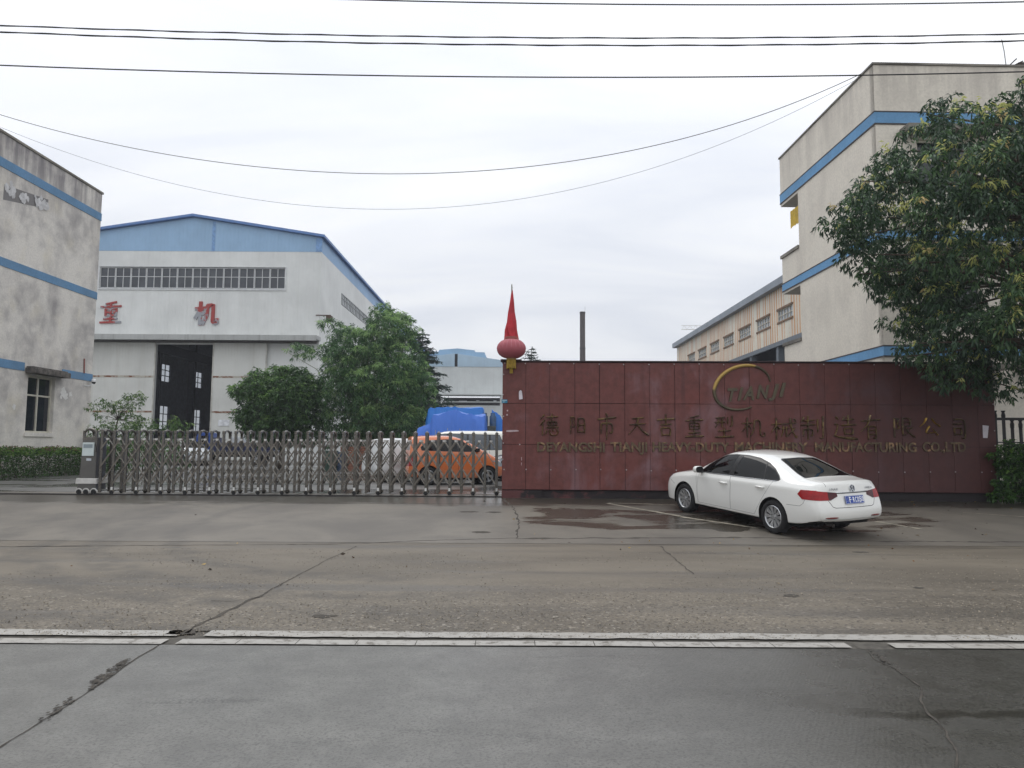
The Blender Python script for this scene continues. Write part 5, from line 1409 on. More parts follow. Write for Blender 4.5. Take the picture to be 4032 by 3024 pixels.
def clump_leaves(cl, per_m2, seed, up_bias=.35, squash=.8, droop=.5, k_twig=6, spread=.07):
    """leaf whorls over the outer skin of every clump"""
    r = np.random.default_rng(seed); B = []; Dr = []; ci = []; top = []; rid = []; cnt = 0
    for i, (x, y, z, rad) in enumerate(cl):
        n = max(4, int(per_m2 * 4 * math.pi * rad * rad / k_twig))
        d = r.normal(size=(n, 3)); d[:, 2] += up_bias; d = nrm(d)
        rr = rad * (.55 + .5 * r.random((n, 1)) ** .6)
        c = np.array([[x, y, z]]) + d * rr * np.array([[1, 1, squash]])
        for k in range(k_twig):
            jit = r.normal(size=(n, 3)); jit[:, 2] *= .6
            dd = nrm(d * .7 + jit * .8 + np.array([[0, 0, -droop]]))
            B.append(c + r.normal(size=(n, 3)) * spread * .4); Dr.append(dd); ci.append(np.full(n, i)); rid.append(cnt + np.arange(n)); top.append(d[:, 2] * .5 + .5 * (rr[:, 0] / rad - .55) / .5)
        cnt += n
    return np.concatenate(B), np.concatenate(Dr), np.concatenate(ci), np.concatenate(top), np.concatenate(rid)
def limb_mesh(trunk, cl, r0, n_limbs, seed):
    """trunk polyline + limbs that reach clump centres"""
    r = random.Random(seed); mb = MB(); k = len(trunk)
    mb.tube(trunk, [r0 * (1 - .62 * i / (k - 1)) for i in range(k)], 10)
    tp = [Vector(p) for p in trunk]
    for c in r.sample(cl, min(n_limbs, len(cl))):
        e = Vector(c[:3]); cand = [(i, p) for i, p in enumerate(tp[1:], 1) if p.z < e.z + .3] or [(1, tp[1])]
        i, s = min(cand, key=lambda q: (q[1] - e).length); L = (e - s).length
        m1 = s.lerp(e, .4) + Vector((r.uniform(-.1, .1), r.uniform(-.1, .1), r.uniform(.02, .12))) * L
        ra_ = max(.008, r0 * .34 * min(1, L / 3)); mb.tube([s, m1, e], [ra_, ra_ * .6, ra_ * .2], 6)
    return mb
bark = simple('grey_bark', (86, 76, 66), .95, var=.4, scale=12, bump=.7, bscale=30)
def poly_m(pts, Y, ox, oz):
    r = []
    for p in pts:
        q = P(*D(*p), Y); r.append((q.x - ox, q.z - oz))
    return r

# big broadleaf tree at the right, crown hanging over the end of the red wall
TX, TYY, TZ = 12.75, 16.3, .30
big = thing('broadleaf_tree', 'large dark street tree with yellow young leaves over the red wall end', 'tree', (TX, TYY, TZ))
out = [(1784, 468), (1800, 445), (1845, 432), (1862, 400), (1880, 362), (1905, 330), (1930, 318), (1950, 300), (1985, 275), (2000, 245), (2050, 232), (2085, 240), (2112, 285), (2150, 310), (2165, 262), (2185, 205), (2215, 180), (2290, 150),
       (2420, 190), (2560, 300), (2660, 470), (2640, 650), (2500, 790), (2330, 850), (2240, 838), (2190, 862), (2150, 850), (2100, 830), (2050, 815), (2010, 795), (1985, 765), (1965, 745), (1958, 705), (1935, 690), (1905, 665), (1945, 640), (1910, 600), (1880, 580), (1858, 540), (1830, 505), (1805, 490)]
pm = poly_m(out, TYY, TX, TZ)
cl = crown_points(pm, 3.1, 620, .24, .56, 5, .55)
B, Dr, ci, top, rid = clump_leaves(cl, 105, 6, .45, .85, .85, 7, .08)
r = np.random.default_rng(3); n = len(B)
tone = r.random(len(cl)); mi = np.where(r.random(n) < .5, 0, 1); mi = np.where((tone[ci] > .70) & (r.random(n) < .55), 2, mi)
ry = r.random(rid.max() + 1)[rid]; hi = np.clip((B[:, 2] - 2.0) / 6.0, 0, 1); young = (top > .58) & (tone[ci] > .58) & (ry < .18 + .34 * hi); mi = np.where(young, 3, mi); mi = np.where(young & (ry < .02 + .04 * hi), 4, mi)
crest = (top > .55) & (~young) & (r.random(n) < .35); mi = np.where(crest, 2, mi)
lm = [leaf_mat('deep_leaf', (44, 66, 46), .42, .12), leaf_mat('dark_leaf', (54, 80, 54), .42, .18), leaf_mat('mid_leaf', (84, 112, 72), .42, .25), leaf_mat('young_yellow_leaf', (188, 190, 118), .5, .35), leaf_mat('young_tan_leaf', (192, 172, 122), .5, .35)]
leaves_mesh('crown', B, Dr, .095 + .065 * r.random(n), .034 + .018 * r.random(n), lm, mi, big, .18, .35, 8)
limb_mesh([(0, 0, -.1), (.04, .02, 1.2), (-.05, .05, 2.4), (-.3, 0, 3.6), (-.2, .1, 5.0), (-.5, 0, 6.6), (-.4, .1, 8.0)], cl, .19, 90, 2).build('trunk', bark, big, smooth=True)

# bamboo thicket in the yard
def leafy_thing(name, label, cat, x, Y, outl, depth, ncl, rr, per, lsize, mats, seed, droop, trunk=None, part='crown', kt=6, upb=.4, group=None, probs=(.45, .35, .2), squash=.8, limbs=40, tr=.1):
    o = thing(name, label, cat, (x, Y, gz(Y)), 0, group)
    pmm = poly_m(outl, Y, x, gz(Y)); cl = crown_points(pmm, depth, ncl, rr[0], rr[1], seed, .5)
    B, Dr, ci, top, rid = clump_leaves(cl, per, seed + 1, upb, squash, droop, kt, rr[0] * .3)
    B[:, 2] = np.maximum(B[:, 2], .12)
    r = np.random.default_rng(seed + 2); n = len(B); tone = r.random(len(cl)); u = r.random(n)
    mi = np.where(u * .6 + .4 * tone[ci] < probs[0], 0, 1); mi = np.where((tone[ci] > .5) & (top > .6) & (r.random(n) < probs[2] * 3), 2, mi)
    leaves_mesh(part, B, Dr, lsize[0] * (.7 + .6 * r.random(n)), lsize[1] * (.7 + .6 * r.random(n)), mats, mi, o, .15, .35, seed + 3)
    if trunk: limb_mesh(trunk, cl, tr, limbs, seed).build('trunk', bark, o, smooth=True)
    return o, cl
bam = [leaf_mat('bamboo_deep', (50, 80, 50), .5, .15), leaf_mat('bamboo_mid', (78, 114, 66), .5, .22), leaf_mat('bamboo_light', (142, 172, 110), .5, .4)]
bo = [(690, 905), (684, 850), (702, 800), (690, 772), (640, 772), (620, 758), (640, 742), (690, 762), (708, 750), (722, 742), (720, 724), (700, 722), (694, 704), (712, 692), (745, 702), (772, 716), (795, 712), (800, 690), (812, 668), (832, 660), (848, 668), (856, 686), (872, 678), (890, 690), (904, 712), (892, 716), (898, 742), (915, 770), (925, 796), (940, 826), (932, 862), (930, 880), (912, 905), (905, 960), (700, 970)]
q = P(*D(800, 960), 40)
bamboo, bcl = leafy_thing('bamboo_clump', 'tall feathery bamboo clump beside the white workshop', 'bamboo', q.x, 40.0, bo, 2.6, 430, (.28, .80), 64, (.22, .040), bam, 31, .75, None, 'foliage', 7, .8, squash=.9, probs=(.40, .35, .32))
mb = MB(); rr_ = random.Random(4)
for c in rr_.sample(bcl, 46):
    bx_ = rr_.uniform(-1.6, 1.6); by_ = rr_.uniform(-.9, .9); e = Vector(c[:3])
    mb.tube([(bx_, by_, 0), (bx_ + (e.x - bx_) * .25, by_ + (e.y - by_) * .25, e.z * .5), (bx_ + (e.x - bx_) * .6, by_ + (e.y - by_) * .6, e.z * .85), e], [.035, .03, .02, .008], 5)
mb.build('culms', simple('bamboo_culm', (112, 122, 84), .6, var=.3), bamboo, smooth=True)
# rounded evergreen in front of the sliding door
ev = [leaf_mat('evergreen_deep', (52, 78, 46), .42, .18), leaf_mat('evergreen_mid', (76, 108, 60), .42, .25), leaf_mat('evergreen_light', (116, 148, 84), .42, .32)]
eo = [(500, 842), (520, 838), (540, 815), (560, 803), (590, 795), (640, 795), (665, 805), (685, 820), (692, 850), (690, 890), (694, 960), (560, 962), (535, 930), (505, 902), (528, 884), (515, 862)]
q = P(*D(605, 960), 39)
leafy_thing('evergreen_tree', 'low rounded dark evergreen tree left of the bamboo clump', 'tree', q.x, 39.0, eo, 1.9, 260, (.28, .65), 70, (.20, .07), ev, 41, .35, [(0, 0, 0), (.1, 0, 1.2), (-.05, .1, 2.4), (.1, 0, 4.0)], limbs=60, tr=.12)
# sparse young tree against the office corner
yo = [(196, 925), (196, 880), (205, 862), (235, 868), (252, 880), (268, 862), (285, 855), (300, 852), (308, 862), (300, 880), (285, 892), (308, 905), (300, 930), (270, 960), (210, 960)]
q = P(*D(245, 985), 28)
yl = [leaf_mat('spring_deep', (64, 92, 50), .5, .25), leaf_mat('spring_mid', (88, 116, 64), .5, .3), leaf_mat('spring_light', (132, 156, 92), .5, .4)]
leafy_thing('young_tree', 'sparse young tree with narrow leaves beside the grey office corner', 'tree', q.x, 28.0, yo, .8, 120, (.14, .28), 30, (.13, .035), yl, 51, .5, [(0, 0, 0), (.02, 0, .7), (-.1, .05, 1.4), (.1, 0, 2.2)], limbs=90, tr=.06, kt=5)
for (lab, pts, Yb, sd) in (('light green feathery bush behind the gate below the sparse young tree', [(262, 985), (262, 940), (285, 918), (310, 905), (335, 906), (345, 925), (340, 960), (330, 990)], 30.0, 61),
                           ('small light green bush in front of the dark workshop doorway', [(352, 985), (358, 940), (368, 915), (385, 905), (405, 915), (408, 940), (400, 985)], 33.0, 66),
                           ('dark low bush behind the second gate bay beside the drive head', [(205, 1010), (205, 960), (260, 950), (330, 955), (400, 970), (420, 990), (410, 1010)], 27.0, 71)):
    q = P(*D(sum(p[0] for p in pts) / len(pts), 1000), Yb)
    leafy_thing('bush', lab, 'bush', q.x, Yb, pts, .9, 60, (.16, .34), 44, (.15, .035), yl if sd < 70 else ev, sd, .6, [(0, 0, 0), (0, 0, .6), (.05, 0, 1.0)], part='foliage', limbs=24, tr=.03)
# hedge along the office wall, and the shrub below the street tree
HXc = -17.9
def hedge(name, label, x0, x1, y0, y1, z, mats, n, lsize, seed, reds=.1):
    o = thing(name, label, 'hedge', ((x0 + x1) / 2, (y0 + y1) / 2, gz((y0 + y1) / 2)))
    r = np.random.default_rng(seed); hx, hy = (x1 - x0) / 2, (y1 - y0) / 2
    p = r.uniform(-1, 1, size=(n, 3)); p[:, 2] = p[:, 2] * .5 + .5
    ax = r.random(n); s = np.sign(r.uniform(-1, 1, n)); dep = 1 - .22 * r.random(n)
    p[:, 0] = np.where(ax < .5, s * dep, p[:, 0]); p[:, 2] = np.where((ax >= .5) & (ax < .85), dep, p[:, 2]); p[:, 1] = np.where(ax >= .85, s * dep, p[:, 1])
    bump_ = np.array([mnoise.noise(Vector((a * hx * 1.3, b * hy * 1.3, c * z * 2))) for a, b, c in p])
    base = np.stack([p[:, 0] * hx * (1 + .18 * bump_), p[:, 1] * hy, np.maximum(.03, p[:, 2] * z * (1 + .14 * bump_))], 1)
    d = r.normal(size=(n, 3)) + np.stack([p[:, 0], p[:, 1] * .3, p[:, 2] * .9], 1)
    mi = np.where(r.random(n) < .5, 0, 1); mi = np.where((p[:, 2] > .75) & (r.random(n) < .4), 2, mi)
    if reds: mi = np.where((p[:, 2] > .86) & (bump_ > .12) & (r.random(n) < reds * 4), 3, mi)
    leaves_mesh('foliage', base, d, lsize[0] * (.7 + .6 * r.random(n)), lsize[1] * (.7 + .6 * r.random(n)), mats, mi, o, .15, .2, seed)
    mb = MB()
    for k in range(int((y1 - y0) / .35)):
        yy = -hy + .2 + k * .35
        for j in range(2): mb.tube([((j - .5) * hx * .7, yy, 0), ((j - .5) * hx + r.uniform(-.1, .1), yy + r.uniform(-.1, .1), z * .85)], [.016, .006], 5)
    mb.build('stems', bark, o)
    return o
hm = [leaf_mat('hedge_deep', (42, 70, 30), .45, .1), leaf_mat('hedge_mid', (62, 96, 38), .45, .15), leaf_mat('hedge_light', (102, 136, 58), .45, .25), leaf_mat('hedge_red', (112, 78, 68), .5, .2)]
hq = zl(*D(165, 1020))
hedge('clipped_hedge', 'clipped green hedge with reddish tips along the foot of the grey office wall', -19.2, -17.7, 21.0, 34.0, 1.08, hm, 20000, (.105, .05), 81, .12)
rsx = P(3960, 1900, 17.6)
leafy_thing('shrub', 'dark green shrub at the foot of the black iron fence', 'shrub', 12.9, 17.75, [(2142, 1072), (2160, 1010), (2165, 975), (2190, 962), (2240, 958), (2330, 965), (2380, 1010), (2370, 1080), (2150, 1078)], .6, 210, (.14, .30), 170, (.10, .045), hm[:3], 91, .3, [(0, 0, 0), (0, 0, .5), (.05, 0, .9)], part='foliage', limbs=30, tr=.03)

# conifers
def conifer(label, x, Y, H, R, sag, seed, mats, nl=26, dens=26, ns=.16, bare=.12):
    o = thing('conifer_tree', label, 'tree', (x, Y, gz(Y))); r = random.Random(seed); nr = np.random.default_rng(seed)
    mb = MB(); mb.tube([(0, 0, 0), (.03, 0, H * .5), (0, 0, H)], [H * .018, H * .011, .01], 7); B = []; Dn = []
    for i in range(nl):
        f = bare + (1 - bare) * i / nl; z = H * f; L0 = R * (1 - f) ** .85 * (.75 + .5 * r.random()) + .12
        for k in range(r.randint(5, 8)):
            th = r.uniform(0, 6.283); L = L0 * r.uniform(.6, 1.12); dz = L * r.uniform(.0, .18); e = Vector((math.cos(th) * L, math.sin(th) * L, z + dz - sag * L))
            m_ = Vector((math.cos(th) * L * .5, math.sin(th) * L * .5, z + dz * .8)); mb.tube([(0, 0, z), m_, e], [.03 * (1 - f) + .008, .012, .004], 4)
            n = max(5, int(dens * L)); s = nr.random(n) ** .7
            q = np.outer((1 - s) ** 2, [0, 0, z]) + np.outer(2 * s * (1 - s), m_) + np.outer(s * s, e)
            q += nr.normal(size=(n, 3)) * np.array([[.10, .10, .03]]) * (L * .6 + .1); B.append(q)
            Dn.append(nr.normal(size=(n, 3)) * np.array([[1, 1, .35]]) + np.array([[math.cos(th), math.sin(th), -.15]]))
    B = np.concatenate(B); Dn = np.concatenate(Dn); n = len(B)
    leaves_mesh('crown', B, Dn, ns * (.7 + .7 * nr.random(n)), ns * .22, mats, (nr.random(n) < .3).astype(int), o, .1, .15, seed)
    mb.build('trunk', bark, o, smooth=True)
    return o
cm = [leaf_mat('needle_deep', (40, 58, 54), .6, .05), leaf_mat('needle_mid', (62, 84, 72), .6, .1)]
q = P(*D(908, 960), 47); tp_ = P(*D(917, 715), 47)
conifer('dark drooping conifer standing behind the bamboo clump', q.x, 47.0, tp_.z - .4, 3.3, .10, 101, cm, 34, 60, .26, .10)
q = P(*D(1147, 960), 70); tp_ = P(*D(1147, 748), 70)
conifer('small pointed conifer seen over the red wall right of the lantern', q.x, 70.0, tp_.z - .4, 3.4, .02, 111, cm, 34, 34, .30, .10)
# ------------------------------------------------------------------ cars
def paint(name, c, rough=.28, coat=.7, metal=0.0, dirt=.12):
    t = NT(name); p = t.obj(); n = t.noise(p, 2.2, 6, .6); sep = t.new('ShaderNodeSeparateXYZ'); t.l.new(p, sep.inputs[0])
    low = t.math('MULTIPLY', t.math('SUBTRACT', 1.0, t.ramp(t.math('ADD', sep.outputs[2], t.math('MULTIPLY', n, .25)), .32, .75)), dirt * 2.5)
    f = t.math('ADD', low, t.math('MULTIPLY', t.ramp(n, .5, .8), dirt))
    t.set(color=t.mix(f, lin(c), lin((118, 110, 98))), rough=t.mixf(f, rough, .6), coat=coat, metal=metal, coatr=.06, spec=.5)
    return t.m
car_black = simple('car_trim_black', (20, 20, 22), .45, var=.15)
car_under = simple('car_underside', (14, 14, 15), .9, var=.2)
car_glass = simple('tinted_glass', (10, 12, 14), .03, var=.1, spec=.28)
seam_c = simple('panel_gap', (42, 42, 44), .9, var=.1)
chrome = simple('chrome', (214, 216, 218), .12, 1.0, var=.05)
alloy = simple('alloy_rim', (186, 188, 190), .30, .75, var=.12, scale=9)
tyre_m = simple('tyre_rubber', (26, 26, 27), .85, var=.25, scale=14)
def lamp_mat(name, c): 
    m = simple(name, c, .12, var=.22, scale=14, coat=.15, spec=.3); return m
tail_red = lamp_mat('tail_lens_red', (150, 8, 16)); tail_dark = lamp_mat('tail_lens_dark', (70, 8, 18)); head_lens = lamp_mat('head_lens', (150, 156, 162))

# cage rows per station, bottom to roof centre: each entry (x, y, z)
def sedan_cage():
    S = []
    def st(xs, ys, zs): S.append([(xs[i] if isinstance(xs, (list, tuple)) else xs, ys[i], zs[i]) for i in range(11)])
    st([2.20, 2.27, 2.29, 2.285, 2.26, 2.25, 2.25, 2.26, 2.27, 2.28, 2.285], [.50, .54, .56, .56, .54, .50, .44, .36, .26, .13, 0], [.24, .28, .42, .55, .64, .68, .70, .71, .72, .725, .725])
    st([2.12, 2.15, 2.16, 2.15, 2.11, 2.08, 2.10, 2.13, 2.15, 2.17, 2.175], [.74, .77, .79, .79, .76, .70, .60, .48, .36, .18, 0], [.22, .26, .42, .57, .69, .75, .77, .78, .785, .79, .79])
    st(1.90, [.80, .845, .865, .87, .84, .77, .66, .53, .40, .2, 0], [.20, .25, .42, .60, .75, .82, .84, .85, .858, .865, .867])
    st(1.45, [.80, .855, .88, .885, .865, .80, .70, .57, .43, .22, 0], [.19, .24, .42, .62, .81, .885, .905, .92, .93, .94, .943])
    st([1.08] * 6 + [1.10, 1.14, 1.17, 1.20, 1.21], [.80, .86, .882, .888, .872, .815, .735, .61, .47, .24, 0], [.205, .262, .42, .63, .84, .925, .955, .975, .985, .995, 1.0])
    st([.95] * 5 + [.98, .70, .40, .345, .30, .29], [.80, .86, .882, .888, .876, .825, .725, .595, .46, .235, 0], [.205, .262, .42, .64, .855, .94, 1.155, 1.345, 1.385, 1.41, 1.415])
    st([.50] * 5 + [.52, .40, .22, .16, .12, .12], [.80, .86, .882, .888, .878, .83, .735, .615, .48, .245, 0], [.205, .262, .42, .64, .862, .95, 1.19, 1.375, 1.415, 1.44, 1.445])
    st(-.05, [.80, .86, .882, .888, .878, .832, .74, .622, .49, .25, 0], [.205, .262, .42, .64, .87, .955, 1.20, 1.395, 1.435, 1.458, 1.463])
    st(-.45, [.80, .86, .882, .888, .878, .832, .738, .618, .485, .248, 0], [.205, .262, .42, .64, .876, .962, 1.20, 1.388, 1.43, 1.452, 1.458])
    st([-.88] * 5 + [-.90, -.86, -.80, -.78, -.78, -.78], [.80, .86, .882, .890, .878, .832, .73, .602, .47, .24, 0], [.205, .262, .42, .645, .885, .972, 1.185, 1.352, 1.398, 1.422, 1.43])
    st([-1.30] * 5 + [-1.36, -1.22, -1.08, -1.02, -1.0, -1.0], [.80, .86, .884, .892, .880, .826, .712, .578, .445, .23, 0], [.205, .265, .43, .65, .895, .985, 1.165, 1.305, 1.352, 1.378, 1.385])
    st([-1.58] * 5 + [-1.62, -1.62, -1.625, -1.63, -1.635, -1.64], [.79, .855, .88, .888, .874, .805, .70, .59, .455, .235, 0], [.215, .275, .43, .65, .90, 1.000, 1.060, 1.090, 1.100, 1.108, 1.11])
    st([-1.86] * 5 + [-1.87] * 6, [.78, .845, .868, .874, .856, .786, .70, .585, .45, .23, 0], [.245, .30, .43, .65, .895, .995, 1.035, 1.055, 1.063, 1.070, 1.072])
    st([-2.06, -2.09, -2.10, -2.09, -2.06, -2.04, -2.06, -2.09, -2.11, -2.13, -2.135], [.74, .81, .842, .842, .806, .745, .675, .565, .435, .225, 0], [.325, .365, .46, .64, .865, .965, 1.012, 1.037, 1.047, 1.054, 1.056])
    st([-2.16, -2.215, -2.235, -2.215, -2.14, -2.105, -2.125, -2.155, -2.178, -2.195, -2.20], [.68, .735, .765, .760, .735, .69, .63, .53, .41, .21, 0], [.345, .385, .47, .62, .835, .935, .982, 1.008, 1.018, 1.026, 1.028])
    return dict(S=S, rear_bow=.085, front_bow=.05, crease={1: .6, 4: .42, 5: .30})
def hatch_cage(L=3.6, Wd=1.6, H=1.5, wheel_r=.29, boxy=0.0, hood=.72, belt=.90, van=False):
    """short tall car: upright tail, stubby bonnet; van: one-box"""
    h = H; k = Wd / 1.776; f = L / 2; S = []
    def st(xs, ys, zs): S.append([((xs[i] if isinstance(xs, (list, tuple)) else xs), ys[i] * k, zs[i]) for i in range(11)])
    rw = .60 + .10 * boxy; mw = .735 + .06 * boxy
    hz = belt + .02
    cow = f - hood if not van else f - .28
    wst = cow - (.72 if not van else .42)
    st([f - .08, f - .02, f, f - .01, f - .03, f - .04, f - .05, f - .04, f - .03, f - .02, f - .02], [.50, .54, .56, .56, .54, .50, .44, .36, .26, .13, 0], [.26, .30, .44, .56, .66, .70, .73, .74, .75, .755, .755])
    st([f - .15, f - .12, f - .10, f - .11, f - .15, f - .18, f - .17, f - .15, f - .13, f - .11, f - .11], [.74, .78, .80, .80, .77, .72, .62, .50, .37, .19, 0], [.24, .28, .44, .60, .73, .79, .81, .82, .825, .83, .83])
    xm = (f - .15 + cow) / 2
    st(xm, [.80, .85, .87, .875, .85, .79, .69, .56, .43, .22, 0], [.20, .25, .42, .62, .80, hz - .06, hz - .03, hz - .01, hz, hz + .01, hz + .01])
    st([cow + .05] * 6 + [cow + .06, cow + .08, cow + .10, cow + .12, cow + .12], [.80, .86, .882, .888, .872, .82, .74, .62, .48, .24, 0], [.19, .24, .42, .63, .83, hz, hz + .03, hz + .05, hz + .06, hz + .07, hz + .07])
    st([cow - .08] * 5 + [cow - .05, (cow + wst) / 2, wst + .08, wst + .03, wst, wst], [.80, .86, .882, .888, .876, .83, mw - .005, rw, .47, .24, 0], [.18, .235, .42, .64, .85, hz + .02, (hz + h) / 2 + .03, h - .11, h - .065, h - .04, h - .035])
    for fr in (.25, .55, .85):
        x = wst - .12 + (-f + .45 - wst + .12) * fr
        st(x, [.80, .86, .882, .888, .878, .834, mw + .005, rw + .02, .49, .25, 0], [.18, .235, .42, .64, .865, hz + .03 + .03 * fr, (hz + h) / 2 + .05, h - .065 - .02 * fr, h - .025 - .015 * fr, h - .005 * (1 + fr), h])
    st([-f + .32] * 5 + [-f + .30, -f + .30, -f + .32, -f + .34, -f + .35, -f + .35], [.79, .85, .878, .886, .87, .82, mw - .02, rw - .01, .46, .235, 0], [.20, .25, .43, .65, .88, hz + .07, (hz + h) / 2 + .05, h - .10, h - .055, h - .03, h - .025])
    st([-f + .12, -f + .08, -f + .06, -f + .07, -f + .08, -f + .09, -f + .11, -f + .14, -f + .15, -f + .16, -f + .16], [.74, .81, .842, .846, .82, .77, mw - .07, rw - .05, .43, .22, 0], [.24, .29, .44, .64, .86, hz + .06, (hz + h) / 2 + .04, h - .11, h - .06, h - .035, h - .03])
    st([-f + .07, -f + .03, -f + .0, -f + .02, -f + .04, -f + .05, -f + .07, -f + .10, -f + .11, -f + .12, -f + .12], [.66, .73, .77, .78, .76, .71, mw - .13, rw - .11, .40, .20, 0], [.26, .31, .44, .62, .84, hz + .03, (hz + h) / 2 + .02, h - .15, h - .10, h - .075, h - .07])
    return dict(S=S, rear_bow=.04, front_bow=.05, cow=cow, wst=wst, hz=hz, L=L, W=Wd, H=H)
def shell_mesh(cage, levels):
    S = cage['S']; bm = bmesh.new(); ns = len(S); Lf = []; Rt = []
    for row in S:
        l = [bm.verts.new(p) for p in row]; r = [bm.verts.new((p[0], -p[1], p[2])) for p in row[:-1]] + [l[-1]]
        Lf.append(l); Rt.append(r)
    for i in range(ns - 1):
        for j in range(10):
            bm.faces.new((Lf[i][j], Lf[i + 1][j], Lf[i + 1][j + 1], Lf[i][j + 1]))
            bm.faces.new((Rt[i][j], Rt[i][j + 1], Rt[i + 1][j + 1], Rt[i + 1][j]))
    for i, bow, flip in ((0, cage['front_bow'], 1), (ns - 1, -cage['rear_bow'], -1)):
        top = [Lf[i][j] for j in range(5, 11)] + [Rt[i][j] for j in range(9, 4, -1)]
        rows = [top]
        for j in range(4, -1, -1):
            a, b = Lf[i][j], Rt[i][j]; row = [a]
            for c in range(1, 10):
                yy = top[c].co.y / top[0].co.y * a.co.y; u = yy / a.co.y
                row.append(bm.verts.new((a.co.x + bow * (1 - u * u), yy, a.co.z)))
            rows.append(row + [b])
        for ra_, rb_ in zip(rows, rows[1:]):
            for c in range(10):
                q = (ra_[c], ra_[c + 1], rb_[c + 1], rb_[c])
                bm.faces.new(q if flip > 0 else tuple(reversed(q)))
    if cage.get('crease'):
        cl_ = bm.edges.layers.float.new('crease_edge'); rows_c = cage['crease']
        for side in (Lf, Rt):
            for i in range(ns - 1):
                for j, w in rows_c.items():
                    e = bm.edges.get((side[i][j], side[i + 1][j]))
                    if e: e[cl_] = w
            for j in range(5, 10):
                e = bm.edges.get((side[ns - 2][j], side[ns - 2][j + 1]))
                if e: e[cl_] = .55
    # floor pan
    for i in range(ns - 1): bm.faces.new((Lf[i][0], Rt[i][0], Rt[i + 1][0], Lf[i + 1][0]))
    bmesh.ops.recalc_face_normals(bm, faces=bm.faces)
    me = bpy.data.meshes.new('shell'); bm.to_mesh(me); bm.free()
    o = bpy.data.objects.new('shell', me); COL.objects.link(o)
    md = o.modifiers.new('sub', 'SUBSURF'); md.levels = levels; md.render_levels = levels
    dg = bpy.context.evaluated_depsgraph_get(); ev = o.evaluated_get(dg); out = bpy.data.meshes.new_from_object(ev)
    bpy.data.objects.remove(o); bpy.data.meshes.remove(me)
    return out
def cut_region(bm, lay, poly, axes, filt, tagv, only=None):
    """split faces along poly (2D in axes) and mark the ones inside"""
    a, b = axes; xs = [p[0] for p in poly]; ys = [p[1] for p in poly]; mg = .03
    n = len(poly); area = sum(poly[i][0] * poly[(i + 1) % n][1] - poly[(i + 1) % n][0] * poly[i][1] for i in range(n))
    def cand():
        r = []
        for f in bm.faces:
            c = f.calc_center_median()
            if xs0 - .12 < c[a] < xs1 + .12 and ys0 - .12 < c[b] < ys1 + .12 and filt(c, f.normal): r.append(f)
        return r
    xs0, xs1, ys0, ys1 = min(xs), max(xs), min(ys), max(ys)
    for i in range(n):
        p, q = poly[i], poly[(i + 1) % n]; d = (q[0] - p[0], q[1] - p[1]); L = math.hypot(*d)
        if L < 1e-6: continue
        no = [0, 0, 0]; no[a] = d[1] / L; no[b] = -d[0] / L; co = [0, 0, 0]; co[a] = p[0]; co[b] = p[1]
        # keep each cut close to its own edge
        fs = []
        for f in cand():
            ok = False
            for v in f.verts:
                t_ = ((v.co[a] - p[0]) * d[0] + (v.co[b] - p[1]) * d[1]) / (L * L)
                if -.25 - .03 / L < t_ < 1.25 + .03 / L: ok = True; break
            if ok: fs.append(f)
        if not fs: continue
        es = {e for f in fs for e in f.edges}; vs = {v for f in fs for v in f.verts}
        bmesh.ops.bisect_plane(bm, geom=list(vs) + list(es) + fs, dist=1e-5, plane_co=co, plane_no=no)
    for f in cand():
        c = f.calc_center_median()
        if inside(poly, c[a], c[b]) and (only is None or f[lay] in only): f[lay] = tagv
def offset_poly(poly, d):
    """move every edge inward by d (convex-ish)"""
    n = len(poly); A = sum(poly[i][0] * poly[(i + 1) % n][1] - poly[(i + 1) % n][0] * poly[i][1] for i in range(n)); s = 1 if A > 0 else -1
    out_ = []
    for i in range(n):
        p0, p1, p2 = poly[i - 1], poly[i], poly[(i + 1) % n]
        e1 = Vector((p1[0] - p0[0], p1[1] - p0[1])).normalized(); e2 = Vector((p2[0] - p1[0], p2[1] - p1[1])).normalized()
        n1 = Vector((-e1.y, e1.x)) * s; n2 = Vector((-e2.y, e2.x)) * s; m = (n1 + n2); k = m.dot(n1)
        m = m / max(.35, k) ; out_.append((p1[0] + m.x * d, p1[1] + m.y * d))
    return out_
def split_part(bm, lay, tagv, name, mats, parent, offset=0.0, mi=0, skirt=0.0):
    """lift the marked faces out into a mesh of their own"""
    fs = [f for f in bm.faces if f[lay] == tagv]
    if not fs: return None
    bm.normal_update(); vm = {}; V = []; N = []; Fc = []
    for f in fs:
        idx = []
        for v in f.verts:
            if v not in vm: vm[v] = len(V); V.append(v.co + v.normal * offset); N.append(v.normal.copy())
            idx.append(vm[v])
        Fc.append(tuple(idx))
    if skirt:
        cnt = {}
        for f in Fc:
            for i in range(len(f)):
                e = (f[i], f[(i + 1) % len(f)]); k = (min(e), max(e)); cnt.setdefault(k, []).append(e)
        base = {}
        for k, e in list(cnt.items()):
            if len(e) == 1:
                q = []
                for v in e[0]:
                    if v not in base: base[v] = len(V); V.append(V[v] - N[v] * skirt)
                    q.append(base[v])
                Fc.append((e[0][1], e[0][0], q[0], q[1]))
    me = bpy.data.meshes.new(name); me.from_pydata([tuple(v) for v in V], [], Fc)
    for m in (mats if isinstance(mats, list) else [mats]): me.materials.append(m)
    me.polygons.foreach_set('use_smooth', [True] * len(Fc)); me.update()
    if skirt: me.set_sharp_from_angle(angle=math.radians(50))
    o = bpy.data.objects.new(name, me); COL.objects.link(o); o.parent = parent
    return o
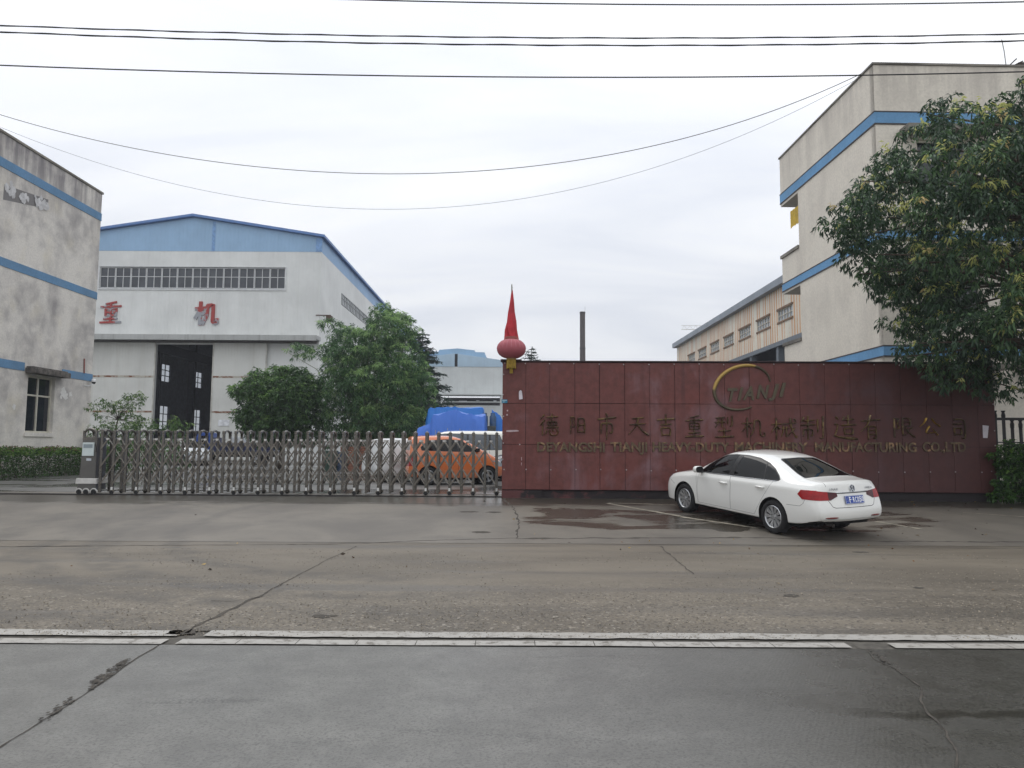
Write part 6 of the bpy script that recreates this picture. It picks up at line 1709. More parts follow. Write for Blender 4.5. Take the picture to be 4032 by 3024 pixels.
def make_wheel(R, Wd, rim_r, spokes, parent, x, y, side, hub_badge=False, steer=0.0, twin=True):
    M = Matrix.Translation((x, y, R)) @ Matrix.Rotation(math.radians(-90 * side), 4, 'X')     # local z points outwards
    w = bpy.data.objects.new('wheel', None); COL.objects.link(w); w.parent = parent; w.empty_display_size = .1; w.matrix_local = M
    h = Wd / 2
    mb = MB(); mb.lathe([(rim_r - .01, -h * .8), (rim_r + .02, -h), (R - .03, -h), (R - .006, -h * .75), (R, -h * .35), (R, h * .35), (R - .006, h * .75), (R - .03, h), (rim_r + .03, h + .004), (rim_r + .006, h - .004), (rim_r - .004, h - .02)], 48)
    mb.build('tyre', tyre_m, w, smooth=True, angle=50)
    mb = MB(); mb.lathe([(rim_r, h - .012), (rim_r - .012, h - .004), (rim_r - .024, h - .02), (rim_r - .03, h - .07), (rim_r - .035, -h * .8)], 48, 0)
    mb.lathe([(.001, h - .10), (rim_r - .03, h - .105)], 32, 1)
    mb.lathe([(.001, h - .022), (.030, h - .022), (.034, h - .030), (.060, h - .034), (.070, h - .055)], 24, 0)
    for k in range(spokes):
        th = 2 * math.pi * k / spokes
        for dd in ((-.105, .105) if twin else (0,)):
            a0 = th + dd * 1.25; a1 = th + dd * .95
            p0 = Vector((.05 * math.cos(a0), .05 * math.sin(a0), h - .038)); p1 = Vector(((rim_r - .016) * math.cos(a1), (rim_r - .016) * math.sin(a1), h - .020))
            d = (p1 - p0); t_ = Vector((-math.sin(a1), math.cos(a1), 0)); w0, w1 = (.011, .019) if twin else (.022, .036)
            V = [p0 + t_ * w0, p0 - t_ * w0, p1 - t_ * w1, p1 + t_ * w1]; Lw = [v - Vector((0, 0, .035)) for v in V]
            mb.add(V + Lw, ((0, 1, 2, 3), (0, 3, 7, 4), (1, 5, 6, 2), (2, 6, 7, 3), (0, 4, 5, 1)), 0)
    for k in range(5):
        th = 2 * math.pi * (k + .5) / 5; mb.lathe([(.001, h - .026), (.009, h - .026), (.009, h - .05)], 8, 1, Matrix.Translation((.055 * math.cos(th), .055 * math.sin(th), 0)))
    mb.build('rim', [alloy, car_black], w, smooth=True, angle=30)
    return w
def circle(cx_, cz_, r, n=30): return [(cx_ + r * math.cos(2 * math.pi * i / n), cz_ + r * math.sin(2 * math.pi * i / n)) for i in range(n)]
LEFT = lambda c, n: c.y > .35 and n.y > .05
RIGHT = lambda c, n: c.y < -.35 and n.y < -.05
def arches(bm, lay, axles, r, zc):
    for ax in axles:
        for sd, fl in ((1, lambda c, n: c.y > .45), (-1, lambda c, n: c.y < -.45)):
            cut_region(bm, lay, circle(ax, zc, r), (0, 2), fl, 99)
    bmesh.ops.delete(bm, geom=[f for f in bm.faces if f[lay] == 99], context='FACES')
def arch_liners(mb, axles, r, zc, yo, yi, m):
    for ax in axles:
        for sd in (1, -1):
            n = 20; pts = [(ax + r * 1.0 * math.cos(a), zc + r * 1.0 * math.sin(a)) for a in np.linspace(-.35, math.pi + .35, n)]
            P_ = [(x, sd * yo, z) for x, z in pts] + [(x, sd * yi, z) for x, z in pts]
            mb.add(P_, [(i, i + 1, i + 1 + n, i + n) for i in range(n - 1)] + [tuple(range(n, 2 * n))], m)
def finish_body(bm, lay, tagmap, mats, parent, name='body'):
    """everything not lifted out stays as the body"""
    gone = {k for k in tagmap}
    bmesh.ops.delete(bm, geom=[f for f in bm.faces if f[lay] in gone], context='FACES')
    for f in bm.faces:
        f.smooth = True
        f.material_index = {0: 0, 1: 1, 2: 2, 3: 3}.get(f[lay], 0)
        if f[lay] == 0 and f.normal.z < -.75: f.material_index = 3
    me = bpy.data.meshes.new(name); bm.to_mesh(me)
    for m in mats: me.materials.append(m)
    me.set_sharp_from_angle(angle=math.radians(48))
    o = bpy.data.objects.new(name, me); COL.objects.link(o); o.parent = parent
    return o
def rear_f(c, n): return c.x < 0 and n.x < -.25
# ---------------------------------------------------------------- the white sedan
def build_sedan(label, loc, rz, pitch):
    car = thing('sedan_car', label, 'car', loc, 0)
    car.rotation_euler = (0, -pitch, rz)
    white = paint('white_car_paint', (226, 226, 222), .22, .8, dirt=.05)
    me = shell_mesh(sedan_cage(), 3); bm = bmesh.new(); bm.from_mesh(me); bpy.data.meshes.remove(me)
    lay = bm.faces.layers.int.new('part'); AX = (1.40, -1.21); WR = .318
    arches(bm, lay, AX, .362, .325)
    bm.normal_update()
    # side glass: one dark opening per side, then three panes inside
    opening = [(.935, .945), (.72, 1.135), (.50, 1.275), (.30, 1.348), (.05, 1.378), (-.30, 1.382), (-.62, 1.358), (-.90, 1.285), (-1.10, 1.195), (-1.265, 1.085), (-1.335, 1.015), (-1.30, .985), (-.90, .972), (-.2, .958), (.5, .946)]
    inn = offset_poly(opening, .018)
    def band(x0, x1, slant=0.0):      # slice of the inner outline between two leaning pillars
        def clip(poly, xa, za, xb, zb, keep):
            out_ = []; f = lambda p: ((xb - xa) * (p[1] - za) - (zb - za) * (p[0] - xa)) * keep
            for i in range(len(poly)):
                p, q = poly[i], poly[(i + 1) % len(poly)]; fp_, fq = f(p), f(q)
                if fp_ >= 0: out_.append(p)
                if fp_ * fq < 0: t_ = fp_ / (fp_ - fq); out_.append((p[0] + (q[0] - p[0]) * t_, p[1] + (q[1] - p[1]) * t_))
            return out_
        return clip
    clip = band(0, 0)
    b0, b1 = (.045, .95), (-.075, 1.40)          # B pillar front edge, leaning back
    c0, c1 = (-.085, .95), (-.185, 1.40)
    q0, q1 = (-.945, .96), (-.80, 1.40)
    front = clip(inn, *b0, *b1, -1); rear = clip(clip(inn, *c0, *c1, 1), *q0, *q1, -1); quart = clip(inn, *(q0[0] - .022, q0[1]), *(q1[0] - .022, q1[1]), 1)
    tagn = 20; panes = []
    for fl in (LEFT, RIGHT):
        cut_region(bm, lay, opening, (0, 2), lambda c, n, fl=fl: fl(c, n) and c.z > .9, 1)
        for pl in (front, rear, quart):
            if len(pl) < 3: continue
            tagn += 1; cut_region(bm, lay, pl, (0, 2), lambda c, n, fl=fl: fl(c, n) and c.z > .9, tagn, {1}); panes.append(tagn)
    # rear screen and windscreen
    rs = [(-.60, 1.075), (.60, 1.075), (.575, 1.14), (.46, 1.34), (.40, 1.362), (0, 1.376), (-.40, 1.362), (-.46, 1.34), (-.575, 1.14)]
    RSF = lambda c, n: -1.75 < c.x < -.9 and n.x < -.18 and n.z > .3 and abs(c.y) < .72
    cut_region(bm, lay, rs, (1, 2), RSF, 1); cut_region(bm, lay, offset_poly(rs, .016), (1, 2), RSF, 40, {1})
    wsn = [(-.66, 1.01), (.66, 1.01), (.56, 1.33), (.50, 1.385), (0, 1.405), (-.50, 1.385), (-.56, 1.33)]
    WSF = lambda c, n: .2 < c.x < 1.2 and n.x > .25 and abs(c.y) < .76
    cut_region(bm, lay, wsn, (1, 2), WSF, 1); cut_region(bm, lay, offset_poly(wsn, .02), (1, 2), WSF, 41, {1})
    # tail lamps wrap the rear corners
    tl = [(.36, .800), (.52, .735), (.90, .735), (.90, .895), (.80, .90), (.37, .862)]
    for sgn, t0 in ((1, 50), (-1, 52)):
        pl = [(sgn * y, z) for y, z in tl]
        cut_region(bm, lay, pl, (1, 2), lambda c, n, s=sgn: c.x < -1.96 and c.y * s > .30 and n.z < .8, t0)
        pls = [(-1.80, .815), (-1.90, .735), (-2.10, .735), (-2.10, .90), (-1.86, .895)]
        cut_region(bm, lay, pls, (0, 2), lambda c, n, s=sgn: -2.12 < c.x < -1.8 and c.y * s > .72 and abs(n.y) > .25, t0)
        # lid part of the lamp is a darker lens
        cut_region(bm, lay, [(sgn * .34, .72), (sgn * .555, .72), (sgn * .555, .91), (sgn * .34, .91)], (1, 2), lambda c, n, s=sgn: c.x < -2.0 and c.y * s > .28, t0 + 10, {t0})
    # head lamps
    for sgn, t0 in ((1, 70), (-1, 71)):
        cut_region(bm, lay, [(2.22, .62), (2.22, .735), (1.98, .79), (1.93, .765), (2.05, .665)], (0, 2), lambda c, n, s=sgn: c.x > 1.9 and c.y * s > .45 and n.y * s > .15, t0)
    # doors with shut-lines
    fd = [(.93, .30), (.955, .60), (.93, .938), (.5, .938), (-.035, .950), (-.07, .80), (-.06, .30)]
    rd = [(-.066, .30), (-.076, .80), (-.041, .950), (-.5, .957), (-1.19, .975), (-1.12, .86), (-.93, .60), (-.80, .40), (-.73, .30)]
    dn = 80; doors = []
    for fl in (LEFT, RIGHT):
        for pl in (fd, rd):
            cut_region(bm, lay, pl, (0, 2), fl, 2, {0}); dn += 1
            cut_region(bm, lay, offset_poly(pl, .0045), (0, 2), fl, dn, {2}); doors.append(dn)
    # boot lid seam, fuel flap seam, bumper seams
    def seam(poly2, axes, filt, w=.006):
        for p, q in zip(poly2, poly2[1:]):
            d = Vector((q[0] - p[0], q[1] - p[1])).normalized(); nn = Vector((-d.y, d.x)) * w / 2
            cut_region(bm, lay, [(p[0] + nn.x, p[1] + nn.y), (q[0] + nn.x, q[1] + nn.y), (q[0] - nn.x, q[1] - nn.y), (p[0] - nn.x, p[1] - nn.y)], axes, filt, 2, {0})
    RF = lambda c, n: c.x < -1.95 and n.x < -.2
    seam([(.565, .73), (.50, .625), (.44, .605), (-.44, .605), (-.50, .625), (-.565, .73)], (1, 2), RF, .010)
    TF = lambda c, n: c.x < -1.6 and n.z > .35
    seam([(-1.66, .62), (-2.0, .585), (-2.16, .555)], (0, 1), lambda c, n: TF(c, n) and c.y > 0); seam([(-1.66, -.62), (-2.0, -.585), (-2.16, -.555)], (0, 1), lambda c, n: TF(c, n) and c.y < 0)
    for fl in (LEFT, RIGHT):
        seam([(-1.56, .60), (-1.85, .61), (-1.92, .66), (-1.955, .735)], (0, 2), fl)
        seam([(1.75, .60), (1.95, .68)], (0, 2), fl)
        seam([(.955, .30), (.965, .60), (1.02, .93)], (0, 2), lambda c, n, fl=fl: fl(c, n) and c.x > .9, .005)
    HF = lambda c, n: c.x > 1.0 and n.z > .4
    seam([(1.12, .76), (1.6, .73), (2.0, .64)], (0, 1), lambda c, n: HF(c, n) and c.y > 0); seam([(1.12, -.76), (1.6, -.73), (2.0, -.64)], (0, 1), lambda c, n: HF(c, n) and c.y < 0)
    seam([(-.37, .850), (.37, .850)], (1, 2), RF, .016)  # dark line painted in as the shadow below the chrome strip
    for tg in panes: split_part(bm, lay, tg, 'side_window', car_glass, car, -.003)
    split_part(bm, lay, 40, 'rear_window', car_glass, car, -.003); split_part(bm, lay, 41, 'windscreen', car_glass, car, -.003)
    for t0 in (50, 52):
        p_ = split_part(bm, lay, t0, 'taillight', tail_red, car, .006, skirt=.012); split_part(bm, lay, t0 + 10, 'lens', tail_dark, p_, .007, skirt=.012)
    for t0 in (70, 71): split_part(bm, lay, t0, 'headlight', head_lens, car, .003, skirt=.008)
    door_o = []
    for tg in doors: door_o.append(split_part(bm, lay, tg, 'door', white, car, 0.0, skirt=.010))
    # find the skin height helper
    gone = set(panes) | {40, 41, 50, 52, 60, 62, 70, 71} | set(doors)
    deps = bm.copy()
    from mathutils.bvhtree import BVHTree
    bvh = BVHTree.FromBMesh(deps)
    body = finish_body(bm, lay, gone, [white, car_black, seam_c, car_under], car); bm.free()
    mb = MB(); arch_liners(mb, AX, .362, .325, .865, .55, 0)
    mb.box(-1.70, 1.95, -.70, .70, .19, .235, 0); mb.box(-2.02, -1.705, -.62, .62, .26, .31, 0); mb.build('wheel_arch_liner', car_under, car, recalc=False)
    def hit(o, d):
        h = bvh.ray_cast(Vector(o), Vector(d)); return h[0]
    for i, (x, zz) in enumerate(((.13, .80), (-.90, .835))):
        for sgn, k in ((1, 0), (-1, 2)):
            h = hit((x, sgn * 1.5, zz), (0, -sgn, 0)); y = h.y if h else sgn * .88
            mb = MB(); pts = [(x + .10, y - sgn * .004, zz), (x + .085, y + sgn * .032, zz + .002), (x, y + sgn * .038, zz + .004), (x - .085, y + sgn * .032, zz + .002), (x - .10, y - sgn * .004, zz)]
            mb.tube(pts, [.016, .019, .019, .019, .016], 8)
            mb.build('door_handle', white, door_o[k + i], smooth=True)
    # mirrors
    for sgn in (1, -1):
        m_ = bpy.data.objects.new('wing_mirror', None)
        mb = MB(); cx_, cy_, cz_ = .83, sgn * .965, 1.005
        n, k = 12, 6; P_ = []; F_ = []
        prof = [(.085, .15), (.06, .8), (.02, 1.0), (-.03, 1.0), (-.055, .96), (-.06, .90)]
        for (dx, s_) in prof:
            for j in range(n):
                a = 2 * math.pi * j / n; yy = .105 * s_ * math.copysign(abs(math.cos(a)) ** .7, math.cos(a)); zz_ = .072 * s_ * math.copysign(abs(math.sin(a)) ** .7, math.sin(a))
                P_.append((cx_ + dx, cy_ + yy, cz_ + zz_))
        for i in range(len(prof) - 1):
            for j in range(n): F_.append((i * n + j, i * n + (j + 1) % n, (i + 1) * n + (j + 1) % n, (i + 1) * n + j))
        F_.append(tuple(range(n))); mb.add(P_, F_, 0)
        mb.add([P_[(len(prof) - 1) * n + j] for j in range(n)], (tuple(range(n)),), 1)
        mb.tube([(.86, sgn * .84, .945), (.845, sgn * .90, .955), (.84, sgn * .95, .965)], [.03, .024, .03], 8, 1)
        mb.build('wing_mirror', [white, car_black], car, smooth=True, angle=50)
    # waist chrome strip
    for sgn in (1, -1):
        pts = []
        for x in np.linspace(.90, -1.27, 16):
            z = .940 + (.90 - x) * .0175; h = hit((x, sgn * 1.5, z), (0, -sgn, 0))
            if h: pts.append((x, h.y + sgn * .003, z))
        mb = MB(); mb.tube(pts, .007, 5); mb.build('waist_strip', chrome, car, smooth=True)
    for sgn in (1, -1):
        for ax in AX: make_wheel(WR, .205, .212, 10, car, ax, sgn * .775, sgn, twin=True)
    # rear furniture
    def rear(y, z): 
        h = hit((-3, y, z), (1, 0, 0)); return h if h else Vector((-2.27, y, z))
    RXR = Matrix(((0, 0, -1, 0), (-1, 0, 0, 0), (0, 1, 0, 0), (0, 0, 0, 1)))     # text x -> -y, text y -> z, out -> -x
    a = rear(0, .735).x; tilt = math.atan2(rear(0, .80).x - rear(0, .67).x, .13)
    plM = Matrix.Translation((a - .012, 0, .735)) @ Matrix.Rotation(tilt, 4, 'Y') @ RXR
    mb = MB(); mb.box(-.225, .225, -.072, .072, 0, .010, 0, plM); pl_ = mb.build('number_plate', simple('plate_deep_blue', (18, 62, 152), .35, var=.1), car, bevel=.003)
    mb = MB()
    for (x0, x1, y0, y1) in ((-.222, .222, .064, .068), (-.222, .222, -.068, -.064), (-.222, -.218, -.064, .064), (.218, .222, -.064, .064)): mb.box(x0, x1, y0, y1, .0102, .0115, 0, plM)
    pw_m = simple('plate_char_white', (232, 234, 236), .4, var=.05)
    for (bx_, by_) in ((-.12, .048), (.12, .048), (-.12, -.048), (.12, -.048)): mb.lathe([(.001, .0125), (.006, .0125), (.006, .0102)], 8, 0, plM @ Matrix.Translation((bx_, by_, 0)))
    mb.build('plate_border', pw_m, pl_, recalc=False)
    mb = MB(); stroke_mesh(mb, '川', .088, plM @ Matrix.Translation((-.208, -.044, .0112)) @ Matrix.Rotation(-math.pi / 2, 4, 'X') @ Matrix.Scale(-1, 4, (0, 1, 0)) @ Matrix.Diagonal((.62, 1, 1, 1)), .002, flat=13)
    mb.build('plate_character', pw_m, pl_)
    for ch_, x0 in zip('FRC050', (-.136, -.046, .008, .062, .116, .170)):
        add_text(pl_, 'plate_character', ch_, .088, plM @ Matrix.Translation((x0, -.044, .0112)), pw_m, .001, .043, bold=.02)
    mb = MB(); mb.lathe([(.001, .013), (.006, .013), (.006, .010)], 10, 0, plM @ Matrix.Translation((-.072, 0, 0))); mb.build('plate_dot', pw_m, pl_)
    # chrome blade between the lamps
    pts = [(rear(y, .862).x - .006, y, .862) for y in np.linspace(-.375, .375, 14)]
    mb = MB(); mb.tube(pts, .009, 6); mb.build('chrome_strip', chrome, car, smooth=True)
    # round emblem: ring with two stacked vees
    e = rear(0, .925); et = math.atan2(rear(0, .975).x - rear(0, .885).x, .09)
    eM = Matrix.Translation((e.x - .004, 0, .925)) @ Matrix.Rotation(et, 4, 'Y') @ RXR
    mb = MB(); R_ = .070; nn = 40; P_ = []; F_ = []
    for j in range(nn):
        th = 2 * math.pi * j / nn
        for rr, hh in ((R_, 0), (R_ - .002, .010), (R_ - .007, .010), (R_ - .009, .003)): P_.append(eM @ Vector((rr * math.cos(th), rr * math.sin(th), hh)))
    for j in range(nn):
        for q in range(3): F_.append((j * 4 + q, ((j + 1) % nn) * 4 + q, ((j + 1) % nn) * 4 + q + 1, j * 4 + q + 1))
    mb.add(P_, F_, 0); mb.lathe([(.001, .003), (R_ - .008, .003)], 30, 1, eM)
    def seg(ax_, ay_, bx_, by_): mb.bar(eM @ Vector((ax_, ay_, .006)), eM @ Vector((bx_, by_, .006)), .008, .006, 0, (eM.to_3x3() @ Vector((0, 0, 1))))
    seg(-.025, .055, 0, .007); seg(.025, .055, 0, .007)
    seg(-.056, .023, -.023, -.053); seg(-.023, -.053, 0, -.002); seg(0, -.002, .023, -.053); seg(.023, -.053, .056, .023)
    mb.build('emblem', [chrome, simple('emblem_ground', (38, 44, 56), .3)], car)
    for sgn, txt, w in ((1, '上汽大众', .22), (-1, 'LAVIDA', .19)):
        y0 = .54 if sgn > 0 else -.335; h = rear(y0 - w / 2, .925); hh = rear(y0, .925); hb = rear(y0 - w, .925)
        yaw = math.atan2(hb.x - hh.x, w)
        M_ = Matrix.Translation((min(hh.x, hb.x, h.x) - .003, y0, .908)) @ Matrix.Rotation(et, 4, 'Y') @ RXR
        add_text(car, 'badge_lettering', txt, .030, M_, simple('badge_chrome', (158, 160, 164), .3, .7), .003, w)
    # bumper reflectors, dark lower lip, exhaust
    for sgn in (1, -1):
        mb = MB(); pts = [(rear(sgn * y, .435).x - .002, sgn * y, .435 - .008 * (y - .48)) for y in np.linspace(.40, .665, 7)]
        mb.tube(pts, [.006, .014, .016, .016, .016, .013, .005], 6); mb.build('bumper_reflector', simple('reflector_red', (108, 28, 26), .2), car, smooth=True)
    mb = MB(); pts = [(rear(y, .408).x - .004, y, .408) for y in np.linspace(-.74, .74, 20)]
    for p0, p1 in zip(pts, pts[1:]): mb.bar(p0, p1, .006, .010)
    mb.build('bumper_crease', simple('crease_grey', (168, 168, 164), .4), car, recalc=False)
    mb = MB(); mb.tube([(-1.7, .42, .285), (-2.14, .42, .30), (-2.20, .42, .285)], .028, 10); mb.tube([(-2.195, .42, .2855), (-2.20, .42, .285)], .020, 10, 1); mb.build('exhaust', [simple('exhaust_steel', (96, 92, 88), .5, .6), car_under], car, smooth=True, angle=40)
    # third brake lamp inside the rear screen, roof aerial
    mb = MB(); mb.prism([(-.80, 1.432), (-.98, 1.420), (-.95, 1.470), (-.915, 1.470)], -.020, .020); 
    return car
SRL = G(3063, 2103); SFL = G(2694, 2014)
# left wheels at the two measured contacts; axle line gives yaw
dxy = Vector((SFL.x - SRL.x, SFL.y - SRL.y)); yaw = math.atan2(dxy.y, dxy.x); 
def on_ground(o, x, y, heading):
    """seat a thing on the sloping ground, nose along heading (radians)"""
    s = (gz(y + 1.2) - gz(y - 1.2)) / 2.4; Z = Vector((0, -s, 1)).normalized()
    X = Vector((math.cos(heading), math.sin(heading), 0)); X = (X - Z * X.dot(Z)).normalized(); Y = Z.cross(X)
    z = (gz(y + 1.2) + gz(y - 1.2)) / 2
    o.matrix_world = Matrix(((X.x, Y.x, Z.x, x), (X.y, Y.y, Z.y, y), (X.z, Y.z, Z.z, z), (0, 0, 0, 1)))
sedan = build_sedan('white four door sedan parked in front of the red sign wall', (0, 0, 0), 0, 0)
hx, hy = math.cos(yaw), math.sin(yaw)
lx, ly_ = (-1.21 * 1, .86)
on_ground(sedan, SRL.x - .09 - (lx * hx - ly_ * hy), SRL.y - (lx * hy + ly_ * hx), yaw)

def generic_car(label, cat, colour, cage, wheel_r, axles, glass=car_glass, name='car', group=None, spokes=5, pillars=(), lamps=True, tail=(.62, .95), levels=2, metal=0.0, roofrack=False):
    car = thing(name, label, cat)
    pm_ = paint(name + '_paint', colour, .25, .7, metal)
    L, Wd, H, hz, cow, wst = cage['L'], cage['W'], cage['H'], cage['hz'], cage['cow'], cage['wst']; f = L / 2
    me = shell_mesh(cage, levels); bm = bmesh.new(); bm.from_mesh(me); bpy.data.meshes.remove(me)
    lay = bm.faces.layers.int.new('part'); ra_ = wheel_r + .045; arches(bm, lay, axles, ra_, wheel_r + .01); bm.normal_update()
    top = H - .145; bel = hz + .055
    op = [(cow - .14, bel - .01), (wst + .16, (bel + top) / 2 + .06), (wst - .02, top - .01), (wst - .5, top + .015), (-f + .62, top - .03), (-f + .38, bel + .14), (-f + .42, bel + .03), (-.3, bel)]
    inn = offset_poly(op, .02); xs = [9] + list(pillars) + [-9]; gone = set(); tg = 20
    def clipx(poly, x, keep):
        o_ = []
        for i in range(len(poly)):
            p, q = poly[i], poly[(i + 1) % len(poly)]; a, b = (p[0] - x) * keep, (q[0] - x) * keep
            if a >= 0: o_.append(p)
            if a * b < 0: t_ = a / (a - b); o_.append((x, p[1] + (q[1] - p[1]) * t_))
        return o_
    todo = []
    for fl in (LEFT, RIGHT):
        cut_region(bm, lay, op, (0, 2), lambda c, n, fl=fl: fl(c, n) and c.z > hz - .1, 1)
        for a, b in zip(xs, xs[1:]):
            pl = clipx(clipx(inn, a - .035, -1), b + .035, 1)
            if len(pl) < 3: continue
            tg += 1; cut_region(bm, lay, pl, (0, 2), lambda c, n, fl=fl: fl(c, n) and c.z > hz - .1, tg, {1}); todo.append((tg, 'side_window'))
    k = Wd / 1.776
    rs = [(-.58 * k, hz + .10), (.58 * k, hz + .10), (.47 * k, H - .20), (-.47 * k, H - .20)]
    cut_region(bm, lay, rs, (1, 2), lambda c, n: c.x < -f + .5 and n.x < -.4, 40); todo.append((40, 'rear_window'))
    wsn = [(-.64 * k, hz + .08), (.64 * k, hz + .08), (.52 * k, H - .075), (-.52 * k, H - .075)]
    cut_region(bm, lay, wsn, (1, 2), lambda c, n: c.x > wst - .3 and n.x > .2 and n.z > .1, 41); todo.append((41, 'windscreen'))
    for s, t0 in ((1, 50), (-1, 51)):
        cut_region(bm, lay, [(s * .50 * k, tail[0]), (s * .95 * k, tail[0]), (s * .95 * k, tail[1]), (s * .62 * k, tail[1])], (1, 2), lambda c, n, s=s: c.x < -f + .32 and c.y * s > .2 and n.x < -.15, t0); todo.append((t0, 'taillight'))
        cut_region(bm, lay, [(s * .40 * k, .60), (s * .80 * k, .60), (s * .84 * k, .80), (s * .50 * k, .74)], (1, 2), lambda c, n, s=s: c.x > f - .5 and c.y * s > .2 and n.x > .1, t0 + 10); todo.append((t0 + 10, 'headlight'))
    for fl in (LEFT, RIGHT):      # shut lines of the doors
        for x in [cow - .06] + list(pillars):
            cut_region(bm, lay, [(x - .005, .30), (x + .005, .30), (x + .005, bel), (x - .005, bel)], (0, 2), fl, 2, {0})
    for t0, nm in todo:
        gone.add(t0); m_ = {'taillight': tail_red, 'headlight': head_lens}.get(nm, glass)
        split_part(bm, lay, t0, nm, m_, car, .004 if 'light' in nm else -.003, skirt=.008 if 'light' in nm else 0)
    finish_body(bm, lay, gone, [pm_, car_black, seam_c, car_under], car); bm.free()
    mb = MB(); arch_liners(mb, axles, ra_, wheel_r + .01, Wd / 2 - .03, Wd / 2 - .33, 0); mb.box(-f + .3, f - .3, -Wd / 2 + .18, Wd / 2 - .18, .17, .23, 0); mb.build('wheel_arch_liner', car_under, car, recalc=False)
    for s in (1, -1):
        for ax in axles: make_wheel(wheel_r, .18, wheel_r * .66, spokes, car, ax, s * (Wd / 2 - .10), s, twin=True)
        mb = MB(); mb.box(cow - .28, cow - .16, s * (Wd / 2 + .02) - .09, s * (Wd / 2 + .02) + .09, hz + .06, hz + .18); mb.build('wing_mirror', car_black, car, bevel=.03)
        for x in list(pillars) or [-.2]: 
            mb = MB(); mb.tube([(x + .12, s * (Wd / 2 - .012), hz - .09), (x + .20, s * (Wd / 2 + .012), hz - .085), (x + .28, s * (Wd / 2 - .012), hz - .08)], .016, 6); mb.build('door_handle', car_black, car)
    return car
# orange hatchback just inside the gate, nose to the right and away
q0_ = P(1684, 1850, 23.6); q1_ = P(1913, 1850, 24.15)
oh = math.atan2(q1_.y - q0_.y, q1_.x - q0_.x)
orange = generic_car('orange five door hatchback behind the gate at the red wall', 'car', (204, 112, 62), hatch_cage(3.22, 1.55, 1.62, hood=.74, belt=1.01), .295, (1.0, -.96), name='hatchback_car', pillars=(.02, -.70), spokes=5)
mx_, my_ = (q0_.x + q1_.x) / 2, (q0_.y + q1_.y) / 2
on_ground(orange, mx_ - math.sin(oh) * .62, my_ + math.cos(oh) * .62 , oh)
# white van behind it
vq = P(1815, 1800, 31.0)
van = generic_car('white minivan with black framed side windows behind the orange hatchback', 'van', (224, 222, 212), hatch_cage(4.1, 1.62, 1.93, boxy=1.0, belt=1.02, van=True), .29, (1.30, -1.25), glass=simple('van_glass', (92, 98, 104), .12, var=.2), name='minivan', pillars=(.75, -.10, -1.02))
on_ground(van, vq.x + .25, 31.0, math.radians(178))
# black car nose peeping out between them
bq = P(1945, 1800, 27.2)
blackc = generic_car('dark grey car with pale sky reflected in its bonnet beside the orange hatchback', 'car', (38, 40, 44), hatch_cage(4.2, 1.75, 1.48, hood=1.0, belt=.92), .31, (1.32, -1.28), name='dark_car', pillars=(.1, -.8), metal=.3)
on_ground(blackc, bq.x + 1.75, 28.0, math.radians(192))
# white estate far back by the shed doorway
sq = P(728, 1800, 46)
suv = generic_car('white estate car parked by the dark workshop doorway', 'car', (216, 220, 222), hatch_cage(4.2, 1.75, 1.62, hood=.9, belt=.98), .33, (1.30, -1.28), name='estate_car', pillars=(.1, -.8))
on_ground(suv, sq.x, 46, math.radians(-38))

# car under a pale dust sheet
def covered_car(label, x, y, heading):
    o = thing('covered_car', label, 'car')
    me = shell_mesh(hatch_cage(3.75, 1.62, 1.50, hood=.85, belt=.93), 3); bm = bmesh.new(); bm.from_mesh(me); bpy.data.meshes.remove(me); bm.normal_update()
    for v in bm.verts:
        c = v.co; k = .035
        if c.z < .9:      # cloth hangs straight from the widest line and flutes near the hem
            a = math.atan2(c.y, c.x); w = math.sin(a * 23 + 3 * mnoise.noise(Vector((c.x, c.y, 1)))) * .030 * (1 - c.z / .9) + .03
            if abs(c.y) > .1 or abs(c.x) > 1.4: v.co += Vector((v.normal.x, v.normal.y, 0)) * w
        v.co += v.normal * (k + .022 * mnoise.noise(Vector((c.x * 2.3, c.y * 2.3, c.z * 5))) + .012 * mnoise.noise(Vector((c.x * 7, c.y * 7, c.z * 3))))
    bmesh.ops.delete(bm, geom=[f for f in bm.faces if f.normal.z < -.6 and f.calc_center_median().z < .45], context='FACES')
    for f in bm.faces: f.smooth = True
    m2 = bpy.data.meshes.new('dust_cover'); bm.to_mesh(m2); bm.free(); m2.materials.append(simple('dust_sheet', (206, 208, 208), .8, var=.12, scale=2))
    c_ = bpy.data.objects.new('dust_cover', m2); COL.objects.link(c_); c_.parent = o
    for s in (1, -1):
        for ax in (1.2, -1.18): make_wheel(.29, .18, .19, 5, o, ax, s * .68, s, twin=False)
    on_ground(o, x, y, heading)
cq = P(1610, 1800, 26.0)
covered_car('car hidden under a pale grey dust sheet left of the orange hatchback', cq.x + .30, 26.6, math.radians(38))

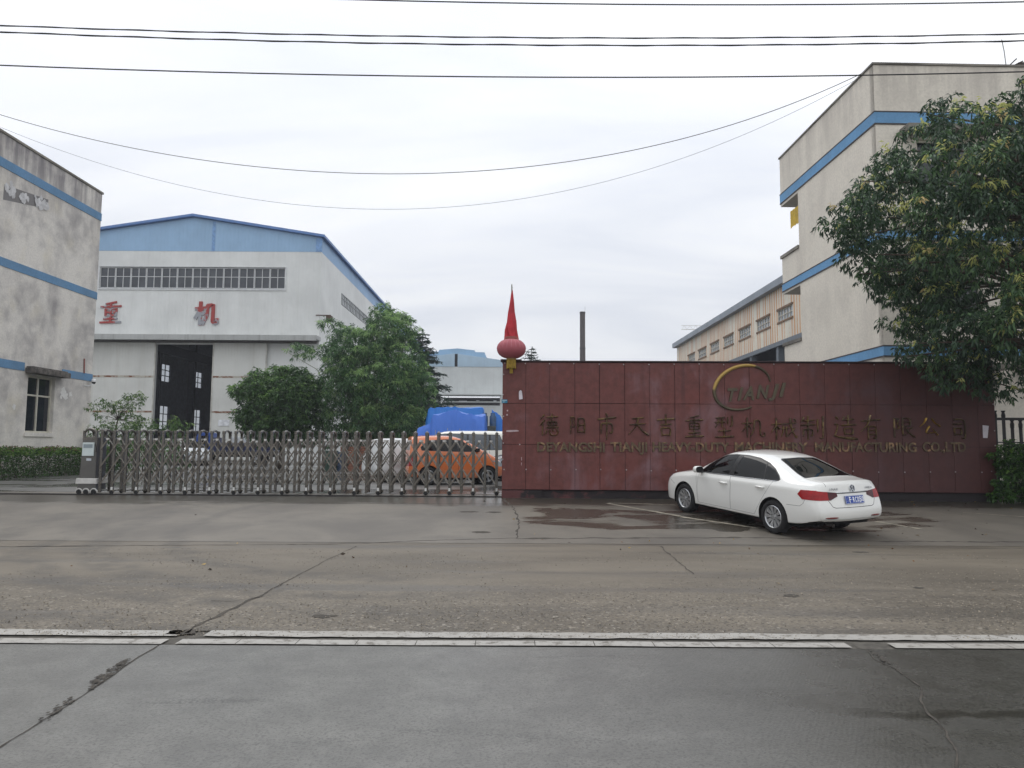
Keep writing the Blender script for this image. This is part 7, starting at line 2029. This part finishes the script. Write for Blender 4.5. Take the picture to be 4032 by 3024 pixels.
# ------------------------------------------------------------------ things standing in the yard
def tarp_mat(name, c):
    t = NT(name); n = t.noise(t.obj(), 1.2, 5); f = t.noise(t.mapping(t.obj(), (1.6, 1, .5), rot=(0, .5, 0)), 2.2, 6, .62, 1.5)
    a = lin(c); t.set(color=t.mix(n, tuple(x * .8 for x in a[:3]) + (1,), a), rough=.42, spec=.4); t.bump(f, .5, .05); return t.m
def tarp_heap(label, outline_px, Y, depth, mat, seed, name='tarpaulin', peak=None):
    """a sheet draped over a heap: profile from the photograph, real depth"""
    pts = [P(px, py, Y) for px, py in outline_px]; x0 = pts[0].x; xs = [p.x for p in pts]; zs = [p.z - .4 for p in pts]
    xm = (xs[0] + xs[-1]) / 2; o = thing(name, label, 'tarpaulin', (xm, Y, .4)); mb = MB(); nx, ny = 56, 22; P_ = []; r = random.Random(seed)
    for i in range(nx + 1):
        x = xs[0] + (xs[-1] - xs[0]) * i / nx; h = float(np.interp(x, xs, zs))
        for j in range(ny + 1):
            v = j / ny * 2 - 1; e = min(1, (1 - abs(v)) / .52); prof = .16 * min(1, e * 8) + .84 * e ** .85
            ft = .05 * mnoise.noise(Vector((x * 5.0, seed, v))) * (1 - e) * 2
            sagn = .03 * mnoise.noise(Vector((x * 1.4, v * 1.2, seed * 1.7)))
            px_ = xs[int(len(xs) * .5)] if peak is None else P(peak, 1615, Y).x; an_ = math.atan2(v * depth, x - px_); ds = min(1.4, math.hypot(v * depth, x - px_))
            sagn += (.10 * mnoise.noise(Vector((math.cos(an_) * 5, math.sin(an_) * 5, seed))) - .05 * abs(mnoise.noise(Vector((math.cos(an_) * 11, math.sin(an_) * 11, seed + 2))))) * ds
            crease = .03 * max(0, mnoise.noise(Vector((x * 2.6 - v * 2.2, v * .5, seed + 9)))) ** .7
            P_.append((x - xm, v * depth + ft, max(.02, h * prof + sagn * min(1, prof * 1.3) * min(1, h) - crease * e)))
    F_ = [(i * (ny + 1) + j, (i + 1) * (ny + 1) + j, (i + 1) * (ny + 1) + j + 1, i * (ny + 1) + j + 1) for i in range(nx) for j in range(ny)]
    mb.add(P_, F_); mb.build('sheet', mat, o, smooth=True, angle=14)
    mb = MB(); r2 = random.Random(seed)
    for k in range(5):
        x = xs[0] + (xs[-1] - xs[0]) * (k + .8) / 6; mb.tube([(x - xm, -depth - .01, .05), (x - xm + .03, -depth * .98, .4), (x - xm, -depth * .80, float(np.interp(x, xs, zs)) * .72)], .012, 5)
    mb.build('rope', simple('rope_grey', (150, 148, 140), .8), o)
    return o
tarp_heap('bright blue tarpaulin over a tall load behind the deeper blue one', [(1672, 1760), (1680, 1670), (1692, 1612), (1700, 1607), (1718, 1612), (1726, 1606), (1800, 1605), (1898, 1604), (1904, 1604), (1910, 1640), (1912, 1760)], 38.5, 1.4, tarp_mat('bright_blue_tarp', (28, 118, 204)), 3)
tarp_heap('deep blue tarpaulin with a tented peak in front of the bright blue one', [(1640, 1760), (1652, 1688), (1700, 1672), (1710, 1636), (1750, 1627), (1797, 1615), (1830, 1629), (1870, 1637), (1912, 1635), (1918, 1690), (1920, 1760)], 35.5, 1.6, tarp_mat('deep_blue_tarp', (58, 112, 206)), 5, peak=1797)
tarp_heap('small bright blue tarpaulin sloping down beside the red wall edge', [(1936, 1780), (1936, 1612), (1945, 1620), (1968, 1635), (1990, 1672), (2010, 1700), (2030, 1770)], 37.5, 1.2, tarp_mat('side_blue_tarp', (32, 114, 204)), 8)
q = P(1925, 1660, 36.6)
eq = thing('machine_load', 'grey steel machine with blue motors poking out between the blue tarpaulins', 'machine', (q.x, 36.8, .4))
zt2 = P(1925, 1610, 36.8).z - .4
mb = MB(); mb.box(-.30, .30, -.5, .5, 0, zt2 - .9); mb.box(-.36, .36, -.55, .55, zt2 - 1.15, zt2 - .88); mb.build('frame', simple('machine_grey', (84, 88, 82), .6, var=.3), eq, bevel=.02)
mb = MB()
for x in (-.22, .20): mb.lathe([(.001, 0), (.17, 0), (.17, .48), (.12, .54), (.12, .66), (.001, .66)], 14, 0, Matrix.Translation((x, -.2, zt2 - .88)))
mb.build('motor', simple('machine_blue', (52, 84, 120), .5, var=.25), eq, smooth=True, angle=40)
mb = MB(); mb.box(-.40, -.37, -.66, -.60, zt2 - 1.4, zt2 - .7); mb.build('orange_strip', simple('orange_strap', (186, 82, 54), .6), eq)

# blue flatbed truck in front of the shed
tq = P(930, 1795, 47.5)
truck = thing('flatbed_truck', 'blue flatbed truck seen through the gate before the white sliding door', 'truck', (tq.x, 47.5, .4), math.radians(6))
tb = simple('truck_blue', (28, 70, 150), .4, var=.3); td = simple('truck_dark_blue', (26, 36, 76), .5, var=.3)
mb = MB(); mb.prism([(-2.6, .55), (-1.35, .55), (-1.35, 2.05), (-2.15, 2.05), (-2.45, 1.35), (-2.6, 1.25)], -.95, .95); cab = mb.build('cab', tb, truck, bevel=.05)
mb = MB(); mb.box(-2.10, -1.50, -.972, -.953, 1.30, 1.85); mb.build('cab_window', car_glass, cab)
mb = MB(); mb.box(-1.25, 2.6, -1.0, 1.0, .75, .92); mb.box(-1.25, 2.6, -1.0, -.95, .93, 1.40); mb.box(-1.25, 2.6, .95, 1.0, .93, 1.40); mb.box(-1.25, -1.2, -.94, .94, .93, 1.75)
for k in range(6): mb.box(-1.2 + k * .75, -1.13 + k * .75, -1.03, -1.001, .78, 1.42)
mb.build('cargo_bed', td, truck, bevel=.01)
mb = MB(); mb.box(-.35, .55, -.6, .7, .925, 1.75); mb.box(-.30, .50, -.55, .65, 1.751, 1.80); mb.build('white_load', simple('load_white', (206, 210, 214), .6), truck, bevel=.04)
for s in (1, -1):
    for ax in (-1.95, 1.5): make_wheel(.40, .24, .24, 6, truck, ax, s * .82, s, twin=False)
mb = MB(); mb.box(-2.4, 2.5, -.35, .35, .50, .74); mb.build('chassis', car_under, truck)

# stacked timber crates, drums and bins under the bamboo
crate_m = simple('weathered_crate_timber', (134, 92, 74), .9, var=.45, scale=5)
def crate(x, y, z, w, d, h, rz, label):
    o = thing('wooden_crate', label, 'crate', (x, y, z), rz, 'wooden crates stacked behind the gate'); mb = MB(); n = 5
    for k in range(n):
        zz = h * (k + .5) / n
        for s in (-1, 1): mb.box(-w / 2, w / 2, s * d / 2 - .012, s * d / 2 + .012, zz - h / n * .40, zz + h / n * .40); mb.box(s * w / 2 - .012, s * w / 2 + .012, -d / 2 + .013, d / 2 - .013, zz - h / n * .40, zz + h / n * .40)
    mb.build('slats', crate_m, o, recalc=False)
    mb = MB()
    for sx_ in (-1, 1):
        for sy_ in (-1, 1): mb.box(sx_ * (w / 2 - .05) - .035, sx_ * (w / 2 - .05) + .035, sy_ * (d / 2 - .05) - .035, sy_ * (d / 2 - .05) + .035, 0, h)
    mb.box(-w / 2 + .03, w / 2 - .03, -d / 2 + .03, d / 2 - .03, .02, .06)
    mb.build('posts', crate_m, o, recalc=False); return o
for (px, lv, w, h, lab) in ((1385, 0, 1.05, .62, 'lower left wooden crate of the stack under the bamboo'), (1385, 1, 1.0, .60, 'upper left wooden crate of the stack under the bamboo'), (1452, 0, 1.0, .60, 'lower right wooden crate of the stack next to the covered car'), (1452, 1, .98, .62, 'upper right wooden crate of the stack next to the covered car')):
    q = P(px, 1780, 36.5); crate(q.x, 36.5 + .05 * lv, .4 + lv * .62, w, .9, h, math.radians(random.uniform(-5, 5)), lab)
def drum(px, Y, r_, h, m, name, label):
    q = P(px, 1780, Y); o = thing(name, label, 'bin', (q.x, Y, .4)); mb = MB()
    mb.lathe([(.001, 0), (r_, 0), (r_, h * .3), (r_ * 1.03, h * .33), (r_, h * .36), (r_, h * .63), (r_ * 1.03, h * .66), (r_, h * .69), (r_, h)], 20); mb.build('shell', m, o, smooth=True, angle=40)
    mb = MB(); mb.lathe([(r_ * 1.05, h), (r_ * 1.05, h + .05), (r_ * .9, h + .07), (.001, h + .07)], 20); mb.build('lid', m, o, smooth=True, angle=40)
drum(1305, 36.0, .32, .95, simple('bin_green', (44, 70, 58), .6), 'waste_bin', 'dark green round bin left of the wooden crates')
drum(1345, 36.2, .30, .88, simple('drum_blue', (40, 58, 84), .6), 'steel_drum', 'dark blue drum between the green bin and the wooden crates')

# ------------------------------------------------------------------ litter: fallen leaves and grit
r = np.random.default_rng(77)
def scatter(name, label, n, xr, yr, size, mats, probs, seed, flat=True, dens=None):
    r = np.random.default_rng(seed); x = r.uniform(*xr, n); y = yr[0] + (yr[1] - yr[0]) * r.random(n)
    if dens is not None: k = dens(x, y) > r.random(n); x, y = x[k], y[k]
    n = len(x); z = np.array([gz(v) for v in y]) + .012
    base = np.stack([x, y, z], 1); th = r.random(n) * 6.283; d = np.stack([np.cos(th), np.sin(th), .12 * r.random(n)], 1)
    mi = r.choice(len(mats), n, p=probs)
    o = leaves_mesh(name, base, d, size[0] * (.5 + r.random(n)), size[1] * (.5 + r.random(n)), mats, mi, None, .12, 0.0, seed)
    return tag(o, label, 'litter', kind='stuff')
dl = [simple('dead_leaf_brown', (112, 82, 48), .8), simple('dead_leaf_yellow', (190, 158, 80), .8), simple('dead_leaf_dark', (60, 48, 36), .8)]
scatter('fallen_leaves', 'scattered dry leaves on the concrete in front of the red wall', 900, (-7, 14), (8.5, 18.0), (.060, .030), dl, (.42, .28, .30), 78,
        dens=lambda x, y: np.clip(.10 + .5 * np.exp(-((y - 13.0) / .8) ** 2) * (x > 0) + .45 * np.exp(-((y - 17.6) / .6) ** 2) * (x > 1) + .30 * (x > 7) * (y > 12), 0, 1) * .55)
# loose chippings on the shoulder
gm = [simple('chipping_pale', (160, 150, 134), .9), simple('chipping_grey', (128, 120, 106), .9), simple('chipping_dark', (92, 84, 72), .9)]
def chips(n, xr, yr, seed):
    r = np.random.default_rng(seed); mb = MB(); k = 0
    for _ in range(n):
        x = r.uniform(*xr); y = yr[0] + (yr[1] - yr[0]) * r.random() ** 1.7
        if mnoise.noise(Vector((x * .45, y * .9, 2.0))) + .12 < r.uniform(-.35, .45): continue
        s = .004 + .009 * r.random() ** 2.5; z = gz(y) + .003; a = r.random() * 6.283
        c, sn = math.cos(a) * s, math.sin(a) * s
        V = [(x + c, y + sn, z), (x - sn * .7, y + c * .7, z), (x - c * .9, y - sn * .9, z), (x + sn * .6, y - c * .6, z), (x + c * .1, y, z + s * .7)]
        mb.add(V, ((0, 1, 4), (1, 2, 4), (2, 3, 4), (3, 0, 4)), int(r.integers(0, 3)))
    return mb
tag(chips(22000, (-6.5, 7.5), (6.45, 11.8), 5).build('chippings', gm, None, recalc=False), 'loose stone chippings strewn over the worn shoulder beyond the white lines', 'gravel', kind='stuff')

# ------------------------------------------------------------------ humid air
mb = MB(); mb.box(-420, 420, -60, 620, -1.2, 120)
hm_ = bpy.data.materials.new('humid_air'); hm_.use_nodes = True; _n = hm_.node_tree.nodes; _n.clear()
_o = _n.new('ShaderNodeOutputMaterial'); _v = _n.new('ShaderNodeVolumePrincipled')
_v.inputs['Color'].default_value = (.90, .93, 1.0, 1); _v.inputs['Density'].default_value = HAZE
hm_.node_tree.links.new(_v.outputs[0], _o.inputs['Volume'])
tag(mb.build('haze', hm_), kind='stuff')
